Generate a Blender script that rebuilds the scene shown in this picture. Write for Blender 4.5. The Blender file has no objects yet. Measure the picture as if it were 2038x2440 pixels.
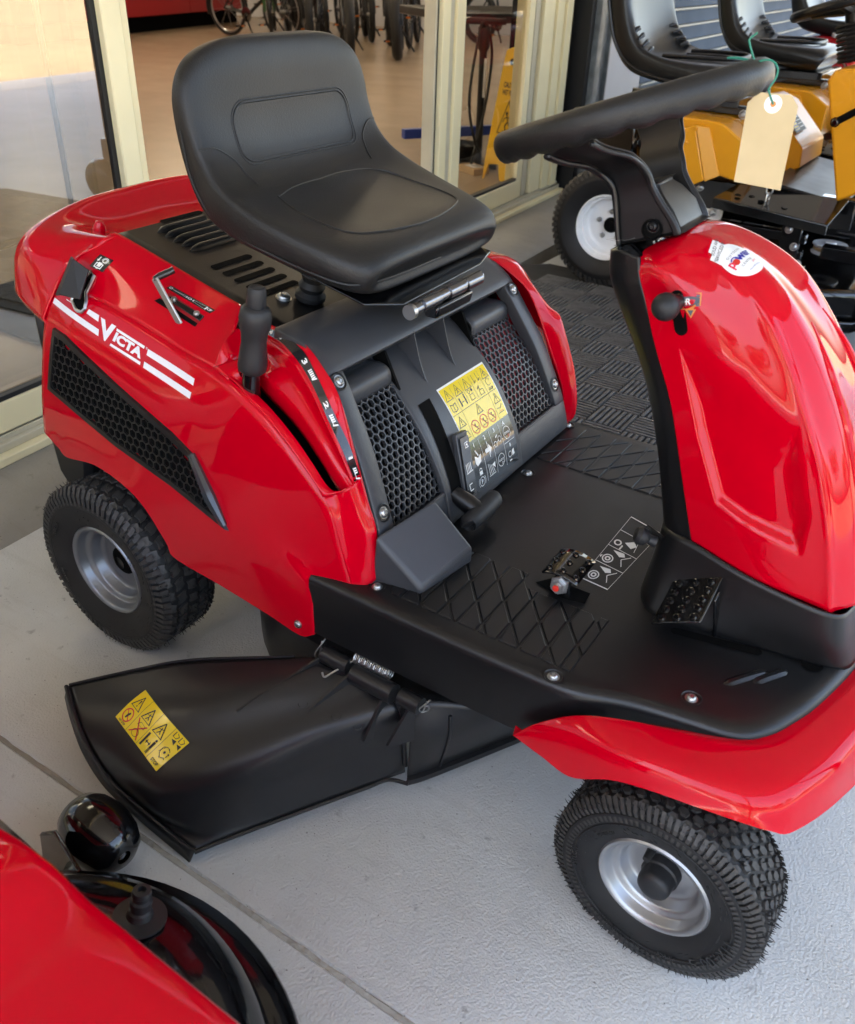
import bpy, bmesh, math, random
from mathutils import Vector, Matrix
from mathutils.bvhtree import BVHTree
from mathutils.geometry import tessellate_polygon
CAM_C=(1.11822, -1.09344, 1.08818)
CAM_R=(0.837295, 0.545838, 0.031607)
CAM_U=(-0.315969, 0.435888, 0.842713)
CAM_F=(-0.446207, 0.715586, -0.537435)
random.seed(7)
scn = bpy.context.scene
COL = scn.collection
# ---------------------------------------------------------------- camera, sky, sun, exposure
cam = bpy.data.cameras.new('camera')
cam.sensor_fit = 'HORIZONTAL'; cam.sensor_width = 36.0; cam.lens = 36.59
cam.clip_start = 0.02; cam.clip_end = 2000
co = bpy.data.objects.new('camera', cam); COL.objects.link(co)
cr_, cu_, cf_ = Vector(CAM_R), Vector(CAM_U), Vector(CAM_F)
co.matrix_world = Matrix(((cr_.x, cu_.x, -cf_.x, CAM_C[0]), (cr_.y, cu_.y, -cf_.y, CAM_C[1]),
                          (cr_.z, cu_.z, -cf_.z, CAM_C[2]), (0, 0, 0, 1)))
cam.dof.use_dof = True; cam.dof.focus_distance = 1.45; cam.dof.aperture_fstop = 9.0
scn.camera = co
SUN_AZ, SUN_EL = math.radians(200), math.radians(56)     # azimuth measured from +x towards +y
sun_dir = Vector((math.cos(SUN_AZ)*math.cos(SUN_EL), math.sin(SUN_AZ)*math.cos(SUN_EL), math.sin(SUN_EL)))
w = bpy.data.worlds.new('World'); scn.world = w; w.use_nodes = True
nt = w.node_tree; bg = nt.nodes['Background']
sky = nt.nodes.new('ShaderNodeTexSky'); sky.sky_type = 'NISHITA'; sky.sun_disc = False
sky.sun_elevation = SUN_EL; sky.sun_rotation = math.atan2(sun_dir.x, sun_dir.y)
sky.air_density = 0.95; sky.dust_density = 4.6; sky.ozone_density = 1.0
nt.links.new(sky.outputs[0], bg.inputs[0]); bg.inputs[1].default_value = 0.15
sl = bpy.data.lights.new('sun', 'SUN'); sl.energy = 4.5; sl.angle = math.radians(0.5); sl.color = (1, .95, .86)
so = bpy.data.objects.new('sun', sl); COL.objects.link(so)
so.rotation_euler = (-sun_dir).to_track_quat('-Z', 'Y').to_euler()
scn.view_settings.view_transform = 'Standard'; scn.view_settings.look = 'None'
scn.view_settings.exposure = 3.42; scn.view_settings.gamma = 1.0
if hasattr(scn.view_settings, 'use_white_balance'):       # camera white balance set for open shade
    scn.view_settings.use_white_balance = True; scn.view_settings.white_balance_temperature = 7500
scn.render.engine = 'CYCLES'
scn.cycles.use_denoising = True; scn.cycles.max_bounces = 10; scn.cycles.diffuse_bounces = 5
scn.cycles.glossy_bounces = 4; scn.cycles.transmission_bounces = 8; scn.cycles.sample_clamp_indirect = 6
scn.cycles.caustics_reflective = False; scn.cycles.caustics_refractive = False

# ---------------------------------------------------------------- helpers
GEO = {}
def V(*a): return Vector(a)
def mk(name, vs, fs, mat=None, parent=None, smooth=True, sharp=35, bevel=0, seg=2, solid=0, off=-1, sub=0, mats=None, mi=None, geo=None):
    me = bpy.data.meshes.new(name)
    me.from_pydata([tuple(v) for v in vs], [], [tuple(f) for f in fs]); me.validate(); me.update()
    if mats:
        for m in mats: me.materials.append(MT[m])
        if mi and len(mi) == len(me.polygons):
            me.polygons.foreach_set('material_index', mi)
    elif mat: me.materials.append(MT[mat])
    if smooth:
        me.shade_smooth()
        if sharp < 180: me.set_sharp_from_angle(angle=math.radians(sharp))
    o = bpy.data.objects.new(name, me); COL.objects.link(o)
    if sub:
        md = o.modifiers.new('sub', 'SUBSURF'); md.levels = md.render_levels = sub
    if solid:
        md = o.modifiers.new('solid', 'SOLIDIFY'); md.thickness = solid; md.offset = off
    if bevel:
        md = o.modifiers.new('bevel', 'BEVEL'); md.width = bevel; md.segments = seg; md.limit_method = 'ANGLE'; md.angle_limit = math.radians(40)
        md.harden_normals = False
    if geo: GEO[geo] = ([Vector(v) for v in vs], [tuple(f) for f in fs])
    if parent: adopt(o, parent)
    return o
def adopt(o, parent):
    o.parent = parent
    if parent.type == 'EMPTY':
        o.matrix_parent_inverse = Matrix.Translation(-Vector(parent.location))
    return o
def thing(name, label, cat, loc=(0, 0, 0), group=None):
    e = bpy.data.objects.new(name, None); COL.objects.link(e); e.location = loc; e.empty_display_size = .1
    return tag(e, label, cat, group)
def tag(o, label, cat, group=None):
    o['label'] = label; o['category'] = cat
    if group: o['group'] = group
    return o
def stuff(o): o['kind'] = 'stuff'; return o
def struct(o): o['kind'] = 'structure'; return o
def catmull(pts, per=12):
    P = [Vector(p) for p in pts]
    if len(P) < 3: return [P[0].lerp(P[-1], i/per) for i in range(per+1)]
    out = []
    for i in range(len(P)-1):
        a = P[i-1] if i else P[0]*2-P[1]
        b, c = P[i], P[i+1]
        d = P[i+2] if i+2 < len(P) else P[-1]*2-P[-2]
        for k in range(per):
            t = k/per; t2 = t*t; t3 = t2*t
            out.append(.5*((2*b)+(c-a)*t+(2*a-5*b+4*c-d)*t2+(3*b-a-3*c+d)*t3))
    out.append(P[-1]); return out
def resample(pts, n):
    L = [0]
    for i in range(1, len(pts)): L.append(L[-1]+(pts[i]-pts[i-1]).length)
    out = []; j = 0
    for k in range(n):
        s = L[-1]*k/(n-1)
        while j < len(L)-2 and L[j+1] < s: j += 1
        d = L[j+1]-L[j]; t = 0 if d < 1e-9 else (s-L[j])/d
        out.append(pts[j].lerp(pts[j+1], min(max(t, 0), 1)))
    return out
def curve(pts, n): return resample(catmull(pts), n)
def loft(rows, n, m=4, sharp=()):
    R = [curve(r, n) for r in rows]
    segs = [0]+[s for s in sharp]+[len(R)-1]
    cols = []
    for j in range(n):
        col = []
        for a, b in zip(segs[:-1], segs[1:]):
            c = catmull([R[i][j] for i in range(a, b+1)], m)
            if b-a == 1: c = [R[a][j].lerp(R[b][j], k/m) for k in range(m+1)]
            col += c if not col else c[1:]
        cols.append(col)
    return [[cols[j][i] for j in range(n)] for i in range(len(cols[0]))]
def gridfaces(nr, nc, base=0, closed_c=False, closed_r=False):
    f = []
    for i in range(nr if closed_r else nr-1):
        for j in range(nc if closed_c else nc-1):
            a = base+i*nc+j; b = base+i*nc+(j+1) % nc; c = base+((i+1) % nr)*nc+(j+1) % nc; d = base+((i+1) % nr)*nc+j
            f.append((a, b, c, d))
    return f
def gridobj(name, g, mat, parent=None, mirror=False, flip=False, **k):
    vs = [p for r in g for p in r]; fs = gridfaces(len(g), len(g[0]))
    if flip: fs = [f[::-1] for f in fs]
    if mirror:
        n = len(vs); vs = vs+[V(p.x, -p.y, p.z) for p in vs]
        fs = fs+[tuple(n+i for i in f[::-1]) for f in fs]
    return mk(name, vs, fs, mat, parent, **k)
def boxg(c, s, rot=None):
    vs = []
    for x in (-1, 1):
        for y in (-1, 1):
            for z in (-1, 1):
                p = Vector((x*s[0]/2, y*s[1]/2, z*s[2]/2))
                if rot: p = rot @ p
                vs.append(p+Vector(c))
    fs = [(0, 1, 3, 2), (4, 6, 7, 5), (0, 4, 5, 1), (2, 3, 7, 6), (0, 2, 6, 4), (1, 5, 7, 3)]
    return vs, fs
def box(name, c, s, mat, parent=None, rot=None, bevel=.003, seg=2, **k):
    vs, fs = boxg(c, s, rot)
    return mk(name, vs, fs, mat, parent, bevel=bevel, seg=seg, **k)
def rotz(a): return Matrix.Rotation(a, 3, 'Z')
def roty(a): return Matrix.Rotation(a, 3, 'Y')
def rotx(a): return Matrix.Rotation(a, 3, 'X')
def prismg(poly, d):
    n = len(poly); P = [Vector(p) for p in poly]; d = Vector(d)
    vs = P+[p+d for p in P]
    fs = [tuple(range(n))[::-1], tuple(range(n, 2*n))]
    for i in range(n): fs.append((i, (i+1) % n, n+(i+1) % n, n+i))
    return vs, fs
def prism(name, poly, d, mat, parent=None, bevel=.002, **k):
    vs, fs = prismg(poly, d)
    bm = bmesh.new(); bv = [bm.verts.new(v) for v in vs]
    for f in fs: bm.faces.new([bv[i] for i in f])
    bmesh.ops.recalc_face_normals(bm, faces=bm.faces)
    bm.verts.index_update()
    fs = [tuple(v.index for v in f.verts) for f in bm.faces]; bm.free()
    return mk(name, vs, fs, mat, parent, bevel=bevel, **k)
def frames(P, closed=False):
    T = []
    for i in range(len(P)):
        a = P[i-1] if (i or closed) else P[0]; b = P[(i+1) % len(P)] if (i < len(P)-1 or closed) else P[-1]
        t = (b-a); T.append(t.normalized() if t.length > 1e-9 else Vector((0, 0, 1)))
    n = T[0].orthogonal().normalized(); out = []
    for t in T:
        n = (n-t*n.dot(t)); n = n.normalized() if n.length > 1e-6 else t.orthogonal().normalized()
        out.append((t, n, t.cross(n)))
    return out
def tubeg(pts, r, k=10, closed=False, cap=True, smooth=0):
    P = [Vector(p) for p in pts]
    if smooth: P = catmull(P, smooth)
    R = r if isinstance(r, (list, tuple)) else [r]*len(P)
    if len(R) != len(P):
        R = [R[min(int(i*(len(R)-1)/(len(P)-1)), len(R)-2)]*(1-((i*(len(R)-1)/(len(P)-1)) % 1))+R[min(int(i*(len(R)-1)/(len(P)-1)), len(R)-2)+1]*((i*(len(R)-1)/(len(P)-1)) % 1) if i < len(P)-1 else R[-1] for i in range(len(P))]
    vs = []
    for (t, n, b), p, rr in zip(frames(P, closed), P, R):
        for j in range(k):
            a = 2*math.pi*j/k; vs.append(p+(n*math.cos(a)+b*math.sin(a))*rr)
    fs = gridfaces(len(P), k, closed_c=True, closed_r=closed)
    if cap and not closed:
        fs += [tuple(range(k))[::-1], tuple(range((len(P)-1)*k, len(P)*k))]
    return vs, fs
def tube(name, pts, r, mat, parent=None, k=10, closed=False, smooth=0, **kw):
    vs, fs = tubeg(pts, r, k, closed, True, smooth)
    return mk(name, vs, fs, mat, parent, **kw)
def latheg(prof, c, ax, n=32):
    ax = Vector(ax).normalized(); c = Vector(c); u = ax.orthogonal().normalized()
    if abs(ax.z) < .7:
        u = (Vector((0, 0, 1))-ax*ax.z).normalized()
    v = ax.cross(u); vs = []
    for r, h in prof:
        for j in range(n):
            a = 2*math.pi*j/n; vs.append(c+ax*h+(u*math.cos(a)+v*math.sin(a))*r)
    return vs, gridfaces(len(prof), n, closed_c=True)
def lathe(name, prof, c, ax, mat, parent=None, n=32, **k):
    vs, fs = latheg(prof, c, ax, n); 
    m = len(prof)
    if prof[0][0] > 1e-4 and k.pop('cap0', False): fs.append(tuple(range(n))[::-1])
    if k.pop('cap1', False): fs.append(tuple(range((m-1)*n, m*n)))
    k.pop('cap0', None)
    return mk(name, vs, fs, mat, parent, **k)
class Bag:                                   # collects geometry for ONE part
    def __init__(s): s.v = []; s.f = []; s.m = []
    def add(s, g, mi=0):
        n = len(s.v); s.v += list(g[0]); s.f += [tuple(n+i for i in f) for f in g[1]]; s.m += [mi]*len(g[1]); return s
    def box(s, c, sz, rot=None, mi=0): return s.add(boxg(c, sz, rot), mi)
    def tube(s, pts, r, k=8, closed=False, smooth=0, mi=0): return s.add(tubeg(pts, r, k, closed, True, smooth), mi)
    def lathe(s, prof, c, ax, n=24, mi=0): return s.add(latheg(prof, c, ax, n), mi)
    def build(s, name, mat=None, parent=None, **k):
        if k.get('mats'): k['mi'] = s.m
        return mk(name, s.v, s.f, mat, parent, **k)
def bolt(name, c, ax, r, mat, parent, h=.004):
    b = Bag(); b.lathe([(0, h), (r*.35, h), (r*.4, h*.55), (r*.5, h*.55), (r*.55, h), (r*.8, h*.85), (r, h*.35), (r, 0), (r*1.25, 0), (r*1.25, -h*.5)], c, ax, 20)
    return b.build(name, mat, parent, sharp=40)
def hexgrille(mapf, inside, u0, u1, v0, v1, R, w, depth, floor=None):
    b = Bag(); dx = R*math.sqrt(3); dy = R*1.5; j = 0; v = v0
    while v <= v1:
        u = u0+(dx/2 if j % 2 else 0)
        while u <= u1:
            if inside(u, v):
                vs = []
                for rr, h in ((R, 0), (R-w, 0), (R-w, -depth)):
                    for k in range(6):
                        a = math.pi/6+k*math.pi/3
                        vs.append(mapf(u+rr*math.cos(a), v+rr*math.sin(a), h))
                fs = []
                for q in range(2):
                    for k in range(6):
                        k2 = (k+1) % 6; fs.append((q*6+k, q*6+k2, (q+1)*6+k2, (q+1)*6+k))
                b.add((vs, fs))
                if floor is not None: floor.add(([mapf(u+R*.98*math.cos(math.pi/6+k*math.pi/3), v+R*.98*math.sin(math.pi/6+k*math.pi/3), -depth*.92) for k in range(6)], [(0, 1, 2, 3, 4, 5)]))
            u += dx
        v += dy; j += 1
    return b
def inpoly(poly):
    def f(x, y):
        c = False; n = len(poly)
        for i in range(n):
            x1, y1 = poly[i]; x2, y2 = poly[(i+1) % n]
            if (y1 > y) != (y2 > y) and x < (x2-x1)*(y-y1)/(y2-y1)+x1: c = not c
        return c
    return f
# text, made first while the scene is empty
TEXT = {}
def make_texts(lst, bold=()):
    for s in lst:
        cu = bpy.data.curves.new('t', 'FONT'); cu.body = s; cu.size = 1.0; cu.align_x = 'CENTER'; cu.align_y = 'CENTER'
        cu.resolution_u = 3
        cu.offset = (.055 if s in ('V', 'ICTA') else .03) if s in bold else 0
        o = bpy.data.objects.new('t', cu); COL.objects.link(o)
        dg = bpy.context.evaluated_depsgraph_get(); me = bpy.data.meshes.new_from_object(o.evaluated_get(dg))
        vs = [(v.co.x, v.co.y) for v in me.vertices]; fs = [tuple(p.vertices) for p in me.polygons]
        x = [v[0] for v in vs]; y = [v[1] for v in vs]
        mx = (min(x)+max(x))/2; my = (min(y)+max(y))/2; h = max(max(y)-min(y), 1e-6); wd = max(x)-min(x)
        TEXT[s] = ([((a-mx)/h, (b-my)/h) for a, b in vs], fs, wd/h)
        bpy.data.objects.remove(o); bpy.data.curves.remove(cu); bpy.data.meshes.remove(me)
class Decal:                                 # flat print wrapped onto a surface
    def __init__(s, surf, o, u, v, n=None, off=.0005, step=.0003, depth=.08):
        s.o = Vector(o); s.u = Vector(u).normalized(); s.n = Vector(n).normalized() if n else s.u.cross(Vector(v)).normalized()
        vv = Vector(v); s.w = (vv-s.u*vv.dot(s.u)).normalized()
        s.bvh = [BVHTree.FromPolygons(*GEO[k]) for k in surf] if surf else []
        s.off = off; s.step = step; s.depth = depth; s.v = []; s.f = []; s.m = []; s.mats = []; s.layer = 0
    def pt(s, a, b):
        p = s.o+s.u*a+s.w*b; h = s.off+s.layer*s.step
        best = None
        for t in s.bvh:
            loc, nor, i, d = t.ray_cast(p+s.n*s.depth, -s.n, s.depth*2)
            if loc is not None and (best is None or d < best[2]): best = (loc, nor, d)
        if best:
            nn = best[1] if best[1].dot(s.n) > 0 else -best[1]
            return best[0]+nn*h
        return p+s.n*h
    def mat(s, m):
        if m not in s.mats: s.mats.append(m)
        return s.mats.index(m)
    def tri(s, m, pts, faces):
        b = len(s.v); s.v += [s.pt(*p) for p in pts]; s.f += [tuple(b+i for i in f) for f in faces]; s.m += [s.mat(m)]*len(faces)
    def rect(s, m, a0, b0, a1, b1, nx=1, ny=1):
        P = [(a0+(a1-a0)*i/nx, b0+(b1-b0)*j/ny) for j in range(ny+1) for i in range(nx+1)]
        s.tri(m, P, gridfaces(ny+1, nx+1))
    def quad(s, m, q, nx=1, ny=1):
        A, B, C, D = [Vector((x[0], x[1])) for x in q]; P = []
        for j in range(ny+1):
            for i in range(nx+1):
                t = A.lerp(B, i/nx).lerp(D.lerp(C, i/nx), j/ny); P.append((t.x, t.y))
        s.tri(m, P, gridfaces(ny+1, nx+1))
    def poly(s, m, pts):
        t = tessellate_polygon([[Vector((a, b, 0)) for a, b in pts]]); s.tri(m, pts, t)
    def stroke(s, m, pts, w, closed=False, step=.012):
        P = [Vector(p) for p in pts]
        if closed: P = P+[P[0]]
        for a, b in zip(P[:-1], P[1:]):
            d = b-a; L = d.length
            if L < 1e-9: continue
            d /= L; nrm = Vector((-d.y, d.x))*w/2; e = d*w*.35; a2 = a-e; b2 = b+e
            k = max(1, int(L/step)); Q = []
            for i in range(k+1):
                c = a2.lerp(b2, i/k); Q += [(c-nrm)[:], (c+nrm)[:]]
            s.tri(m, Q, [(2*i, 2*i+2, 2*i+3, 2*i+1) for i in range(k)])
    def ring(s, m, c, r, w, n=28, a0=0, a1=2*math.pi, sx=1.0):
        P = []
        for i in range(n+1):
            a = a0+(a1-a0)*i/n
            for rr in (r-w/2, r+w/2): P.append((c[0]+rr*math.cos(a)*sx, c[1]+rr*math.sin(a)))
        s.tri(m, P, [(2*i, 2*i+1, 2*i+3, 2*i+2) for i in range(n)])
    def disc(s, m, c, r, n=20, sx=1.0, k=1):
        P = [(c[0]+r*sx*q/k*math.cos(2*math.pi*i/n), c[1]+r*q/k*math.sin(2*math.pi*i/n)) for q in range(1, k+1) for i in range(n)]
        s.tri(m, P, [tuple(range(n))]+[(q*n+i, q*n+(i+1) % n, q*n+n+(i+1) % n, q*n+n+i) for q in range(k-1) for i in range(n)])
    def text(s, m, t, c, h, rot=0, sx=1.0, shear=0):
        vs, fs, _ = TEXT[t]; ca, sa = math.cos(rot), math.sin(rot)
        P = []
        for a, b in vs:
            a = a*h*sx+b*h*shear; b *= h; P.append((c[0]+a*ca-b*sa, c[1]+a*sa+b*ca))
        s.tri(m, P, fs)
    def up(s): s.layer += 1; return s
    def build(s, name, parent): 
        return mk(name, s.v, s.f, None, parent, smooth=False, mats=s.mats, mi=s.m)
class QDecal(Decal):                         # print whose four corners are known; (a,b) run 0..1
    def __init__(s, surf, q, n, off=.0005, step=.0003, depth=.03):
        q = [Vector(c) for c in q]; s.q = q
        Decal.__init__(s, surf, q[0], q[1]-q[0], q[3]-q[0], n, off, step, depth)
        s.W = (q[1]-q[0]).length; s.H = (q[3]-q[0]).length
    def pt(s, a, b):
        p = s.q[0].lerp(s.q[1], a).lerp(s.q[3].lerp(s.q[2], a), b); h = s.off+s.layer*s.step; best = None
        for t in s.bvh:
            loc, nor, i, d = t.ray_cast(p+s.n*s.depth, -s.n, s.depth*2)
            if loc is not None and (best is None or d < best[2]): best = (loc, nor, d)
        if best: return best[0]+(best[1] if best[1].dot(s.n) > 0 else -best[1])*h
        return p+s.n*h
    def bar(s, m, nx=8, ny=2): s.rect(m, 0, 0, 1, 1, nx, ny)
# ---------------------------------------------------------------- materials
MT = {}
def mat(name, col, rough=.5, metal=0, bump=0, bscale=400, var=0, vscale=6, coat=0, spec=.5, emit=None, es=0, trans=0, ior=1.45, dist=.001, col2=None, vdet=4):
    m = bpy.data.materials.new(name); m.use_nodes = True; nt = m.node_tree; b = nt.nodes['Principled BSDF']
    b.inputs['Base Color'].default_value = (*col, 1); b.inputs['Roughness'].default_value = rough
    b.inputs['Metallic'].default_value = metal; b.inputs['Specular IOR Level'].default_value = spec
    b.inputs['Coat Weight'].default_value = coat; b.inputs['Coat Roughness'].default_value = .04; b.inputs['IOR'].default_value = ior
    if trans: b.inputs['Transmission Weight'].default_value = trans
    if emit: b.inputs['Emission Color'].default_value = (*emit, 1); b.inputs['Emission Strength'].default_value = es
    tc = nt.nodes.new('ShaderNodeTexCoord')
    if var:
        n = nt.nodes.new('ShaderNodeTexNoise'); n.inputs['Scale'].default_value = vscale; n.inputs['Detail'].default_value = vdet
        nt.links.new(tc.outputs['Object'], n.inputs['Vector'])
        mx = nt.nodes.new('ShaderNodeMix'); mx.data_type = 'RGBA'
        c2 = col2 or tuple(max(0, c*(1-var)) for c in col); c1 = col if col2 else tuple(min(1, c*(1+var)) for c in col)
        mx.inputs[6].default_value = (*c1, 1); mx.inputs[7].default_value = (*c2, 1)
        mr = nt.nodes.new('ShaderNodeMapRange'); mr.inputs[1].default_value = .3; mr.inputs[2].default_value = .7
        nt.links.new(n.outputs[0], mr.inputs[0]); nt.links.new(mr.outputs[0], mx.inputs[0]); nt.links.new(mx.outputs[2], b.inputs['Base Color'])
        rr = nt.nodes.new('ShaderNodeMapRange'); rr.inputs[3].default_value = max(0, rough-.06); rr.inputs[4].default_value = min(1, rough+.08)
        nt.links.new(n.outputs[0], rr.inputs[0]); nt.links.new(rr.outputs[0], b.inputs['Roughness'])
    if bump:
        n2 = nt.nodes.new('ShaderNodeTexNoise'); n2.inputs['Scale'].default_value = bscale; n2.inputs['Detail'].default_value = 2
        nt.links.new(tc.outputs['Object'], n2.inputs['Vector'])
        bp = nt.nodes.new('ShaderNodeBump'); bp.inputs['Strength'].default_value = bump; bp.inputs['Distance'].default_value = dist
        nt.links.new(n2.outputs[0], bp.inputs['Height']); nt.links.new(bp.outputs[0], b.inputs['Normal'])
    MT[name] = m; return m
mat('red', (.54, .0003, .011), .035, spec=.36, bump=.003, bscale=50)
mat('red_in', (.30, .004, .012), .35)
mat('red_far', (.45, .01, .02), .25)
mat('black', (.0065, .0065, .0072), .34, bump=.10, bscale=1100, var=.12, vscale=14, dist=.0006)
mat('blackrough', (.0065, .0065, .007), .33, bump=.16, bscale=520, var=.15, vscale=10, dist=.0008)
mat('panel', (.042, .044, .049), .34, bump=.30, bscale=900, var=.10, vscale=9, dist=.0008)
mat('seat', (.0105, .0105, .0105), .42, bump=.6, bscale=460, var=.18, vscale=8, dist=.0008)
mat('seatfar', (.008, .008, .0085), .30, bump=.06, bscale=500)
mat('deck', (.012, .012, .013), .34, bump=.04, bscale=500, var=.15, vscale=7)
mat('gloss', (.004, .004, .0045), .10, coat=.5, var=.2, vscale=9)
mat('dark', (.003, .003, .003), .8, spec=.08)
mat('rubber', (.0085, .0085, .009), .55, bump=.06, bscale=300, var=.25, vscale=18)
mat('tread', (.036, .034, .032), .50, bump=.12, bscale=260, var=.3, vscale=60)
mat('emboss', (.022, .022, .022), .3)
mat('grip', (.014, .0145, .016), .50, bump=.05, bscale=600)
mat('zinc', (.46, .47, .47), .34, metal=1, bump=.03, bscale=200)
mat('steel', (.22, .22, .23), .24, metal=1)
mat('rim', (.36, .37, .385), .36, metal=.85, bump=.015, bscale=120)
mat('rimr', (.20, .21, .225), .34, metal=.7, bump=.015, bscale=120)
mat('rimwhite', (.80, .81, .82), .28, var=.04, vscale=8)
mat('smoke', (.03, .033, .036), .12, coat=.5)
mat('white', (.82, .82, .86), .35)
mat('stickerw', (.82, .83, .84), .30)
mat('rib', (.014, .014, .015), .22, spec=.8)
mat('ink', (.010, .010, .010), .4)
mat('inkred', (.60, .03, .02), .4)
mat('inkpink', (.72, .03, .08), .4)
mat('inkblue', (.03, .03, .30), .4)
mat('inkgrey', (.08, .10, .13), .4)
mat('labely', (.82, .60, .02), .22, coat=.3)
mat('labelpale', (.82, .60, .02), .22, coat=.3)
mat('labelk', (.014, .014, .015), .10, coat=.6)
mat('labelw', (.80, .80, .78), .25)
mat('orange', (.72, .26, .06), .4)
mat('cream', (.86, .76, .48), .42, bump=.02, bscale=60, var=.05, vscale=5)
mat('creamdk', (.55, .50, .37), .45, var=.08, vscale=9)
mat('gasket', (.006, .006, .007), .5)
mat('tag', (.56, .44, .25), .75, var=.05, vscale=25, bump=.04, bscale=300)
mat('twine', (.02, .22, .15), .5)
mat('yellow', (.72, .30, .012), .28, coat=.2, var=.05, vscale=4)
mat('signy', (.74, .43, .015), .40, var=.06, vscale=9)
mat('colsteel', (.16, .18, .19), .45, metal=.2, var=.35, vscale=14, bump=.1, bscale=90)
mat('bluewall', (.014, .050, .105), .7, var=.08, vscale=3)
mat('blueline', (.45, .46, .42), .6)
mat('wallw', (.52, .52, .54), .7, var=.05, vscale=2)
mat('redwall', (.34, .012, .016), .45)
mat('cardboard', (.50, .34, .18), .8, var=.08, vscale=20)
mat('bluebar', (.02, .05, .26), .4)
mat('tyrefar', (.012, .012, .013), .65)
mat('frameg', (.03, .10, .03), .3)
mat('alu', (.55, .55, .56), .3, metal=.9)
mat('amber', (.75, .18, .01), .35)
mat('roofm', (.50, .50, .48), .6)
mat('postm', (.30, .11, .035), .5)
mat('carpet', (.022, .023, .025), .95, bump=.9, bscale=240, var=.35, vscale=90, dist=.004)
mat('mat', (.010, .010, .0105), .75, bump=.1, bscale=300, var=.25, vscale=12)
mat('matrib', (.095, .095, .096), .66, var=.3, vscale=30)
mat('lamp', (.9, .9, .9), .5, emit=(1, .90, .74), es=1.9)
mat('ceil', (.72, .70, .66), .8)
mat('leaf', (.06, .09, .025), .7, var=.5, vscale=2)
mat('leaf2', (.16, .10, .03), .7, var=.5, vscale=2)
mat('bark', (.10, .07, .05), .9)
mat('kerbm', (.72, .71, .66), .7, var=.08, vscale=5)
mat('spoke', (.5, .5, .5), .3, metal=.8)
# glass: a thin pane of float glass
def glass_mat(name, ior):
  m = bpy.data.materials.new(name); m.use_nodes = True; nt = m.node_tree; nt.nodes.clear()
  o_ = nt.nodes.new('ShaderNodeOutputMaterial'); mixs = nt.nodes.new('ShaderNodeMixShader')
  tr = nt.nodes.new('ShaderNodeBsdfTransparent'); gl = nt.nodes.new('ShaderNodeBsdfGlossy'); fr = nt.nodes.new('ShaderNodeFresnel')
  tr.inputs[0].default_value = (.90, .92, .90, 1) if ior < 2 else (.52, .54, .54, 1); gl.inputs['Roughness'].default_value = .0; gl.inputs[0].default_value = (1, .98, .93, 1)
  fr.inputs[0].default_value = ior
  nt.links.new(fr.outputs[0], mixs.inputs[0]); nt.links.new(tr.outputs[0], mixs.inputs[1]); nt.links.new(gl.outputs[0], mixs.inputs[2]); nt.links.new(mixs.outputs[0], o_.inputs[0])
  MT[name] = m
glass_mat('glass', 1.55); glass_mat('mirrorglass', 3.0)
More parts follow.
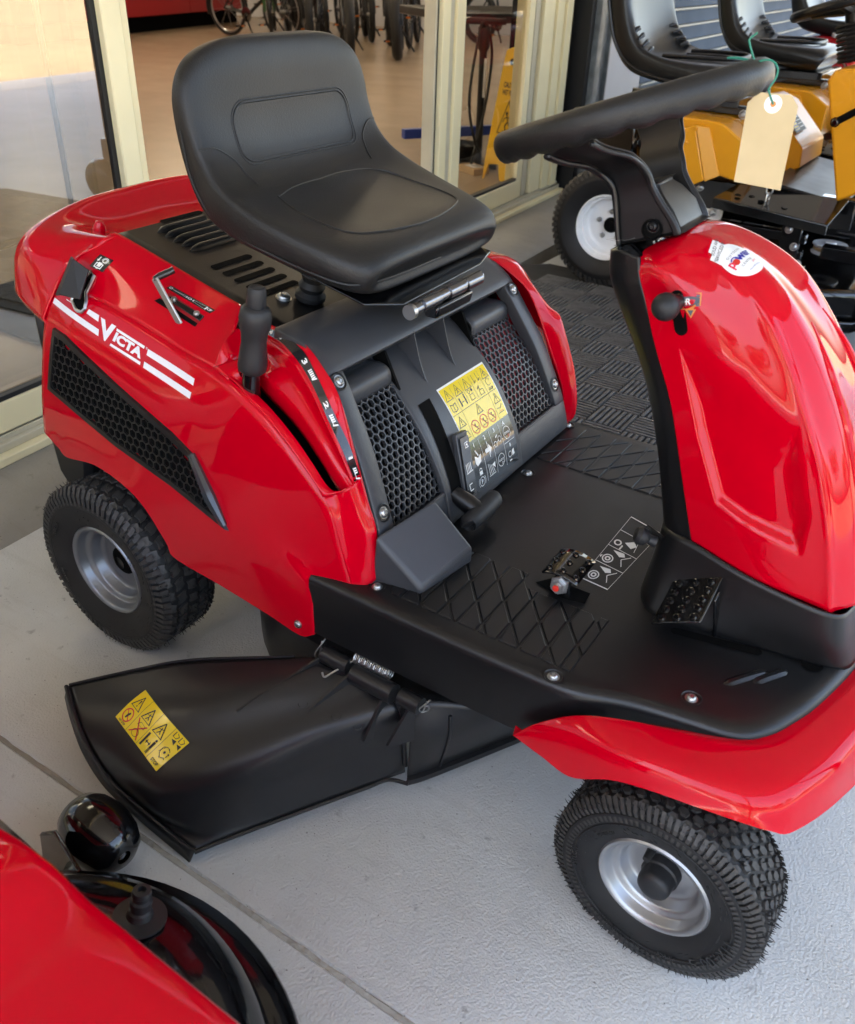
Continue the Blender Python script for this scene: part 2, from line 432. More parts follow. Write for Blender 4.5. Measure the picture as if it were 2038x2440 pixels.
def floor_mat(name, c1, c2, rough, bs, bstr, dist, spots=0, coat=0):
    m = mat(name, c1, rough); nt = m.node_tree; b = nt.nodes['Principled BSDF']; L = nt.links.new
    tc = nt.nodes.new('ShaderNodeTexCoord')
    n = nt.nodes.new('ShaderNodeTexNoise'); n.inputs['Scale'].default_value = 2.2; n.inputs['Detail'].default_value = 8; n.inputs['Roughness'].default_value = .65
    L(tc.outputs['Object'], n.inputs['Vector'])
    mx = nt.nodes.new('ShaderNodeMix'); mx.data_type = 'RGBA'; mx.inputs[6].default_value = (*c1, 1); mx.inputs[7].default_value = (*c2, 1)
    mr = nt.nodes.new('ShaderNodeMapRange'); mr.inputs[1].default_value = .35; mr.inputs[2].default_value = .7; L(n.outputs[0], mr.inputs[0]); L(mr.outputs[0], mx.inputs[0])
    last = mx.outputs[2]
    if spots:
        s = nt.nodes.new('ShaderNodeTexNoise'); s.inputs['Scale'].default_value = 34; s.inputs['Detail'].default_value = 4; L(tc.outputs['Object'], s.inputs['Vector'])
        s2 = nt.nodes.new('ShaderNodeMapRange'); s2.inputs[1].default_value = .66; s2.inputs[2].default_value = .74; L(s.outputs[0], s2.inputs[0])
        mu = nt.nodes.new('ShaderNodeMath'); mu.operation = 'MULTIPLY'; L(s2.outputs[0], mu.inputs[0]); mu.inputs[1].default_value = spots
        m3 = nt.nodes.new('ShaderNodeMix'); m3.data_type = 'RGBA'; L(mu.outputs[0], m3.inputs[0]); L(last, m3.inputs[6]); m3.inputs[7].default_value = (c1[0]*.45, c1[1]*.45, c1[2]*.45, 1)
        last = m3.outputs[2]
    if spots:
        mp = nt.nodes.new('ShaderNodeMapping'); mp.inputs['Rotation'].default_value = (0, 0, .6); mp.inputs['Scale'].default_value = (1.0, 9.0, 1.0); L(tc.outputs['Object'], mp.inputs['Vector'])
        q1 = nt.nodes.new('ShaderNodeTexNoise'); q1.inputs['Scale'].default_value = 2.6; q1.inputs['Detail'].default_value = 7; q1.inputs['Roughness'].default_value = .7; L(mp.outputs[0], q1.inputs['Vector'])
        q2 = nt.nodes.new('ShaderNodeMapRange'); q2.inputs[1].default_value = .56; q2.inputs[2].default_value = .74; q2.inputs[4].default_value = .30; L(q1.outputs[0], q2.inputs[0])
        q3 = nt.nodes.new('ShaderNodeMix'); q3.data_type = 'RGBA'; L(q2.outputs[0], q3.inputs[0]); L(last, q3.inputs[6]); q3.inputs[7].default_value = (c1[0]*.52, c1[1]*.49, c1[2]*.45, 1); last = q3.outputs[2]
        q4 = nt.nodes.new('ShaderNodeTexNoise'); q4.inputs['Scale'].default_value = 190; q4.inputs['Detail'].default_value = 1; L(tc.outputs['Object'], q4.inputs['Vector'])
        q5 = nt.nodes.new('ShaderNodeMapRange'); q5.inputs[1].default_value = .74; q5.inputs[2].default_value = .78; q5.inputs[4].default_value = .7; L(q4.outputs[0], q5.inputs[0])
        q6 = nt.nodes.new('ShaderNodeMix'); q6.data_type = 'RGBA'; L(q5.outputs[0], q6.inputs[0]); L(last, q6.inputs[6]); q6.inputs[7].default_value = (.10, .09, .075, 1); last = q6.outputs[2]
    L(last, b.inputs['Base Color'])
    v = nt.nodes.new('ShaderNodeTexVoronoi'); v.feature = 'SMOOTH_F1'; v.inputs['Scale'].default_value = bs; L(tc.outputs['Object'], v.inputs['Vector'])
    n2 = nt.nodes.new('ShaderNodeTexNoise'); n2.inputs['Scale'].default_value = bs*1.3; n2.inputs['Detail'].default_value = 3; L(tc.outputs['Object'], n2.inputs['Vector'])
    ad = nt.nodes.new('ShaderNodeMath'); ad.operation = 'SUBTRACT'; L(n2.outputs[0], ad.inputs[0]); L(v.outputs[0], ad.inputs[1])
    bp = nt.nodes.new('ShaderNodeBump'); bp.inputs['Strength'].default_value = bstr; bp.inputs['Distance'].default_value = dist
    L(ad.outputs[0], bp.inputs['Height']); L(bp.outputs[0], b.inputs['Normal'])
    return m
floor_mat('paving', (.615, .625, .615), (.49, .495, .48), .37, 290, .5, .0018, spots=.7)
floor_mat('hob', (.30, .28, .24), (.22, .20, .17), .55, 150, .25, .002, spots=.6)
floor_mat('shopfloor', (.40, .30, .21), (.34, .25, .17), .24, 60, .02, .001)
floor_mat('road', (.20, .165, .11), (.16, .13, .09), .85, 80, .5, .004)
floor_mat('jointm', (.26, .24, .20), (.52, .50, .45), .9, 90, .6, .004)

# measured outline points, metres
PT={'rc': [(-0.095, -0.272, 0.636), (0.003, -0.28, 0.634), (0.098, -0.285, 0.619), (0.19, -0.292, 0.603), (0.267, -0.303, 0.598), (0.339, -0.318, 0.583), (0.405, -0.325, 0.543), (0.457, -0.328, 0.497), (0.487, -0.328, 0.458), (0.503, -0.326, 0.395), (0.521, -0.324, 0.33)], 'rd': [(-0.112, -0.298, 0.582), (-0.047, -0.308, 0.576), (0.072, -0.316, 0.546), (0.191, -0.325, 0.504), (0.232, -0.328, 0.477), (0.301, -0.333, 0.453), (0.381, -0.337, 0.413), (0.44, -0.337, 0.365), (0.473, -0.335, 0.325)], 're': [(-0.132, -0.318, 0.463), (-0.021, -0.326, 0.441), (0.108, -0.334, 0.402), (0.219, -0.34, 0.373), (0.3, -0.344, 0.353), (0.382, -0.345, 0.338), (0.44, -0.345, 0.325), (0.463, -0.343, 0.311)], 'rf': [(-0.154, -0.318, 0.374), (-0.115, -0.322, 0.357), (-0.09, -0.326, 0.349), (0.004, -0.335, 0.366), (0.1, -0.342, 0.344), (0.158, -0.345, 0.284), (0.175, -0.346, 0.26), (0.273, -0.346, 0.249), (0.374, -0.346, 0.236), (0.435, -0.346, 0.226), (0.463, -0.346, 0.241)], 'ra': [(0.0, -0.203, 0.709), (0.085, -0.204, 0.689), (0.172, -0.206, 0.669), (0.236, -0.208, 0.655)], 'rb': [(-0.058, -0.25, 0.685), (0.005, -0.243, 0.684), (0.086, -0.243, 0.666), (0.156, -0.244, 0.651), (0.226, -0.248, 0.636), (0.26, -0.252, 0.636)], 'E0': [(0.236, -0.208, 0.655), (0.309, -0.23, 0.65), (0.384, -0.25, 0.648), (0.43, -0.262, 0.625), (0.466, -0.272, 0.59), (0.506, -0.283, 0.498), (0.538, -0.292, 0.423), (0.544, -0.297, 0.352)], 'E1': [(0.302, -0.236, 0.633), (0.349, -0.255, 0.636), (0.38, -0.268, 0.631), (0.405, -0.277, 0.619), (0.43, -0.286, 0.6), (0.456, -0.294, 0.569), (0.481, -0.3, 0.538), (0.506, -0.304, 0.499)], 'E2': [(0.288, -0.262, 0.606), (0.329, -0.275, 0.597), (0.395, -0.287, 0.571), (0.444, -0.297, 0.539), (0.477, -0.302, 0.508), (0.505, -0.306, 0.488)], 'E3': [(0.299, -0.285, 0.613), (0.308, -0.3, 0.602), (0.324, -0.302, 0.586), (0.372, -0.309, 0.566), (0.416, -0.314, 0.538), (0.448, -0.317, 0.51), (0.471, -0.318, 0.486), (0.485, -0.316, 0.479), (0.498, -0.311, 0.483)], 'E4': [(0.267, -0.303, 0.598), (0.31, -0.312, 0.593), (0.339, -0.318, 0.583), (0.405, -0.325, 0.543), (0.457, -0.328, 0.497), (0.475, -0.328, 0.475)], 'L0': [(0.506, -0.283, 0.498), (0.522, -0.288, 0.462), (0.538, -0.292, 0.423), (0.544, -0.297, 0.352)], 'L1': [(0.504, -0.303, 0.492), (0.519, -0.305, 0.452), (0.532, -0.306, 0.414), (0.541, -0.308, 0.347)], 'L2': [(0.485, -0.316, 0.478), (0.499, -0.318, 0.445), (0.51, -0.318, 0.404), (0.532, -0.318, 0.339)], 'L3': [(0.474, -0.328, 0.476), (0.487, -0.328, 0.458), (0.503, -0.326, 0.395), (0.521, -0.324, 0.33)], 'ear': [(0.267, -0.303, 0.598), (0.269, -0.285, 0.628), (0.26, -0.252, 0.636), (0.262, -0.238, 0.637)], 'earb': [(0.268, -0.303, 0.597), (0.283, -0.29, 0.604), (0.289, -0.275, 0.608), (0.292, -0.262, 0.607)], 'grille_out': [(-0.08, -0.309, 0.577), (-0.049, -0.313, 0.573), (0.072, -0.321, 0.526), (0.19, -0.33, 0.485), (0.232, -0.333, 0.463), (0.305, -0.346, 0.362), (0.185, -0.34, 0.395), (0.061, -0.333, 0.42), (-0.045, -0.326, 0.451), (-0.109, -0.321, 0.469)], 'victa': [(-0.078, -0.3, 0.616), (0.234, -0.322, 0.549), (0.233, -0.31, 0.573), (-0.079, -0.295, 0.623), (0.031, -0.297, 0.616), (0.058, -0.312, 0.587), (0.128, -0.303, 0.596), (0.125, -0.315, 0.57)], 'cover': [(-0.04, -0.187, 0.714), (-0.002, -0.201, 0.705), (-0.045, -0.023, 0.716), (0.224, -0.197, 0.65), (0.335, -0.182, 0.623), (-0.011, -0.137, 0.707), (0.058, -0.137, 0.691), (0.119, -0.139, 0.676), (0.179, -0.132, 0.661), (0.219, -0.13, 0.651), (-0.035, -0.087, 0.713)], 'cover_low': [(-0.057, -0.173, 0.709), (-0.018, -0.188, 0.699), (-0.062, -0.007, 0.71), (0.211, -0.184, 0.643), (0.324, -0.169, 0.616), (-0.027, -0.122, 0.702), (0.042, -0.123, 0.685), (0.104, -0.125, 0.669), (0.165, -0.118, 0.655), (0.205, -0.115, 0.645), (-0.052, -0.073, 0.708)], 'pn_corners': [(0.421, -0.225, 0.64), (0.419, 0.228, 0.645), (0.436, 0.254, 0.613), (0.568, 0.234, 0.366), (0.523, -0.269, 0.45)], 'pn_grille': [(0.462, -0.132, 0.565), (0.461, -0.223, 0.565), (0.533, -0.254, 0.43), (0.536, -0.124, 0.425), (0.457, 0.114, 0.573), (0.457, 0.211, 0.574), (0.546, 0.241, 0.406), (0.545, 0.108, 0.408)], 'pn_label': [(0.48, -0.04, 0.529), (0.48, 0.107, 0.531), (0.564, 0.079, 0.372), (0.56, -0.058, 0.381)], 'pn_slot': [(0.48, -0.101, 0.531), (0.48, -0.07, 0.53), (0.542, -0.093, 0.414), (0.551, -0.119, 0.397)], 'pn_top': [(0.438, -0.217, 0.608), (0.44, -0.112, 0.606), (0.437, 0.118, 0.611), (0.44, 0.241, 0.604)], 'pn_bottom': [(0.558, -0.192, 0.384), (0.571, 0.105, 0.36)], 'hoodrear': [(0.769, -0.08, 0.789), (0.79, -0.088, 0.748), (0.844, -0.098, 0.638), (0.878, -0.102, 0.547), (0.911, -0.105, 0.455)], 'hoodcorner': [(0.935, -0.075, 0.788), (0.973, -0.09, 0.714), (1.025, -0.105, 0.631), (1.059, -0.115, 0.549), (1.095, -0.12, 0.431)], 'recess': [(0.835, -0.1, 0.719), (0.887, -0.105, 0.604), (0.931, -0.11, 0.519), (0.97, -0.11, 0.509), (1.051, -0.115, 0.497), (0.991, -0.1, 0.65)], 'lever_knob': [(0.824, -0.12, 0.755), (0.83, -0.1, 0.736), (0.826, -0.1, 0.759)], 'sticker': [(0.848, -0.06, 0.82), (0.905, -0.06, 0.806), (0.892, -0.075, 0.794), (0.868, -0.05, 0.819)], 'rsticker': [(0.845, -0.1, 0.76), (0.834, -0.1, 0.765), (0.854, -0.1, 0.772), (0.85, -0.1, 0.751)], 'tread': [(0.616, -0.309, 0.345), (0.624, -0.16, 0.345), (0.809, -0.31, 0.345), (0.839, -0.188, 0.345), (0.649, -0.327, 0.345), (0.646, -0.309, 0.345), (0.65, -0.161, 0.345), (0.613, -0.25, 0.345), (0.663, -0.307, 0.345), (0.621, -0.203, 0.345), (0.711, -0.308, 0.345)], 'pedal1': [(0.727, -0.169, 0.345), (0.802, -0.149, 0.345), (0.805, -0.172, 0.345), (0.764, -0.16, 0.345)], 'pedal1t': [(0.741, -0.116, 0.38), (0.743, -0.174, 0.38), (0.791, -0.128, 0.38), (0.79, -0.18, 0.38), (0.765, -0.185, 0.37)], 'flabel': [(0.774, 0.073, 0.345), (0.778, -0.123, 0.345), (0.819, -0.127, 0.345), (0.828, 0.049, 0.345)], 'screws': [(0.549, -0.307, 0.345), (0.83, -0.33, 0.345), (0.984, -0.268, 0.345)], 'pedal2': [(0.889, -0.13, 0.32), (0.939, -0.15, 0.357), (0.956, -0.15, 0.444), (0.917, -0.12, 0.405)], 'box': [(0.543, -0.305, 0.42), (0.579, -0.223, 0.45), (0.626, -0.178, 0.37), (0.611, -0.288, 0.345), (0.543, -0.299, 0.345)], 'knob2': [(0.838, -0.1, 0.454), (0.865, -0.1, 0.446)], 'handle': [(0.583, -0.12, 0.37), (0.593, -0.07, 0.37)], 'slot2': [(0.923, -0.157, 0.345), (0.985, -0.143, 0.345), (1.032, -0.136, 0.345), (1.095, -0.121, 0.345)], 'bin': [(0.805, -0.365, 0.258), (0.834, -0.36, 0.288), (0.881, -0.35, 0.321), (0.935, -0.335, 0.334), (0.982, -0.315, 0.333)], 'bin2': [(1.05, -0.291, 0.335), (1.079, -0.264, 0.335), (1.1, -0.222, 0.335), (1.117, -0.173, 0.335), (1.143, -0.076, 0.335)], 'bcrest': [(0.808, -0.367, 0.257), (0.85, -0.373, 0.289), (0.902, -0.378, 0.329), (0.97, -0.375, 0.36), (1.045, -0.36, 0.377), (1.108, -0.33, 0.373), (1.127, -0.3, 0.363), (1.144, -0.25, 0.356)], 'blow': [(0.805, -0.365, 0.258), (0.85, -0.371, 0.252), (0.892, -0.376, 0.246), (0.942, -0.385, 0.289), (0.985, -0.387, 0.305), (1.038, -0.382, 0.314), (1.089, -0.372, 0.313), (1.115, -0.36, 0.303), (1.136, -0.34, 0.292), (1.161, -0.3, 0.292), (1.187, -0.25, 0.291)], 'chR0': [(0.143, -0.553, 0.125), (0.205, -0.5, 0.143), (0.287, -0.439, 0.166), (0.405, -0.386, 0.194), (0.471, -0.356, 0.21)], 'chR1': [(0.183, -0.575, 0.115), (0.245, -0.545, 0.136), (0.351, -0.5, 0.169), (0.447, -0.432, 0.198), (0.499, -0.368, 0.215)], 'chR2': [(0.231, -0.596, 0.095), (0.331, -0.568, 0.122), (0.423, -0.512, 0.153), (0.511, -0.429, 0.184), (0.586, -0.35, 0.205)], 'chR3': [(0.288, -0.608, 0.07), (0.384, -0.599, 0.095), (0.467, -0.536, 0.129), (0.545, -0.444, 0.164), (0.626, -0.357, 0.19)], 'chR4': [(0.341, -0.61, 0.045), (0.419, -0.606, 0.06), (0.483, -0.534, 0.083), (0.55, -0.426, 0.111), (0.629, -0.353, 0.13)], 'chR5': [(0.453, -0.607, 0.025), (0.459, -0.596, 0.026), (0.509, -0.518, 0.032), (0.57, -0.425, 0.039), (0.626, -0.34, 0.045)], 'chlab': [(0.267, -0.507, 0.15), (0.252, -0.558, 0.125), (0.365, -0.585, 0.105), (0.392, -0.537, 0.14)], 'hinge': [(0.485, -0.353, 0.225), (0.527, -0.353, 0.225), (0.6, -0.356, 0.225), (0.636, -0.358, 0.225)], 'deckrim': [(0.631, -0.345, 0.045), (0.649, -0.316, 0.045), (0.715, -0.2, 0.045), (0.73, -0.166, 0.045)], 'decktop': [(0.622, -0.327, 0.18), (0.631, -0.321, 0.22), (0.686, -0.307, 0.2), (0.745, -0.272, 0.16)], 'fg': [(0.351, -0.68, 0.075), (0.554, -0.769, 0.16), (0.561, -0.779, 0.155)], 'y_pod': [(0.068, 2.15, 0.637), (0.203, 2.15, 0.647), (0.226, 2.15, 0.641), (0.307, 2.15, 0.594), (0.304, 2.15, 0.467), (0.244, 2.15, 0.477), (0.195, 2.15, 0.443), (0.164, 2.15, 0.456), (0.115, 2.15, 0.486)], 'y_pod2': [(0.131, 2.55, 0.58), (0.281, 2.55, 0.68), (0.428, 2.55, 0.546), (0.437, 2.55, 0.479), (0.375, 2.55, 0.441), (0.211, 2.55, 0.432)], 'y_seat': [(-0.32, 2.28, 0.98), (-0.294, 2.28, 0.89), (-0.249, 2.28, 0.799), (-0.185, 2.28, 0.756), (-0.023, 2.28, 0.73), (-0.185, 2.28, 0.843), (-0.021, 2.28, 0.906), (-0.064, 2.28, 0.992)], 'y_step': [(0.274, 2.05, 0.423), (0.613, 2.05, 0.392), (0.648, 2.05, 0.402), (0.674, 2.05, 0.448), (0.299, 2.05, 0.446)], 'y_plat': [(0.113, 2.2, 0.454), (0.448, 2.2, 0.499), (0.639, 2.2, 0.44), (0.652, 2.2, 0.418)], 'y_cons': [(0.519, 2.15, 0.809), (0.528, 2.15, 0.83), (0.592, 2.15, 0.842), (0.642, 2.15, 0.449), (0.694, 2.15, 0.48)], 'y_deck': [(0.59, 1.925, 0.2), (0.777, 2.084, 0.16), (0.681, 2.618, 0.22), (0.625, 2.344, 0.26), (0.518, 2.634, 0.3)], 'y_sw': [(0.337, 2.3, 0.959), (0.518, 2.3, 1.009), (0.489, 2.3, 0.943), (0.515, 2.3, 0.848)], 'y2_seat': [(-0.358, 3.5, 0.963), (-0.317, 3.5, 0.848), (-0.259, 3.5, 0.791), (0.084, 3.5, 0.756), (0.201, 3.5, 0.812), (0.181, 3.5, 0.868), (-0.12, 3.5, 0.974)], 'y2_pod': [(0.065, 3.4, 0.672), (0.148, 3.4, 0.679), (0.238, 3.4, 0.735), (0.339, 3.4, 0.55), (0.218, 3.4, 0.486)], 'red3': [(0.011, 4.2, 0.756), (0.134, 4.2, 0.872), (0.189, 4.2, 0.714), (0.134, 4.2, 0.654)], 'y_wheel': [(-0.386, 2.15, 0.246), (-0.1, 2.15, 0.01), (-0.282, 2.15, 0.263), (-0.148, 2.15, 0.443), (-0.161, 2.15, 0.371), (-0.083, 2.15, 0.129), (-0.166, 2.15, 0.304), (-0.156, 2.15, 0.226)], 'wf': [(-1.3, 3.538, 0.788), (-1.3, 3.334, 0.326), (-1.3, 3.232, 0.105), (-1.3, 3.411, -0.0), (-1.3, 3.566, 0.262)], 'pump': [(-2.0, 4.645, 0.764), (-2.0, 4.618, 0.525), (-2.0, 4.688, -0.144), (-2.0, 4.461, 0.243)], 'jambs': [(-0.948, 2.946, 0.943), (-0.952, 3.002, 0.942), (-0.96, 3.117, 0.941), (-0.968, 3.238, 0.939), (-0.979, 3.397, 0.936), (-0.977, 3.368, 0.028), (-0.982, 3.429, 0.936), (-0.989, 3.53, 0.934), (-1.015, 3.894, 0.928)], 'bluew': [(-1.0, 4.993, 0.893), (-1.0, 5.438, 0.679), (-1.0, 8.094, 0.781)], 'lever': [(0.333, -0.302, 0.583), (0.336, -0.3, 0.609), (0.336, -0.299, 0.623), (0.341, -0.297, 0.654), (0.349, -0.296, 0.688), (0.351, -0.296, 0.703), (0.351, -0.296, 0.713), (0.353, -0.296, 0.728)], 'latch': [(-0.042, -0.275, 0.689), (-0.012, -0.272, 0.673), (-0.008, -0.3, 0.636), (-0.061, -0.302, 0.631), (-0.012, -0.272, 0.673), (-0.002, -0.272, 0.667), (-0.009, -0.3, 0.616), (-0.019, -0.297, 0.622), (-0.033, -0.297, 0.629)], 'blever': [(0.132, -0.235, 0.694), (0.118, -0.265, 0.685), (0.18, -0.285, 0.647), (0.178, -0.28, 0.648)], 'brecess': [(0.141, -0.285, 0.662), (0.153, -0.268, 0.673), (0.224, -0.268, 0.653), (0.226, -0.29, 0.643)], 'bsticker': [(0.149, -0.258, 0.679), (0.238, -0.262, 0.663), (0.232, -0.268, 0.659), (0.143, -0.263, 0.676)], 'osticker': [(-0.016, -0.245, 0.691), (0.014, -0.245, 0.687), (0.005, -0.262, 0.671), (-0.024, -0.262, 0.675)], 'bplate': [(0.158, -0.278, 0.666), (0.162, -0.272, 0.668), (0.226, -0.272, 0.653), (0.226, -0.28, 0.648)], 'tag': [(0.853, -0.016, 0.976), (0.885, -0.004, 0.975), (0.894, -0.001, 0.964), (0.897, -0.004, 0.877), (0.848, -0.023, 0.883), (0.844, -0.02, 0.965), (0.869, -0.01, 0.965)], 'twine': [(0.868, -0.006, 0.965), (0.861, -0.008, 0.976), (0.86, -0.009, 0.98), (0.864, -0.006, 0.99), (0.864, -0.006, 0.999), (0.858, -0.008, 1.006), (0.85, -0.011, 1.007), (0.842, -0.014, 1.004), (0.838, -0.015, 1.009), (0.832, -0.017, 1.021), (0.831, -0.017, 1.026), (0.837, -0.014, 1.032), (0.826, -0.02, 1.007), (0.813, -0.025, 1.007)], 'fgstrip': [(0.663, -0.907, 0.47), (0.695, -0.894, 0.47), (0.749, -0.963, 0.47), (0.766, -0.952, 0.47), (0.597, -0.895, 0.47), (0.483, -0.84, 0.38), (0.63, -0.856, 0.38), (0.751, -0.882, 0.47), (0.867, -0.884, 0.47)]}

# ---------------------------------------------------------------- setting
def sheet(name, x0, x1, y0, y1, z, mat, nx=1, ny=1):
    vs = [(x0+(x1-x0)*i/nx, y0+(y1-y0)*j/ny, z) for j in range(ny+1) for i in range(nx+1)]
    return struct(mk(name, vs, gridfaces(ny+1, nx+1), mat, smooth=False))
# terrain far below and around, road, pavement
sheet('ground', -400, 400, -400, 400, -.16, 'road')
sheet('road', 4.9, 30, -80, 80, -.11, 'road')
# pavement: two slabs with a recessed joint along y=-.622
JY, JW = -.6225, .0028
def slab(name, y0, y1, x0=-.47, x1=4.35):
    b = Bag(); e = .0035
    vs = [(x0, y0, -.15), (x1, y0, -.15), (x1, y1, -.15), (x0, y1, -.15), (x0, y0, -e), (x1, y0, -e), (x1, y1, -e), (x0, y1, -e),
          (x0+e, y0+e, 0), (x1-e, y0+e, 0), (x1-e, y1-e, 0), (x0+e, y1-e, 0)]
    fs = [(0, 1, 5, 4), (1, 2, 6, 5), (2, 3, 7, 6), (3, 0, 4, 7), (4, 5, 9, 8), (5, 6, 10, 9), (6, 7, 11, 10), (7, 4, 8, 11), (8, 9, 10, 11)]
    return struct(mk(name, vs, fs, 'paving', smooth=False))
slab('pavement', JY+JW, 9.0); slab('pavement', -3.1, JY-JW); slab('pavement', -9.0, -3.11)
vs = []; N = 160
for i in range(N+1):
    x = -.47+4.8*i/N
    for k, (yy, zz) in enumerate(((-.005, -.003), (-.0025, -.0006), (.0025, -.0008), (.005, -.003))):
        vs.append((x, JY+yy+random.uniform(-.0012, .0012), zz+random.uniform(-.0018, .0012)))
struct(mk('pavement_joint', vs, gridfaces(N+1, 4), 'jointm'))
kb = box('kerb', (4.62, 0, -.075), (.5, 60, .15), 'kerbm', bevel=.02); struct(kb)
# facade frame of reference
FD = Vector((-.0703, .99753, 0)); FN = Vector((.99753, .0703, 0)); F0 = Vector((-.74, 0, 0))
def F(s, o, z): return F0+FD*(s)+FN*o+Vector((0, 0, z))
FR = Matrix((FD, FN, Vector((0, 0, 1)))).transposed()      # local (s,o,z) -> world
def fbox(name, s0, s1, o0, o1, z0, z1, mat, parent, bevel=.003, **k):
    return box(name, F((s0+s1)/2, (o0+o1)/2, (z0+z1)/2), (s1-s0, o1-o0, z1-z0), mat, parent, rot=FR, bevel=bevel, **k)
# hob: concrete threshold strip that falls from the door track to the pavement
hb = []
for i, s in enumerate([-6+14*i/60 for i in range(61)]):
    for o, z in ((.285, -.14), (.285, -.002), (.268, .010), (.19, .026), (.10, .034), (.05, .036), (-.10, .036)):
        p = F(s, o, z); 
        if o > .26: p.x = -.469+(.02 if z < 0 else 0)-.0705*s*.62
        hb.append(p)
struct(mk('door_threshold', hb, gridfaces(61, 7), 'hob', sharp=50))
# inside floor
vs = [F(-7, -.05, .030), F(14, -.05, .030), F(14, -19, .030), F(-7, -19, .030)]
struct(mk('shop_floor', vs, [(0, 3, 2, 1)], 'shopfloor', smooth=False))
# ---- the shop: one building with its aluminium doors
shop = thing('shop_building', 'shop building with cream aluminium sliding doors and glass panes', 'building', F(1, 0, 0))
def member(name, s0, s1, o0, o1, z0, z1, mat='cream', **k): return fbox(name, s0, s1, o0, o1, z0, z1, mat, shop, **k)
ZT = 2.45
# sill and tracks
member('sill', -3.2, 3.46, -.02, .055, .036, .058)
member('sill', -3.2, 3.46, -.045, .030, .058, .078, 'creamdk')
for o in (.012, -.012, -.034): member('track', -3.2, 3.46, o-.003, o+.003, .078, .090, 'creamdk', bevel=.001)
# fixed left pane
member('bottom_rail', -3.1, .41, -.030, .008, .092, .166)
member('bottom_rail', -3.1, .41, -.020, .002, .166, .178, 'gasket', bevel=.001)
mk('glass_pane', [F(-3.1, -.012, .17), F(.416, -.012, .17), F(.416, -.012, ZT), F(-3.1, -.012, ZT)], [(0, 1, 2, 3)], 'mirrorglass', shop, smooth=False)
member('gasket', .405, .421, -.016, -.004, .178, ZT, 'gasket', bevel=.001)
member('door_stile', .421, .482, -.034, .014, .092, ZT, bevel=.004)
member('door_stile', .482, .512, -.030, .002, .092, ZT, bevel=.003)
# second leaf, slid behind: a second faint pane
mk('glass_pane', [F(-1.2, -.060, .17), F(.395, -.060, .17), F(.395, -.060, ZT), F(-1.2, -.060, ZT)], [(0, 1, 2, 3)], 'glass', shop, smooth=False)
member('door_stile', .30, .306, -.068, -.052, .1, ZT, 'alu', bevel=.001)
# right leaf
member('door_stile', 2.052, 2.066, -.05, .0, .092, ZT, 'creamdk', bevel=.002)
member('gasket', 2.066, 2.084, -.03, -.004, .092, ZT, 'gasket', bevel=.001)
member('door_stile', 2.084, 2.145, -.030, .016, .092, ZT, bevel=.004)
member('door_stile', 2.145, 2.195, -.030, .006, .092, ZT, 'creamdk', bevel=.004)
member('door_stile', 2.195, 2.268, -.030, .018, .092, ZT, bevel=.004)
mk('glass_pane', [F(2.268, -.012, .17), F(2.95, -.012, .17), F(2.95, -.012, ZT), F(2.268, -.012, ZT)], [(0, 1, 2, 3)], 'glass', shop, smooth=False)
member('bottom_rail', 2.268, 2.95, -.030, .010, .092, .176)
member('bottom_rail', 2.268, 2.95, -.022, .003, .176, .188, 'gasket', bevel=.001)
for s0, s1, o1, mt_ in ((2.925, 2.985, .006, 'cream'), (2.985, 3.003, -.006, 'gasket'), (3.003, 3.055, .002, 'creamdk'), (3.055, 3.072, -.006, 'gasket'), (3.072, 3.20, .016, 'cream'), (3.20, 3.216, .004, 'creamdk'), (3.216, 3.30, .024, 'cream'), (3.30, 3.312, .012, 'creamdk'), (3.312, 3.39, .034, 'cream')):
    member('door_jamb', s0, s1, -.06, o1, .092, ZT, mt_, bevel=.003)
member('head_rail', -3.2, 3.46, -.06, .03, ZT, ZT+.12)
member('wall', -6, 8.5, -.2, .04, ZT+.12, 6.0, 'wallw', bevel=0)
member('wall', -6, -3.2, -.2, .04, -.1, ZT+.12, 'wallw', bevel=0)
member('wall', 3.39, 3.46, -.10, -.01, -.1, ZT+.12, 'gasket', bevel=0)
member('wall', 3.455, 5.0, -.2, -.10, -.1, ZT+.12, 'wallw', bevel=0)
# roof, back and side walls of the shop
for nm, q, mt_ in (('roof', [F(-7, 0, 6), F(14, 0, 6), F(14, -19, 6), F(-7, -19, 6)], 'roofm'),
                   ('ceiling', [F(-7, -.2, 3.3), F(14, -.2, 3.3), F(14, -19, 3.3), F(-7, -19, 3.3)], 'ceil'),
                   ('back_wall', [F(-7, -19, 0), F(14, -19, 0), F(14, -19, 6), F(-7, -19, 6)], 'wallw'),
                   ('side_wall', [F(-7, 0, 0), F(-7, -19, 0), F(-7, -19, 6), F(-7, 0, 6)], 'wallw'),
                   ('side_wall', [F(14, -.3, 0), F(14, -19, 0), F(14, -19, 6), F(14, -.3, 6)], 'wallw')):
    mk(nm, q, [(0, 1, 2, 3)], mt_, shop, smooth=False)
for i in range(4):
    for j in range(5):
        t_ = tag(box('ceiling_light', F(-3+4.4*i, -2.0-3.6*j, 3.27), (1.3, .5, .05), 'lamp', rot=FR, bevel=.005), 'long lit ceiling light inside the shop', 'ceiling light', 'ceiling lights inside the shop')
# verandah roof with beams and posts
vr = thing('verandah', 'steel verandah roof over the pavement outside the shop', 'verandah', (1.5, 0, 0))
box('roof_sheet', (1.38, 4.6, 3.05), (4.2, 15.6, .06), 'roofm', vr, bevel=.01)
for yy in (-2.4, .6, 3.6, 6.6, 9.6): box('beam', (1.38, yy, 2.96), (4.1, .08, .12), 'roofm', vr, bevel=.004)
box('fascia', (3.46, 4.6, 2.98), (.06, 15.6, .26), 'kerbm', vr, bevel=.004)
for yy in (-3.0, 1.0, 5.4): box('post', (3.4, yy, 1.5), (.10, .10, 3.0), 'postm', vr, bevel=.008)
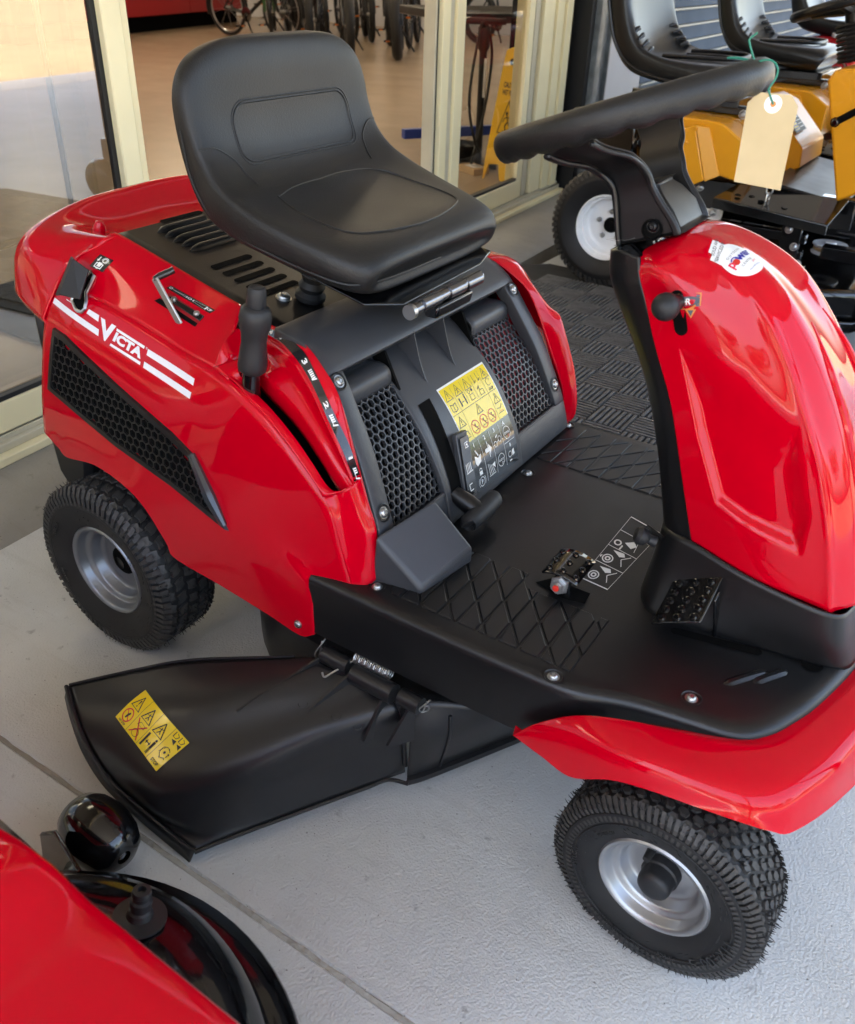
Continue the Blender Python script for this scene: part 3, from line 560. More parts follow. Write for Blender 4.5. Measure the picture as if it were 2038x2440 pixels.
# steel column by the door
col = thing('steel_column', 'dark grey weathered steel column beside the glass door', 'column', F(3.62, .06, 0))
fbox('flange', 3.475, 3.53, -.02, .10, .0, 3.0, 'gasket', col, bevel=.003)
fbox('flange', 3.53, 3.60, .02, .13, .0, 3.0, 'colsteel', col, bevel=.006)
fbox('web', 3.60, 3.78, .0, .09, .0, 3.0, 'colsteel', col, bevel=.003)
fbox('flange', 3.78, 3.80, .0, .11, .0, 3.0, 'colsteel', col, bevel=.003)
dp = fbox('downpipe', 3.82, 3.98, .0, .05, .0, 3.0, 'wallw', None, bevel=.02)
tag(dp, 'white wall panel edge between the steel column and the blue cladding', 'wall panel')
bw = thing('blue_cladding', 'blue horizontal weatherboard wall behind the yellow mowers', 'wall', F(6, -.1, 0))
fbox('wall_board', 4.0, 4.98, -.12, -.06, .0, 3.0, 'wallw', bw, bevel=.004)
z = 0.0
while z < 1.6:
    box('weatherboard', F(9.5, -.09, z+.055), (9, .05, .088), 'bluewall', bw, rot=FR @ Matrix.Rotation(math.radians(9), 3, 'X'), bevel=.002)
    fbox('joint_strip', 5.0, 14, -.085, -.050, z-.002, z+.010, 'blueline', bw, bevel=0)
    z += .105
# far side: bank of trees and a hedge across the road, seen in reflections
def tree(x, y, h, rad, leaf, seed, label):
    rng = random.Random(seed)
    t = thing('tree', label, 'tree', (x, y, -.16), 'trees across the road')
    tube('trunk', [(x, y, -.2), (x+.1, y, h*.3), (x-.1, y+.1, h*.62)], [.22, .16, .07], 'bark', t, 8)
    vs, fs = [], []
    for i in range(1500):
        d = Vector((rng.gauss(0, 1), rng.gauss(0, 1), rng.gauss(0, .8))).normalized()*(rng.random()**.45)
        c = Vector((x, y, h*.66))+Vector((d.x*rad, d.y*rad, d.z*h*.36))
        a = Vector((rng.uniform(-1, 1), rng.uniform(-1, 1), rng.uniform(-1, 1))).normalized(); b2 = a.orthogonal().normalized(); s = rng.uniform(.10, .26)
        k = len(vs); vs += [c-a*s, c+b2*s*.6, c+a*s, c-b2*s*.6]; fs.append((k, k+1, k+2, k+3))
    mk('crown', vs, fs, leaf, t, smooth=False)
for i, y in enumerate([-34, -27, -20, -13.5, -7, -.5, 6, 13, 20, 28, 37]):
    tree(31+random.uniform(-2, 3), y+random.uniform(-1.5, 1.5), random.uniform(4.5, 8), random.uniform(2.4, 3.6), 'leaf' if i % 3 else 'leaf2', i, 'leafy tree standing across the road from the shop')
for i, x in enumerate([-6, 1, 8, 15, 22]):
    tree(x, -30+random.uniform(-2, 2), random.uniform(4, 6.5), random.uniform(2.4, 3.4), 'leaf' if i % 2 else 'leaf2', 40+i, 'leafy tree standing at the end of the pavement')
# ---- mats
cm = tag(box('carpet_mat', (-1.42, 1.02, .037), (.86, 1.22, .010), 'carpet', bevel=.004), 'dark grey ribbed carpet mat inside behind the glass', 'mat')
def rubber_mat(name, x0, x1, y0, y1, label):
    t = thing(name, label, 'mat', ((x0+x1)/2, (y0+y1)/2, 0), 'rubber mats on the pavement')
    c = .10
    prism('base', [(x0+c, y0, .002), (x1-c, y0, .002), (x1, y0+c, .002), (x1, y1-c, .002), (x1-c, y1, .002), (x0+c, y1, .002), (x0, y1-c, .002), (x0, y0+c, .002)], (0, 0, .006), 'mat', t, bevel=.004)
    B = .1145; proto = []
    for k in range(2):
        b = Bag()
        for i in range(7):
            q = -B/2+B*(i+.5)/7
            b.box((0, q, 0) if k == 0 else (q, 0, 0), (B*.96, B/7*.50, .010) if k == 0 else (B/7*.50, B*.96, .010))
        proto.append(b)
    ms = [None, None]; nx = int((x1-x0-.10)/B); ny = int((y1-y0-.10)/B)
    for i in range(nx):
        for j in range(ny):
            if (i in (0, nx-1)) and (j in (0, ny-1)): continue
            k = (i+j) % 2; loc = Vector((x0+.05+B*(i+.5), y0+.05+B*(j+.5), .0105))
            if ms[k] is None:
                ob = proto[k].build('rib_block', 'matrib', None, smooth=False); ms[k] = ob.data
            else:
                ob = bpy.data.objects.new('rib_block', ms[k]); COL.objects.link(ob)
            ob.parent = t; ob.location = loc-Vector(t.location)
rubber_mat('rubber_mat', -.53, .66, .72, 2.30, 'black basket-weave rubber mat behind the red mower')
rubber_mat('rubber_mat', .685, 1.60, .72, 2.02, 'black basket-weave rubber mat beside the hood, under the yellow mower deck')

# ---------------------------------------------------------------- the red ride-on mower
def P(k): return [Vector(q) for q in PT[k]]
make_texts(['VICTA', 'V', 'ICTA', 'NO STEP', 'STOP', '1', '2', '3', '4', 'A', 'B', 'P', 'R', '!', 'SOLD AND', 'SERVICED BY', 'power', 'p', 'wer', 'O U T D O O R', 'C E N T R E', 'johnspt', 'Phone 5482 4026 Gympie', '11x4.00-5', '4PRS', 'NYLON', 'TUBELESS', 'MAX.INFLATE 10-22 P.S.I.', 'MAX.LOAD 400@20LBS', 'DCC', 'CAUTION', 'WET FLOOR', 'CLEANING IN', 'PROGRESS', 'DANGER', 'USE CARE IN HANDLING', '®'], bold=('V', 'ICTA', 'R', 'p', 'wer', '1', '2', '3', '4', 'A', 'B', 'P', 'STOP', 'NO STEP', 'CAUTION', 'WET FLOOR', 'CLEANING IN', 'PROGRESS', 'DANGER'))
mower = thing('ride_on_mower', 'red ride-on lawn mower with black seat, VICTA lettering and black side discharge chute', 'mower', (.5, 0, 0))
def mir(pts): return [V(p.x, -p.y, p.z) for p in pts]
# --- wheels
def wheel(parent, c, ax, R, w, rf, style, rimmat, hairs, letters, nt=34, detail=True, tyre_mat='rubber', rows=5):
    ax = Vector(ax).normalized(); c = Vector(c); up = V(0, 0, 1); u = up.cross(ax).normalized()
    prof = [(rf-.006, .36*w), (rf+.004, .40*w), (rf+.010, .43*w), ((rf+R)/2, .49*w), ((rf+R)/2+.012, .5*w), ((rf+R)/2+.0135, .492*w), (R-.032, .487*w), (R-.018, .455*w), (R-.009, .40*w), (R-.0055, .30*w), (R-.004, 0)]
    prof = prof+[(r, -h) for r, h in prof[:-1][::-1]]
    ty = lathe('tyre', prof, c, ax, tyre_mat, parent, 72, sharp=180)
    if detail:
        def tp(arc, h, dr):
            a = arc; hh = abs(h)/w
            r = R-.004-(.0015 if hh < .3 else .0015+(hh-.3)*(.045) if hh < .4 else .006+(hh-.4)*.14)+dr
            return c+ax*h+(u*math.sin(a)+up*math.cos(a))*r
        b = Bag(); da = 2*math.pi/nt
        hs = [(-.385+.77*i/(rows-1))*w for i in range(rows)]; hw = .77*w/(rows-1)*.5
        for i, h in enumerate(hs):
            for k in range(nt):
                a = da*(k+.5*(i % 2)); g = .80
                if style == 'hex': poly = [(-.50*da*g, 0), (-.26*da*g, hw*g), (.26*da*g, hw*g), (.50*da*g, 0), (.26*da*g, -hw*g), (-.26*da*g, -hw*g)]
                else: poly = [(-.46*da*g, -hw*.25), (-.40*da*g, hw*g), (.02*da, hw*g*.8), (.40*da*g, hw*g), (.46*da*g, -hw*.1), (.36*da*g, -hw*g), (.0, -hw*g*.75), (-.36*da*g, -hw*g)]
                n = len(poly); sk = (.10*da if (i % 2) else -.10*da)
                vs = [tp(a+x+sk*(y/hw), h+y, -.003) for x, y in poly]+[tp(a+x*.93+sk*(y/hw), h+y*.93, .0042) for x, y in poly]
                fs = [tuple(range(n, 2*n))]+[(j, (j+1) % n, n+(j+1) % n, n+j) for j in range(n)]
                b.add((vs, fs))
        for sgn in (1, -1):                                    # shoulder lugs
            for k in range(nt*2):
                a = da*.5*k; a2 = a+da*.06; wdt = da*.15
                vs = []
                for (r, h) in ((R-.006, .405*w), (R-.0165, .468*w), (R-.032, .4905*w)):
                    for dd in (-wdt, wdt):
                        for lift in (0, 1):
                            t_ = .0 if r > R-.01 else .12*da if r > R-.02 else .2*da
                            ww = dd*(1 if r > R-.02 else .8)
                            p = c+ax*sgn*(h+(.0016*lift if r < R-.01 else 0))+(u*math.sin(a+t_+ww)+up*math.cos(a+t_+ww))*(r+lift*(.004 if r > R-.01 else .003 if r > R-.02 else .0))
                            vs.append(p)
                fs = [(1, 3, 7, 5), (5, 7, 11, 9), (0, 1, 5, 4), (4, 5, 9, 8), (2, 6, 7, 3), (6, 10, 11, 7), (0, 2, 3, 1), (8, 9, 11, 10)]
                b.add((vs, fs))
        stuff(b.build('tread', 'tread', ty, smooth=False))
        if hairs:
            hb = Bag(); rng = random.Random(5)
            for k in range(hairs):
                a = rng.uniform(0, 2*math.pi); h = rng.choice([-.42, -.3, -.19, 0, .19, .3, .40, .44, .46])*w
                p = tp(a, h, .003); d = (u*math.sin(a)+up*math.cos(a)) if abs(h) < .35*w else ((u*math.sin(a)+up*math.cos(a))*.9+ax*(.25 if h > 0 else -.25))
                d = (d+Vector((rng.uniform(-.3, .3), rng.uniform(-.3, .3), rng.uniform(-.3, .3)))).normalized(); L = rng.uniform(.004, .0095)
                if (p+d*L).z < .001: continue
                hb.add(tubeg([p, p+d*L*.6+Vector((0, 0, -.0004)), p+d*L], [.0008, .0006, .0003], 4))
            for k in range(hairs//9):
                a = rng.uniform(0, 2*math.pi); r = rng.uniform(rf+.015, R-.035); p = c+ax*(.492*w)+(u*math.sin(a)+up*math.cos(a))*r
                d = (u*math.cos(a)-up*math.sin(a))*.8+ax*.35; d.normalize()
                hb.add(tubeg([p, p+d*.005], [.0005, .0003], 4))
            stuff(hb.build('rubber_hairs', 'rubber', ty))
        if letters:
            lb = Bag()
            for txt, r, a0, sz, sx in letters:
                vs, fs, wd = TEXT[txt]
                q = []
                for x, y in vs:
                    a = a0+x*sz*sx/r; rr = r+y*sz
                    q.append(c+ax*(.5*w+.0008)+(u*math.sin(a)+up*math.cos(a))*rr)
                lb.add((q, fs))
                rim_ = []
            lb.build('sidewall_lettering', 'emboss', ty, smooth=False, solid=.0012)
            for rr in (R-.036,):
                vs, fs = tubeg([c+ax*(.4885*w)+(u*math.sin(t*math.pi/36)+up*math.cos(t*math.pi/36))*rr for t in range(72)], .0012, 5, True)
                mk('sidewall_ridge', vs, fs, 'rubber', ty)
    # rim
    rp = [(rf-.004, .33*w), (rf+.001, .385*w), (rf-.001, .405*w), (rf-.004, .40*w), (rf-.007, .36*w), (rf-.009, .27*w), (rf-.012, .24*w), (rf-.017, .235*w), (rf-.020, .20*w), (rf-.022, .08*w), (rf-.026, .05*w), (rf-.036, .045*w), (rf-.042, .06*w), (.012, .065*w), (.012, -.05*w)]
    rm = lathe('wheel_rim', rp, c, ax, rimmat, parent, 64, sharp=50, solid=.002, off=0)
    return ty, rm
st = -.0633
fax = V(math.sin(st), -math.cos(st), 0)
fc = V(1.0184, -.3939, .138)-fax*.051
LET = [('11x4.00-5', .103, 2.0, .0145, 1.05), ('4PRS', .100, 2.72, .008, 1), ('MAX.INFLATE 10-22 P.S.I.', .107, 3.45, .0045, 1), ('MAX.LOAD 400@20LBS', .100, 3.45, .0045, 1), ('NYLON', .101, 4.62, .007, 1), ('TUBELESS', .090, 5.45, .0045, 1), ('DCC', .111, 3.0, .006, 1)]
ty, rm = wheel(mower, fc, fax, .138, .102, .0715, 'hex', 'rim', 950, LET, nt=48, rows=7)
lathe('hub_cap', [(0, .0445), (.008, .0445), (.016, .043), (.0200, .0395), (.0212, .035), (.0214, .024), (.0218, .0215), (.0240, .0195), (.0240, .008), (.0255, .004), (.0255, 0)], fc, fax, 'grip', rm, 32)
tube('valve_stem', [fc+V(-.012, 0, .050)+fax*.008, fc+V(-.014, 0, .051)+fax*.030, fc+V(-.014, 0, .050)+fax*.046], [.0065, .0055, .0045], 'rubber', rm, 12)
rax = V(0, -1, 0); rc_ = V(0, -.3076, .165)
ty2, rm2 = wheel(mower, rc_, rax, .165, .122, .0850, 'zed', 'rimr', 620, [('TUBELESS', .118, 5.2, .006, 1), ('NYLON', .118, 4.3, .006, 1)], nt=38, rows=5)
lathe('hub_cap', [(0, .014), (.016, .013), (.019, .009), (.019, -.01)], rc_+rax*.004, rax, 'black', rm2, 28)
lathe('axle_hub', [(.012, .02), (.026, .012), (.030, 0), (.030, -.03)], rc_, rax, 'dark', rm2, 28)
ty3, rm3 = wheel(mower, V(1.0184, .343, .138), V(-math.sin(st), math.cos(st), 0), .138, .102, .0715, 'hex', 'rim', 0, None)
ty4, rm4 = wheel(mower, V(0, .3076, .165), V(0, 1, 0), .165, .122, .0850, 'zed', 'rimr', 0, None, nt=36)
tube('axle', [(0, -.30, .165), (0, .30, .165)], .014, 'dark', mower)
tube('axle', [(1.018, -.33, .138), (1.018, .33, .138)], .014, 'dark', mower)
# --- rear shell, near and far side
g = loft([P('rc'), P('rd'), P('re'), P('rf'), [p+V(0, .016, .001) for p in P('rf')]], 90, 7, sharp=(3,))
# soft dent along the grille and small recess at the tail
side = gridobj('side_panel', g, 'red', mower, geo='side', flip=True, solid=.003, sharp=60)
gridobj('side_panel', [[V(p.x, -p.y, p.z) for p in r] for r in g], 'red', mower, solid=.003, sharp=60)
led = [P('ra'), P('rb'), [Vector(PT['rc'][i]) for i in range(5)]]
led[0] = [V(-.03, -.203, .715)]+led[0]; led[1] = led[1]
gl_ = loft(led, 60, 10)
gridobj('top_ledge', gl_, 'red', mower, geo='ledge', flip=True, solid=.003, sharp=60)
gridobj('top_ledge', [[V(p.x, -p.y, p.z) for p in r] for r in gl_], 'red', mower, solid=.003, sharp=60)
ge = loft([P('ear'), [p.lerp(q, .5)+V(.006, 0, -.002) for p, q in zip(P('ear'), P('earb'))], P('earb')], 24, 5)
E0, E1, E2, E3, E4 = P('E0'), P('E1'), P('E2'), P('E3'), P('E4')
gs = loft([E0[:6], [p for p in E1]], 60, 4)
gw = loft([E1, [p.lerp(q, .55)+V(0, .004, -.002) for p, q in zip(curve(E1, 7), curve(E2, 7))], E2, [p+V(-.002, .002, -.03) for p in E2]], 60, 4, sharp=(2,))
gr = loft([E4, E3, [p+V(-.002, -.001, -.03) for p in E3]], 60, 5, sharp=(1,))
gv = loft([P('earb'), [V(.30, -.312, .593), V(.305, -.301, .598), V(.312, -.287, .602), V(.315, -.268, .600)]], 16, 3)
gf = loft([P('L0'), P('L1'), P('L2'), P('L3')], 30, 5)
for nm, gg in (('gear_strip', gs), ('gear_recess', gw), ('fender_rim', gr), ('fender_front', gf), ('fender_step', ge), ('fender_step', gv)):
    gridobj(nm, gg, 'red', mower, geo=nm if nm != 'fender_step' else None, flip=True, solid=.0025, sharp=60)
OUTF = [V(.30, .322, .628), V(.36, .325, .632), V(.41, .322, .622), V(.452, .322, .576), V(.478, .330, .552), V(.496, .331, .546), V(.512, .322, .528), V(.545, .322, .446), V(.557, .322, .370), V(.540, .322, .338)]
CRF = [V(.27, .335, .59), V(.34, .345, .58), V(.38, .345, .56), V(.42, .345, .53), V(.445, .347, .51), V(.458, .347, .50), V(.47, .345, .48), V(.50, .345, .41), V(.515, .345, .36), V(.515, .342, .325)]
gfar = loft([mir(E0[1:]), [a.lerp(b, .5)+V(.008, 0, .006) for a, b in zip(curve(mir(E0[1:]), 10), curve(OUTF, 10))], OUTF, CRF], 70, 7)
gridobj('fender_front', gfar, 'red', mower, flip=False, solid=.003, sharp=60)
gridobj('fender_front', loft([mir(P('ra'))[-1:]+mir(E0[:3]), [V(.25, .29, .66), V(.30, .30, .648), V(.34, .318, .632), V(.38, .326, .626)], [V(.25, .31, .60), V(.29, .33, .59), V(.33, .342, .58), V(.38, .345, .565)]], 30, 6), 'red', mower, flip=False, solid=.003, sharp=60)
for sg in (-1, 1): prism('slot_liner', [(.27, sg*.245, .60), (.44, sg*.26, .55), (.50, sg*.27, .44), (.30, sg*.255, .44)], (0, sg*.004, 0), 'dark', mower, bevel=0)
# --- tail
TP = [  # columns across y (near to far), rows inner -> lip -> down
    [V(-.055, -.252, .684), V(-.10, -.262, .668), V(-.142, -.288, .592)],
    [V(-.03, -.232, .700), V(-.135, -.248, .690), V(-.20, -.262, .655), V(-.232, -.262, .600)],
    [V(-.03, -.204, .712), V(-.14, -.215, .700), V(-.21, -.222, .685), V(-.236, -.235, .60)],
]
rows_in = [V(-.054, -.2535, .687), V(-.033, -.232, .699), V(-.02, -.204, .709), V(-.03, -.12, .672), V(-.035, 0, .668), V(-.03, .12, .672), V(-.02, .204, .709), V(-.033, .232, .699), V(-.056, .253, .684)]
rows_m = [V(-.072, -.2655, .664), V(-.115, -.245, .692), V(-.125, -.205, .702), V(-.155, -.11, .683), V(-.16, 0, .683), V(-.155, .11, .683), V(-.125, .205, .702), V(-.115, .245, .692), V(-.090, .268, .668)]
rows_l = [V(-.090, -.2765, .639), V(-.165, -.262, .682), V(-.19, -.215, .704), V(-.21, -.11, .716), V(-.215, 0, .720), V(-.21, .11, .722), V(-.19, .215, .716), V(-.165, .262, .690), V(-.118, .279, .640)]
rows_o = [V(-.101, -.2900, .611), V(-.205, -.266, .655), V(-.226, -.222, .680), V(-.24, -.11, .700), V(-.245, 0, .705), V(-.24, .11, .705), V(-.226, .222, .690), V(-.205, .266, .655), V(-.130, .286, .612)]
rows_b = [V(-.112, -.3015, .583), V(-.226, -.268, .597), V(-.250, -.222, .600), V(-.268, -.11, .605), V(-.275, 0, .607), V(-.268, .11, .605), V(-.250, .222, .600), V(-.226, .268, .597), V(-.140, .290, .588)]
rows_c = [p+V(.012, .0, -.012) for p in rows_b]
gt = loft([rows_in, rows_m, rows_l, rows_o, rows_b, rows_c], 90, 7, sharp=(4,))
gridobj('tail_cowl', gt, 'red', mower, geo='tail', solid=.003, sharp=60)
# rear wall + bumper bar below the tail
box('rear_wall', (-.165, 0, .47), (.02, .56, .26), 'black', mower, bevel=.01)
tube('rear_bar', [(-.16, -.25, .50), (-.205, -.25, .40), (-.205, -.25, .30), (-.16, -.24, .235), (-.10, -.2, .22)], .014, 'gloss', mower, 10, smooth=5)
prism('mud_guard', [(-.155, -.315, .40), (-.145, -.315, .30), (-.12, -.315, .265), (-.07, -.315, .26), (-.04, -.315, .40)], (0, .10, 0), 'black', mower, bevel=.012)
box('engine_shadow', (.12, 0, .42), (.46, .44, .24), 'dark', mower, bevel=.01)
box('underbody_light_block', (.16, 0, .255), (.52, .44, .12), 'dark', mower, bevel=.01)  # added dark block, keeps light out so the ground below is darker
box('chassis', (.55, 0, .215), (1.1, .30, .07), 'dark', mower, bevel=.01)
# tail bump
lathe('rubber_stop', [(0, .014), (.006, .012), (.010, .004), (.011, -.004)], (-.115, -.165, .697), (.2, 0, 1), 'red', mower, 20)
# --- side grille
GP = P('grille_out')
def sidept(x, z, h):                         # point on the side panel at given (x,z), lifted h
    loc, nor, i, d = BS.ray_cast(V(x, -.6, z), V(0, 1, 0), 1)
    if loc is None: loc, nor = V(x, -.33, z), V(0, -1, .2)
    if nor.y > 0: nor = -nor
    return loc+nor*h
BS = BVHTree.FromPolygons(*GEO['side'])
gp2 = [(p.x, p.z) for p in GP]
cen = (sum(p[0] for p in gp2)/len(gp2), sum(p[1] for p in gp2)/len(gp2))
def inset(poly, d):
    n = len(poly); out = []
    for i in range(n):
        a, b, c_ = Vector(poly[i-1]), Vector(poly[i]), Vector(poly[(i+1) % n])
        e1, e2 = (b-a).normalized(), (c_-b).normalized(); n1, n2 = V(-e1.y, e1.x), V(-e2.y, e2.x); m_ = (n1+n2)
        m_ = m_/max(.35, m_.length_squared)*2
        out.append(((b+m_*d)[0], (b+m_*d)[1]))
    return out
area = sum(gp2[i-1][0]*gp2[i][1]-gp2[i][0]*gp2[i-1][1] for i in range(len(gp2)))
sg = 1 if area > 0 else -1
def dens(poly, k=6):
    o = []
    for i in range(len(poly)):
        a, b = Vector(poly[i]), Vector(poly[(i+1) % len(poly)]); o += [tuple(a.lerp(b, j/k)) for j in range(k)]
    return o
loops = [(0, .000), (.0015, .005), (.010, .0055), (.012, .001)]
vs = []
base_in = [inset(gp2, sg*d) for d, h in loops]
for q, (d, h) in zip(base_in, loops): vs += [sidept(x, z, h) for x, z in dens(q)]
nn = len(dens(gp2))
grl = mk('side_grille', vs, gridfaces(4, nn, closed_c=True), 'black', mower, sharp=40)
floor_b = Bag()
q = dens(base_in[3]); vsb = [sidept(x, z, .0012) for x, z in q]+[sidept(cen[0], cen[1], .0012)]
tess = tessellate_polygon([[V(x, z, 0) for x, z in q]])
inn = inpoly(base_in[2])
ang = math.atan2(-.40, 1); ca, sa = math.cos(ang), math.sin(ang)
def gmap(u_, v_, h): return sidept(u_, v_, .0046+h)
hexgrille(gmap, lambda a, b: inn(a, b), -.13, .32, .33, .60, .0085, .0016, .0034, floor_b).build('honeycomb', 'black', grl); floor_b.build('honeycomb_floor', 'dark', grl, smooth=False)
tube('trim', [sidept(*gp2[4], .004), sidept(gp2[4][0]*.45+gp2[5][0]*.55, gp2[4][1]*.45+gp2[5][1]*.55, .006), sidept(gp2[5][0]-.006, gp2[5][1]+.008, .004)], [.006, .010, .005], 'smoke', grl, 8)
# --- engine cover under the seat
CN = V(.238, 0, .971)
def cov(x, y, h=0): return V(x, y, .7000-.245*x)+CN*h
g = [[cov(-.035+.335*i/10, -.206+.412*j/12, 0) for j in range(13)] for i in range(11)]
gridobj('engine_cover', [[cov(-.04, y_, -.02) for y_ in [p.y for p in g[0]]]]+g+[[cov(.305, p.y, -.03) for p in g[0]]], 'blackrough', mower, flip=True, geo='cover', sharp=30, solid=.002)
def pill(a, b, w_, d=8):
    a, b = Vector(a), Vector(b); t = (b-a).normalized(); n = V(-t.y, t.x); o = []
    for i in range(d+1):
        an = math.pi/2+math.pi*i/d; o.append(a+(t*math.cos(an)+n*math.sin(an))*w_/2)
    for i in range(d+1):
        an = -math.pi/2+math.pi*i/d; o.append(b+(t*math.cos(an)+n*math.sin(an))*w_/2)
    return [(p.x, p.y) for p in o]
for k in range(5):                                             # raised louvres
    x = -.010+k*.0175; y0 = -.138; L = .105
    gv_ = []
    for i in range(9):
        s_ = i/8; yy = y0+L*s_; sc_ = min(1, math.sin(min(s_*5, 1)*math.pi/2)) if s_ < .2 else 1
        gv_.append([cov(x+math.cos(math.pi*j/8)*.0075*sc_, yy, math.sin(math.pi*j/8)*.010*sc_-.001) for j in range(9)])
    gridobj('louvre', gv_, 'blackrough', mower)
for k in range(5):
    x = .117+k*.024; q = pill((x, -.140), (x, -.065), .013)
    mk('vent_slot', [cov(a, b, .0009) for a, b in q], [tuple(range(len(q)))], 'dark', mower, smooth=False)
q = pill((-.034, -.10), (-.034, -.02), .012); mk('vent_slot', [cov(a, b, .0009) for a, b in q], [tuple(range(len(q)))], 'dark', mower, smooth=False)
bolt('cover_bolt', cov(.236, -.118, .001), CN, .010, 'zinc', mower, .006)
lathe('seat_spring', [(.020, .0), (.024, .004), (.024, .010), (.018, .016), (.021, .024), (.016, .032), (.019, .042), (.012, .055)], cov(.26, -.085), CN, 'rubber', mower, 24)
lathe('seat_spring', [(.020, .0), (.024, .004), (.024, .010), (.018, .016), (.021, .024), (.016, .032), (.019, .042), (.012, .055)], cov(.26, .085), CN, 'rubber', mower, 24)
prism('seat_bracket', [(.285, -.20, .626), (.33, -.215, .628), (.345, -.205, .628), (.35, -.19, .628), (.31, -.15, .63), (.29, -.15, .632)], (0, 0, -.03), 'blackrough', mower, bevel=.006)
# --- seat
SEC = [ # top x,z | bottom x,z | half width | bolster
    (.438, .722, .430, .709, .140, 0), (.447, .738, .430, .694, .168, .0), (.433, .756, .415, .690, .186, .002), (.400, .766, .390, .694, .198, .006), (.345, .770, .345, .706, .206, .016),
    (.285, .777, .285, .722, .212, .024), (.235, .788, .225, .737, .212, .030), (.200, .808, .172, .758, .209, .030), (.178, .842, .138, .800, .205, .022),
    (.168, .882, .120, .860, .204, .012), (.165, .920, .113, .915, .202, .006), (.163, .950, .113, .950, .188, .003), (.159, .972, .118, .970, .163, 0), (.153, .985, .126, .982, .125, 0), (.143, .990, .136, .988, .075, 0)]
rings = []; M = 44
SC = [catmull([V(a, b, 0) for a, b, *_ in SEC], 4), catmull([V(c, d, 0) for _, _, c, d, *_ in SEC], 4), catmull([V(h, b, 0) for *_, h, b in SEC], 4)]
for T_, B_, H_ in zip(*SC):
    mid = (T_+B_)/2; half = (T_-B_)/2; ring = []
    for j in range(M):
        a = 2*math.pi*j/M; c_, s_ = math.cos(a), math.sin(a)
        yy = H_.x*math.copysign(abs(c_)**.55, c_); q = math.copysign(abs(s_)**.62, s_)
        p = mid+half*q; bo = 0
        if s_ > 0: bo = H_.y*(abs(yy)/max(H_.x, .01))**2.2
        hd = half.normalized()
        ring.append(V(p.x+hd.x*bo, yy, p.y+hd.y*bo))
    rings.append(ring)
vs = [p for r in rings for p in r]; fs = gridfaces(len(rings), M, closed_c=True)+[tuple(range(M))[::-1], tuple(range((len(rings)-1)*M, len(rings)*M))]
fs = [f[::-1] for f in fs]
seat = mk('seat', vs, fs, 'seat', mower, sharp=180, geo='seat')
BT = BVHTree.FromPolygons(*GEO['seat'])
def seam(pts, ray, name='seam', r=.0018, closed=True, dense=False):
    ray = Vector(ray).normalized(); out = []
    for p in (resample([Vector(q) for q in pts+[pts[0]]], 90) if dense else catmull(pts+[pts[0]] if closed else pts, 8)):
        loc, n_, i, d = BT.ray_cast(Vector(p)-ray*.2, ray, .5)
        if loc: out.append(loc)
    if closed: out = out[:-1]
    vs_, fs_ = tubeg(out, r, 6, closed); mk(name, vs_, fs_, 'seat', seat)
def rrect(w0, w1, z0, z1, r, f):
    P_ = []
    for cx_, cz, a0 in ((w1-r, z1-r, 0), (w0+r, z1-r, 90), (w0+r, z0+r, 180), (w1-r, z0+r, 270)):
        for k in range(7):
            a = math.radians(a0+15*k); P_.append(f(cx_+r*math.cos(a), cz+r*math.sin(a)))
    return P_
def bk(y_, z_): return V(.3, y_, z_-.012*(abs(y_)/.13)**2)
seam(rrect(-.128, .132, .857, .935, .024, bk), (-1, 0, -.15), dense=True); seam(rrect(-.132, .136, .853, .939, .026, bk), (-1, 0, -.15), r=.0012, dense=True)
pan = [V(.243, -.125, 1), V(.222, -.06, 1), V(.218, .06, 1), V(.243, .125, 1), (V(.30, .140, 1)), V(.37, .140, 1), V(.40, .105, 1), V(.415, 0, 1), V(.40, -.105, 1), V(.37, -.140, 1), V(.30, -.140, 1)]
seam(pan, (0, 0, -1)); 
for sg_ in (-1, 1):
    seam([V(.30, sg_*.202, .870), V(.30, sg_*.175, .868), V(.30, sg_*.15, .850), V(.30, sg_*.142, .832), V(.30, sg_*.135, .815)], (-1, 0, -.1), r=.0015, closed=False)
tube('edge_piping', [V(.442, 0, .716), V(.440, -.12, .716), V(.428, -.18, .717), V(.40, -.202, .722), V(.33, -.209, .735), V(.25, -.210, .752), V(.19, -.207, .775), V(.155, -.204, .82), V(.143, -.203, .88)], .0016, 'seat', seat, 6, smooth=6)
# seat hinge
tube('hinge_pin', [(.463, -.105, .667), (.463, .085, .672)], .0085, 'steel', mower, 16)
tube('hinge_pin', [(.463, -.112, .667), (.463, -.104, .667)], .011, 'zinc', mower, 16)
for y_ in (-.06, .01, .06): tube('hinge_knuckle', [(.463, y_-.022, .669), (.463, y_+.022, .669)], .0105, 'steel', mower, 16)
prism('seat_plate', [(.46, -.12, .682), (.455, .10, .686), (.44, .16, .690), (.25, .16, .72), (.25, -.15, .715), (.42, -.16, .684)], (0, 0, -.004), 'gloss', mower, bevel=.0015)
prism('hinge_bracket', [(.475, -.05, .66), (.470, -.05, .64), (.45, -.05, .640), (.44, -.05, .66)], (0, .10, 0), 'gloss', mower, bevel=.004)
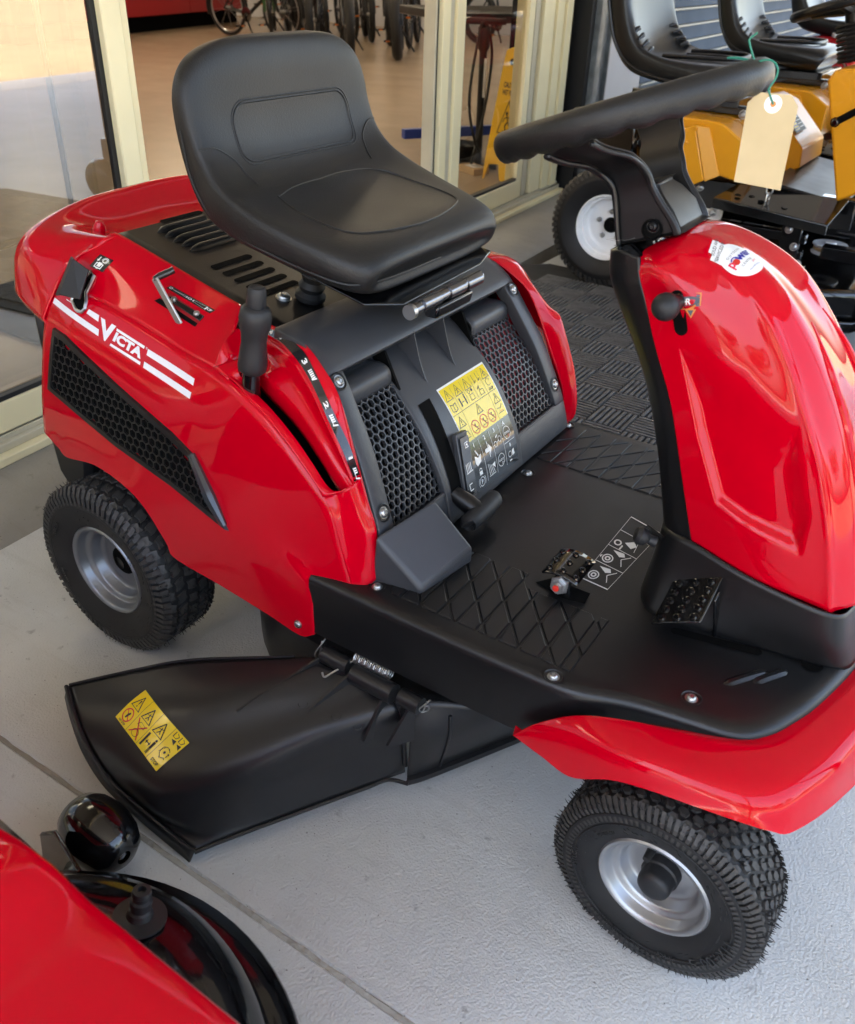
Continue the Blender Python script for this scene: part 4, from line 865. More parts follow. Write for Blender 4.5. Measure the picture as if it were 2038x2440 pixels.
# --- front panel under the seat with two honeycomb grilles
PF = catmull([V(.558, .345, 0), V(.546, .40, 0), V(.527, .45, 0), V(.497, .515, 0), V(.457, .58, 0), V(.435, .612, 0), V(.412, .634, 0), V(.385, .648, 0), V(.33, .655, 0)], 12)
PL_ = [0]
for i in range(1, len(PF)): PL_.append(PL_[-1]+(PF[i]-PF[i-1]).length)
def prof(v):
    v = min(max(v, 0), PL_[-1]-1e-6); i = 0
    while PL_[i+1] < v: i += 1
    t = (v-PL_[i])/(PL_[i+1]-PL_[i]); p = PF[i].lerp(PF[i+1], t); a = PF[max(i-2, 0)]; b = PF[min(i+3, len(PF)-1)]
    tg = (b-a).normalized(); return p, V(tg.y, -tg.x, 0)
def pm(y, v, h=0):
    p, n = prof(v); q = p+n*h; return V(q.x, y, q.y)
def vz(z):                                   # arc position for a height
    lo, hi = 0, PL_[-1]
    for _ in range(40):
        m_ = (lo+hi)/2
        if prof(m_)[0].y < z: lo = m_
        else: hi = m_
    return lo
v0, v1, v2, v3 = vz(.350), vz(.405), vz(.613), vz(.6548)
def edgew(v): return .297-.05*min(max((v-v0)/(v3-v0), 0), 1)**1.0
def innerw(v): return edgew(v)-.034
# frame: border ring
def ys_at(v, fr): return fr
rows = []
vl = [v0+(v1-v0)*i/3 for i in range(4)]+[v1+(v2-v1)*i/14 for i in range(1, 15)]+[v2+(v3-v2)*i/8 for i in range(1, 9)]
cols = [-1, -.985, 'a', 'b']
vs, fs = [], []
def addgrid(fn, us, vs_):
    b0 = len(vs)
    for v_ in vs_:
        for u_ in us: vs.append(fn(u_, v_))
    fs.extend(gridfaces(len(vs_), len(us), b0))
addgrid(lambda u_, v_: pm(u_*edgew(v_), v_), [-1+2*i/24 for i in range(25)], [v0, (v0+v1)/2, v1])
addgrid(lambda u_, v_: pm(u_*edgew(v_), v_), [-1+2*i/24 for i in range(25)], [v2+(v3-v2)*i/8 for i in range(9)])
for sg_ in (-1, 1):
    us = [0, .5, 1] if sg_ > 0 else [1, .5, 0]
    addgrid(lambda u_, v_: pm(sg_*(innerw(v_)+(edgew(v_)-innerw(v_))*u_), v_), us, [v1+(v2-v1)*i/14 for i in range(15)])
pan_o = mk('front_panel', vs, fs, 'panel', mower, sharp=40, solid=.022, bevel=.002, seg=2)
# spine in the middle with two fins; sinks in under the top lip
def sink(v):
    t = min(max((v-v1)/(v2-v1), 0), 1); return -.046*t**1.7
SPL, SPR = (-.122, .100)
gsp = []
for i in range(31):
    v_ = v0+.004+(v2+.006-v0-.004)*i/30; t = min(max((v_-v1)/(v2-v1), 0), 1)
    a_, b_ = -.128+.006*t, .108+.0*t
    gsp.append([pm(a_+(b_-a_)*j/24, v_, .004+sink(v_)) for j in range(25)])
spine = gridobj('panel_spine', gsp, 'panel', mower, geo='spine', solid=.012, sharp=40, bevel=.002)
for y_ in (-.052, .030):
    pts = []
    for i in range(13):
        v_ = v2-.085+.088*i/12; pts.append((v_, .003+sink(v_)))
    n_ = len(pts); vsf = []
    for dy in (-.0022, .0022):
        for (v_, h_) in pts: vsf.append(pm(y_+dy*.6, v_, h_-.002))
        for i, (v_, h_) in enumerate(pts): 
            s_ = i/(n_-1); vsf.append(pm(y_+dy*.35+.010*0, v_, h_+(.0+.044*s_**1.5)))
    fsf = []
    for i in range(n_-1):
        fsf += [(i, i+1, n_+i+1, n_+i), (2*n_+i+1, 2*n_+i, 3*n_+i, 3*n_+i+1), (n_+i, n_+i+1, 3*n_+i+1, 3*n_+i)]
    mk('fin', vsf, fsf, 'panel', spine, sharp=50)
# grilles
for sg_ in (-1, 1):
    ya = (lambda v_: -innerw(v_)+.004) if sg_ < 0 else (lambda v_: .108+.0)
    yb = (lambda v_: -.126) if sg_ < 0 else (lambda v_: innerw(v_)-.004)
    vg0, vg1 = v1+.004, vz(.572)
    def gm(u_, v_, h): return pm(u_, v_, -.006+sink(v_)*.55+h)
    hg = hexgrille(gm, lambda a, b: ya(b)+.002 < a < yb(b)-.002 and vg0 < b < vg1+.004, -.30, .30, v1, v2, .0078, .0013, .005).build('grille', 'panel', mower)
    gb = [[pm(ya(v_)+(yb(v_)-ya(v_))*j/6, v_, -.055) for j in range(7)] for v_ in [vg0+(vg1-vg0)*i/8 for i in range(9)]]
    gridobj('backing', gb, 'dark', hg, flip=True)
    # barrel-shaped scoop above the grille
    gb = []
    for i in range(13):
        t = i/12; v_ = vg1-.003+(v2+.004-vg1+.003)*t
        hh = -.008+sink(vg1)*.55+.014*math.sin(math.pi*min(t*1.15, 1))-.016*t*t
        gb.append([pm(ya(v_)+(yb(v_)-ya(v_))*j/10, v_, hh) for j in range(11)])
    gridobj('scoop', gb, 'panel', mower, solid=.004)
    # rib lip along the bottom of each grille
    tube('lip', [pm(ya(v1)+.002, v1+.001, -.001), pm(yb(v1)-.002, v1+.001, -.001)], .0032, 'panel', hg, 8)
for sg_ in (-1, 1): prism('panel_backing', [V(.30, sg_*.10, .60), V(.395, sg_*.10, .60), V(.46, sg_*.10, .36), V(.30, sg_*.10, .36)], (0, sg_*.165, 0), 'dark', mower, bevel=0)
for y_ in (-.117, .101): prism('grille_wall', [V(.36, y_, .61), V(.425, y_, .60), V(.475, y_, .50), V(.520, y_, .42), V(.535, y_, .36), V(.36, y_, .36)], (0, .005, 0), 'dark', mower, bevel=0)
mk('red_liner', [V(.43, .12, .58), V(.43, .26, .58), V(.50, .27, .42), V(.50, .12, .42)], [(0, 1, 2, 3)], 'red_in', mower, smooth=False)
for (y_, z_, mt_) in ((-.268, .440, 1), (.268, .440, 1), (-.246, .604, 1), (.246, .604, 1)):
    v_ = vz(z_); p = pm(y_, v_, .0005); n_ = (pm(y_, v_, 1)-pm(y_, v_, 0))
    lathe('screw_recess', [(.0135, .0012), (.012, .0016), (.011, .0002), (.0, -.0008)], p, n_, 'black', mower, 24)
    bolt('screw', p+n_*.0008, n_, .0070, 'zinc', mower, .004)
# handle slot and pull handle
q = [(-.101, vz(.531)), (-.070, vz(.530)), (-.078, vz(.45)), (-.088, vz(.41)), (-.118, vz(.395)), (-.112, vz(.46))]
gls = [[pm(-.102-.014*t+(.031-.004*t)*j/4, vz(.531-.136*t), .0050+sink(vz(.531-.136*t))) for j in range(5)] for t in [i/12 for i in range(13)]]
gridobj('lever_slot', gls, 'dark', mower)
prism('lever_plate', [pm(-.075, vz(.475), .004), pm(-.046, vz(.472), .004), pm(-.060, vz(.375), .004), pm(-.092, vz(.378), .004)], pm(0, vz(.42), .010)-pm(0, vz(.42), 0), 'panel', mower, bevel=.002)
hd_ = tube('pull_lever', [(.548, -.105, .398), (.572, -.104, .388), (.592, -.103, .380)], [.012, .015, .014], 'black', mower, 12)
tube('handle', [(.595, -.138, .375), (.594, -.133, .376), (.594, -.09, .378), (.593, -.058, .380), (.593, -.053, .380)], [.010, .0145, .016, .0155, .009], 'grip', hd_, 16, smooth=3)

# --- floor pan
OUT = [V(.455, -.343, 0), V(.60, -.344, 0), V(.72, -.344, 0), V(.81, -.342, 0), V(.865, -.337, 0), V(.925, -.316, 0), V(.985, -.304, 0), V(1.05, -.292, 0), V(1.082, -.265, 0), V(1.104, -.222, 0), V(1.122, -.173, 0), V(1.145, -.077, 0), V(1.150, 0, 0)]
half = resample(catmull(OUT, 8), 60); full = half+[V(p.x, -p.y, 0) for p in half[-2::-1]]
def offs(pts, d):
    o = []
    for i, p in enumerate(pts):
        a, b = pts[max(i-1, 0)], pts[min(i+1, len(pts)-1)]; t = (b-a).normalized(); o.append(p+V(-t.y, t.x, 0)*d)
    return o
lv = [(.030, .3455), (.014, .3450), (.006, .3425), (.001, .337), (0, .329), (-.001, .30), (-.001, .243), (.006, .240)]
vs = [V(p.x, p.y, z) for d, z in lv for p in offs(full, d)]
nn = len(full); fs = gridfaces(len(lv), nn)
fs = [f[::-1] for f in fs]
tp_ = [(vs[i].x, vs[i].y) for i in range(nn)]
for t in tessellate_polygon([[V(a, b, 0) for a, b in tp_]]): fs.append(tuple(t) if (V(*tp_[t[1]], 0)-V(*tp_[t[0]], 0)).cross(V(*tp_[t[2]], 0)-V(*tp_[t[0]], 0)).z > 0 else tuple(t[::-1]))
pan_ = mk('floor_pan', vs, fs, 'blackrough', mower, sharp=50, geo='pan')
# tread ribs on the foot plates
def clipseg(a, b, x0, x1, y0, y1):
    t0, t1 = 0, 1; d = (b[0]-a[0], b[1]-a[1])
    for p_, q_ in ((-d[0], a[0]-x0), (d[0], x1-a[0]), (-d[1], a[1]-y0), (d[1], y1-a[1])):
        if abs(p_) < 1e-9:
            if q_ < 0: return None
        else:
            r_ = q_/p_
            if p_ < 0: t0 = max(t0, r_)
            else: t1 = min(t1, r_)
    return None if t0 >= t1 else ((a[0]+d[0]*t0, a[1]+d[1]*t0), (a[0]+d[0]*t1, a[1]+d[1]*t1))
def clip_poly(poly, fn):                       # keep the part where fn(p) >= 0
    out = []
    for k in range(len(poly)):
        a, b = poly[k-1], poly[k]; fa, fb = fn(a), fn(b)
        if (fa >= 0) != (fb >= 0): t = fa/(fa-fb); out.append((a[0]+(b[0]-a[0])*t, a[1]+(b[1]-a[1])*t))
        if fb >= 0: out.append(b)
    return out
for sg_ in (-1, 1):
    for i in range(10):
        for m_ in range(14):
            xa, xb = .560+.0305*i, .560+.0305*(i+1); ya = -.10; d0, d1 = .40+.050*m_, .40+.050*(m_+1)
            # diagonal lines: x - .833*(-.10-y) = d  ->  u(x,y)
            uf = lambda p: p[0]-.833*(-.10-p[1])
            cell = [(xa, -.40), (xb, -.40), (xb, -.05), (xa, -.05)]
            for fn in (lambda p: uf(p)-d0-.0016, lambda p: d1-.0016-uf(p), lambda p: p[0]-xa-.0016, lambda p: xb-.0016-p[0], lambda p: p[1]+.311, lambda p: -.158-p[1], lambda p: .848-p[0]):
                cell = clip_poly(cell, fn) if len(cell) > 2 else []
            if len(cell) < 3: continue
            if sg_ < 0 and any(q[0] > .722 and q[1] > -.188 for q in cell): cell = clip_poly(cell, lambda p: -.190-p[1])
            if len(cell) < 3: continue
            ar = abs(sum(cell[k-1][0]*cell[k][1]-cell[k][0]*cell[k-1][1] for k in range(len(cell))))/2
            if ar < 2.5e-5: continue
            cx_ = sum(q[0] for q in cell)/len(cell); cy_ = sum(q[1] for q in cell)/len(cell); n_ = len(cell); f_ = -1 if sg_ > 0 else 1
            def ins(q, d): v = V(cx_-q[0], cy_-q[1], 0); v = v.normalized()*d; return q[0]+v.x, q[1]+v.y
            vsr = [V(q[0], f_*q[1], .3450) for q in cell]+[V(ins(q, .0006)[0], f_*ins(q, .0006)[1], .3468) for q in cell]+[V(ins(q, .0024)[0], f_*ins(q, .0024)[1], .3478) for q in cell]
            fsr = gridfaces(3, n_, closed_c=True)+[tuple(range(2*n_, 3*n_))]
            if sg_ > 0: fsr = [f[::-1] for f in fsr]
            mk('tread_pad', vsr, fsr, 'blackrough', pan_, smooth=False)
for (x_, y_) in ((.551, -.309), (.834, -.330), (.988, -.268), (.551, .309), (.834, .330), (.575, .10)):
    lathe('screw_recess', [(.0135, .0010), (.012, .0014), (.011, .0002), (0, -.0006)], (x_, y_, .3458), (0, 0, 1), 'black', mower, 24)
    bolt('screw', (x_, y_, .3462), (0, 0, 1), .0062, 'zinc', mower, .004)
lathe('drain_hole', [(.0135, .0012), (.012, .0016), (.0115, .0005), (0, .0004)], (1.096, -.121, .3456), (0, 0, 1), 'dark', mower, 24)
q = pill((.93, -.158), (1.03, -.137), .014); mk('pedal_slot', [V(a, b, .3466) for a, b in q], [tuple(range(len(q)))], 'dark', mower, smooth=False)
# raised ribs at the front of the pan
for (a, b) in (((1.01, -.225), (1.055, -.16)), ((1.04, -.20), (1.075, -.145))):
    tube('pan_rib', [V(*a, .336), V(*a, .3415).lerp(V(*b, .3415), .2), V(*a, .3415).lerp(V(*b, .3415), .8), V(*b, .336)], [.003, .0075, .0075, .003], 'blackrough', mower, 10, smooth=3)
# foot-well box below the panel
A_, B_, C_, D_ = V(.542, -.303, .424), V(.566, -.188, .436), V(.629, -.179, .372), V(.611, -.287, .356)
vs = [A_, B_, C_, D_, V(.535, -.302, .344), V(.560, -.185, .344), V(.629, -.178, .344), V(.612, -.290, .344)]
mk('pedal_housing', vs, [(0, 3, 2, 1), (0, 4, 7, 3), (3, 7, 6, 2), (2, 6, 5, 1), (1, 5, 4, 0), (4, 5, 6, 7)], 'panel', mower, bevel=.009, seg=4)
# drive pedal with its slot and nut
mk('pedal_slot', [V(.728, -.172, .3470), V(.742, -.150, .3470), V(.803, -.150, .3470), V(.806, -.176, .3470), V(.775, -.182, .3470)], [(0, 4, 3, 2, 1)], 'dark', mower, smooth=False)
pg = []
for i in range(9):
    t = i/8; x_ = .738+.054*t; zz = .366+.014*math.sin(math.pi*(.2+.65*t))
    pg.append([V(x_, -.178+.062*j/6, zz+.004*(j/6)) for j in range(7)])
pd = gridobj('drive_pedal', pg, 'gloss', mower, flip=True, solid=.003, geo='pedal')
for i in range(3):
    for j in range(3):
        p = pg[1+i*3][1+j*2]; lathe('tooth', [(.0050, .0005), (.0042, .0028), (.0030, .0030), (.0026, .0006)], p, (.1, 0, 1), 'gloss', pd, 12)
prism('pedal_arm', [(.752, -.180, .348), (.785, -.180, .348), (.780, -.180, .376), (.758, -.180, .376)], (0, .008, 0), 'gloss', mower, bevel=.002)
nb = Bag(); nb.lathe([(0, .010), (.005, .010), (.0065, .006), (.010, .006), (.010, -.001), (.014, -.001), (.014, -.003)], (.768, -.184, .366), (0, -1, .15), 6); nt_ = nb.build('nut', 'zinc', mower)
lathe('locking_ring', [(0, .0112), (.0045, .0108), (.0048, .009)], (.768, -.184, .366), (0, -1, .15), 'inkred', nt_, 16)
# brake pedal
c0, a_, b_ = V(.900, -.172, .352), V(.062, -.004, .034), V(.004, .056, .042)
nrm = a_.cross(b_).normalized()
bp_ = prism('brake_pedal', [c0, c0+a_, c0+a_+b_, c0+b_], nrm*.004, 'gloss', mower, bevel=.002)
for i in range(5):
    for j in range(3):
        p = c0+a_*(.18+.32*j)+b_*(.12+.19*i)+nrm*.0042
        lathe('tooth', [(.0055, 0), (.0046, .0026), (.0032, .0028), (.0028, .0003)], p, nrm, 'gloss', bp_, 12)
prism('pedal_arm', [c0+a_*1.0+b_*.5, c0+a_*1.0+b_*.7, c0+a_*1.0+b_*.7+V(.01, .01, -.07), c0+a_*1.0+b_*.5+V(.01, .01, -.07)], V(.003, 0, 0), 'gloss', mower, bevel=.001)
# --- front fender / bumper
inn_ = P('bin')[:]+P('bin2'); inn_ = inn_+[V(1.150, 0, .335)]
cre = [V(.806, -.3655, .258), V(.834, -.364, .292), V(.880, -.357, .325), V(.936, -.345, .339), V(.985, -.332, .340), V(1.055, -.312, .340), V(1.095, -.285, .338), V(1.118, -.24, .337), V(1.138, -.18, .337), V(1.166, -.08, .337), V(1.172, 0, .337)]
mid = [V(.806, -.366, .2575), V(.838, -.371, .278), V(.885, -.376, .302), V(.94, -.381, .322), V(.99, -.376, .331), V(1.06, -.362, .332), V(1.115, -.335, .328), V(1.148, -.28, .325), V(1.172, -.20, .325), V(1.200, -.09, .325), V(1.207, 0, .325)]
low = [V(.805, -.3655, .2565), V(.850, -.372, .2515), V(.892, -.376, .246), V(.942, -.385, .283), V(.985, -.387, .298), V(1.04, -.383, .303), V(1.09, -.372, .300), V(1.118, -.358, .292), V(1.140, -.335, .282), V(1.175, -.25, .275), V(1.215, -.10, .265), V(1.222, 0, .262)]
inr = [p+V(-.004, .014, .001) for p in low]
gfen = loft([inn_, cre, mid, low, inr], 110, 7, sharp=(3,))
gridobj('front_fender', gfen, 'red', mower, flip=True, solid=.003, sharp=70, geo='fender')
gridobj('front_fender', [[V(p.x, -p.y, p.z) for p in r] for r in gfen], 'red', mower, solid=.003, sharp=70)
# --- steering tower: red hood
def hood_row(r, m_, c_, rd, k=0):
    n_ = [V(*r), V(*m_), V(*c_)]; mid_ = V((c_[0]+rd[0])/2+.010, c_[1]*.60, (c_[2]+rd[2])/2+.006); cc = V(*rd)
    d1, d2 = (n_[1]-n_[2]).normalized()*min(.012, (n_[1]-n_[2]).length*.3), (mid_-n_[2]).normalized()*min(.012, (mid_-n_[2]).length*.3)
    n_ = n_[:2]+[n_[2]+d1, n_[2], n_[2]+d2, mid_]
    return n_+[cc]+[V(p.x, -p.y, p.z) for p in n_[::-1]]
HR = [((.769, -.079, .789), (.768, -.070, .795), (.766, -.050, .798), (.764, 0, .800)),
      ((.779, -.085, .768), (.795, -.088, .790), (.812, -.070, .810), (.800, 0, .823)),
      ((.790, -.089, .748), (.836, -.096, .765), (.872, -.078, .796), (.850, 0, .819)),
      ((.812, -.094, .700), (.878, -.102, .730), (.925, -.086, .768), (.915, 0, .790)),
      ((.844, -.098, .638), (.912, -.108, .675), (.968, -.094, .716), (.972, 0, .742)),
      ((.862, -.100, .592), (.940, -.113, .618), (1.005, -.103, .658), (1.024, 0, .676)),
      ((.878, -.102, .547), (.965, -.117, .568), (1.036, -.110, .604), (1.064, 0, .604)),
      ((.895, -.104, .500), (.985, -.120, .508), (1.064, -.116, .535), (1.098, 0, .52)),
      ((.911, -.105, .455), (1.000, -.122, .442), (1.095, -.121, .431), (1.128, 0, .41))]
gh = loft([hood_row(*h) for h in HR], 281, 15)
RC = [(.838, .716), (.885, .606), (.929, .521), (.968, .508), (1.047, .494), (1.043, .55), (1.0, .655), (.93, .705)]
inr_ = inpoly(RC)
def sdist(x, z, i):
    a, b = V(*RC[i], 0), V(*RC[(i+1) % len(RC)], 0); p = V(x, z, 0); d = b-a; t = max(0, min(1, (p-a).dot(d)/d.length_squared)); return (p-a-d*t).length
def sm(t): t = max(0, min(1, t)); return t*t*(3-2*t)
wd = [.014, .014, .016, .016, .02, .03, .07, .08]
for r in gh:
    for j, p in enumerate(r):
        if abs(p.y) > .07 and inr_(p.x, p.z):
            k = 1.0
            for i in range(len(RC)): k = min(k, sm(sdist(p.x, p.z, i)/wd[i]))
            s_ = 1 if p.y < 0 else -1
            r[j] = p+V(0, s_*.011*k, 0)
hood = gridobj('hood', gh, 'red', mower, flip=True, solid=.003, sharp=180, geo='hood')
# ridge line standing proud on the hood nose
for sg_ in (-1, 1):
    BH = BVHTree.FromPolygons(*GEO['hood']); rp_ = []
    for (y_, z_) in ((.030, .745), (.048, .70), (.058, .64), (.064, .58), (.067, .53)):
        loc, n_, i, d = BH.ray_cast(V(2, sg_*y_, z_), V(-1, 0, 0), 3)
        if loc: rp_.append(loc)
    if len(rp_) > 2: tube('hood_ridge', rp_, [.001, .005, .006, .005, .001], 'red', hood, 10, smooth=5)
# black rear half of the tower
BR = [((.771, -.080, .795), (.744, -.074, .797), (.722, -.050, .788), (.714, 0, .782)),
      ((.777, -.083, .772), (.748, -.074, .768), (.727, -.052, .758), (.718, 0, .755)),
      ((.791, -.088, .746), (.763, -.077, .738), (.744, -.055, .728), (.735, 0, .724)),
      ((.846, -.097, .636), (.818, -.085, .640), (.797, -.060, .640), (.788, 0, .638)),
      ((.880, -.101, .545), (.853, -.089, .545), (.835, -.066, .543), (.826, 0, .540)),
      ((.913, -.105, .453), (.882, -.094, .45), (.862, -.07, .447), (.852, 0, .445)),
      ((.917, -.105, .435), (.886, -.095, .43), (.866, -.07, .43), (.856, 0, .43))]
gb = loft([[V(*p) for p in r]+[V(p[0], -p[1], p[2]) for p in r[-2::-1]] for r in BR], 61, 7)
gridobj('column_shell', gb, 'black', mower, flip=False, solid=.003, sharp=180)
cp = gb[0]; cen_ = sum(cp, V(0, 0, 0))/len(cp)+V(.012, 0, .008)
vs = cp+[p.lerp(cen_, .35)+V(0, 0, .003) for p in cp]+[cen_]; n_ = len(cp)
cap_ = mk('column_cap', vs, gridfaces(2, n_)+[(n_+i, n_+i+1, 2*n_) for i in range(n_-1)]+[(n_-1, 0, n_, 2*n_-1), (2*n_-1, n_, 2*n_)], 'gloss', mower, sharp=60)
BK = Decal(None, (.735, -.045, .8035), (.94, 0, .2), (0, 1, 0), (-.2, 0, .97))
BK.ring('labelw', (0, 0), .016, .0012, 24, -2.6, 1.4); BK.ring('labelw', (0, 0), .011, .0010, 20, 0, 5); BK.stroke('labelw', [(-.020, -.004), (-.013, .0)], .003); BK.build('ignition_mark', cap_)
# base of the tower
gbs = []
tops = [V(.852, 0, .447), V(.862, -.072, .449), V(.884, -.097, .452), V(.913, -.109, .456), V(1.0, -.126, .443), V(1.097, -.125, .432), V(1.118, -.07, .42), V(1.131, 0, .41)]
mids = [V(.850, 0, .40), V(.860, -.080, .40), V(.883, -.112, .40), V(.915, -.122, .40), V(1.0, -.131, .395), V(1.105, -.122, .385), V(1.132, -.07, .375), V(1.142, 0, .37)]
bots = [V(.846, 0, .343), V(.856, -.095, .343), V(.884, -.140, .343), V(.925, -.140, .343), V(1.0, -.132, .343), V(1.118, -.112, .343), V(1.143, -.07, .343), V(1.148, 0, .343)]
gbs = loft([tops, mids, bots], 60, 6)
gbs = [r+[V(p.x, -p.y, p.z) for p in r[-2::-1]] for r in gbs]
gridobj('column_base', gbs, 'black', mower, flip=True, solid=.003, sharp=60)
# reverse lever knob and its slot on the hood
BH = BVHTree.FromPolygons(*GEO['hood'])
def hoodpt(x, z, h=0):
    loc, n_, i, d = BH.ray_cast(V(x, -.6, z), V(0, 1, 0), 1)
    if n_.y > 0: n_ = -n_
    return loc+n_*h
q = pill((.829, .762), (.842, .728), .017); mk('lever_slot', [hoodpt(a, b, .0008) for a, b in q], [tuple(range(len(q)))[::-1]], 'dark', hood, smooth=False)
tube('reverse_lever', [hoodpt(.831, .757, -.01), hoodpt(.831, .757, .018)], [.009, .0105], 'black', mower, 14)
kc = hoodpt(.831, .757, .030)
kn = Bag(); kn.lathe([(0, .0165)]+[(.0165*math.sin(math.radians(a)), .0165*math.cos(math.radians(a))) for a in range(12, 180, 12)]+[(0, -.0165)], kc, (-.1, -1, .1), 24); kn.build('lever_knob', 'grip', mower, sharp=180)
tube('choke_knob', [(.845, -.085, .440), (.858, -.09, .438), (.872, -.095, .436)], [.004, .004, .004], 'black', mower, 8)
lathe('choke_knob', [(0, .030), (.009, .029), (.013, .024), (.012, .016), (.007, .010), (.008, 0)], (.866, -.108, .436), (-.85, -.4, .35), 'grip', mower, 20)
# --- steering wheel, hub and spokes
SWC = V(.700, 0, .940); SA = V(.9403, 0, .3403); SN = V(-.3403, 0, .9403)
def sw(p, y, q): return SWC+SA*p+V(0, y, 0)+SN*q
pts = []; vs = []; K = 16; NR = 120; RW = .1525
for i in range(NR):
    a = 2*math.pi*i/NR; cdir = SA*math.cos(a)+V(0, math.sin(a), 0)
    bump = .0030*abs(math.sin(a*13))**.8
    for j in range(K):
        b = 2*math.pi*j/K; rr_ = .0165; n1, n2 = math.cos(b), math.sin(b)
        low_ = max(0, -n2)
        vs.append(SWC+cdir*(RW+n1*.0135)+SN*(n2*(.0165)-low_*bump*1.6+ .002*0))
stw = mk('steering_wheel', vs, gridfaces(NR, K, closed_c=True, closed_r=True), 'seat', mower, sharp=180)
def ribbon(name, path, p0, p1, th, mat_, parent, wfun=None):
    """strip swept along (y,q) path between p0..p1 along the wheel's fore-aft axis"""
    C_ = catmull([V(y, q_, 0) for y, q_ in path], 6); n = len(C_); vs_ = []
    for i, c in enumerate(C_):
        a, b = C_[max(i-1, 0)], C_[min(i+1, n-1)]; t = (b-a).normalized(); nr = V(-t.y, t.x, 0)
        f_ = wfun(i/(n-1)) if wfun else (p0, p1)
        for p_, s_ in ((f_[0], 0), (f_[1], 0), (f_[1], 1), (f_[0], 1)):
            e = c+nr*th*s_; vs_.append(sw(p_, e.x, e.y))
    f = gridfaces(n, 4, closed_c=True)+[(0, 1, 2, 3), tuple(range(4*n-4, 4*n))[::-1]]
    bm = bmesh.new(); bv = [bm.verts.new(v) for v in vs_]
    for ff in f: bm.faces.new([bv[i] for i in ff])
    bmesh.ops.recalc_face_normals(bm, faces=bm.faces); bm.verts.index_update(); f = [tuple(v.index for v in ff.verts) for ff in bm.faces]; bm.free()
    return mk(name, vs_, f, mat_, parent, bevel=.0025, seg=2, sharp=50)
def lerpk(t, ks):
    for (a, u_), (b, v_) in zip(ks[:-1], ks[1:]):
        if t <= b: return u_+(v_-u_)*sm((t-a)/(b-a))
    return ks[-1][1]
K0 = [(0, -.021), (.35, -.014), (.6, -.024), (1, -.047)]; K1 = [(0, .061), (.35, .040), (.6, .034), (1, .016)]
for sg_ in (-1, 1):
    pth = [(sg_*.049, -.148), (sg_*.051, -.115), (sg_*.054, -.082), (sg_*.064, -.060), (sg_*.088, -.045), (sg_*.118, -.033), (sg_*.146, -.019)]
    s_ = -sg_
    ribbon('spoke_web', [(y*.96, q_) for y, q_ in pth], 0, 0, -.003*s_, 'black', stw, lambda t: (lerpk(t, K0)+.002, lerpk(t, K1)-.002))
    ribbon('spoke_flange', pth, 0, 0, .006*s_, 'black', stw, lambda t: (lerpk(t, K0), lerpk(t, K0)+.009-.003*(1-t)))
    ribbon('spoke_flange', pth, 0, 0, .006*s_, 'black', stw, lambda t: (lerpk(t, K1)-.010+.004*t, lerpk(t, K1)))
hub_v = []
for q_, w_, p0, p1 in ((-.146, .046, -.019, .059), (-.12, .047, -.017, .052), (-.10, .040, -.010, .040), (-.085, .024, -.004, .030)):
    hub_v.append([sw(p0, -w_, q_), sw(p1, -w_, q_), sw(p1, w_, q_), sw(p0, w_, q_)])
vs = [p for r in hub_v for p in r]; mk('steering_hub', vs, gridfaces(4, 4, closed_c=True)+[(0, 1, 2, 3), (15, 14, 13, 12)], 'black', mower, bevel=.006, seg=3)
for y_ in (-.05,):
    nb = lathe('bolt_recess', [(.013, .001), (.011, .0015), (.010, 0), (0, -.0005)], sw(.026, -.0505, -.136), (0, -1, 0), 'dark', mower, 20)
    bolt('clamp_bolt', sw(.028, -.0505, -.132), (0, -1, 0), .0065, 'black', mower, .006)
tube('steering_shaft', [sw(.026, -.018, -.185), sw(.024, -.018, -.150)], .011, 'steel', mower, 20)
for h_ in (-.006, 0, .006): tube('shaft_spline', [sw(.026+h_, -.030, -.183), sw(.024+h_, -.030, -.152)], .0022, 'zinc', mower, 8)
# --- levers on the rear shell
lv_ = P('lever')
tube('height_lever', [lv_[0]+V(-.004, .01, -.06), lv_[0], lv_[1]+V(0, 0, .01)], .0125, 'gloss', mower, 16)
ax_ = (lv_[7]-lv_[1]).normalized(); L_ = (lv_[5]-lv_[1]).length
pr = [(.014, 0), (.0185, .004), (.0195, .012), (.0185, .025), (.0165, .045), (.0175, .058), (.0205, .068), (.0210, .082), (.0195, .092), (.0150, .0965), (.0125, .097)]
k_ = L_/.097
gr_ = lathe('lever_grip', [(r*1.02, h*k_) for r, h in pr], lv_[1], ax_, 'grip', mower, 24, sharp=60)
for k in range(3):
    h_ = (.068+.007*k)*k_; vs_, fs_ = tubeg([lv_[1]+ax_*h_+(V(-1, -.3, 0).normalized()*math.cos(a)+ax_.cross(V(-1, -.3, 0).normalized())*math.sin(a))*.0208 for a in [x*.12-.8 for x in range(14)]], .0012, 5); mk('grip_groove', vs_, fs_, 'dark', gr_)
lathe('lever_button', [(.0125, -.004), (.0130, .004), (.0125, .020), (.0105, .025), (.006, .0265), (0, .0268)], lv_[1]+ax_*.097*k_, ax_, 'grip', mower, 20)
RED = ['side', 'ledge', 'gear_strip', 'gear_recess', 'fender_rim', 'fender_front', 'tail']
LEN = V(.02, -.80, .60).normalized()
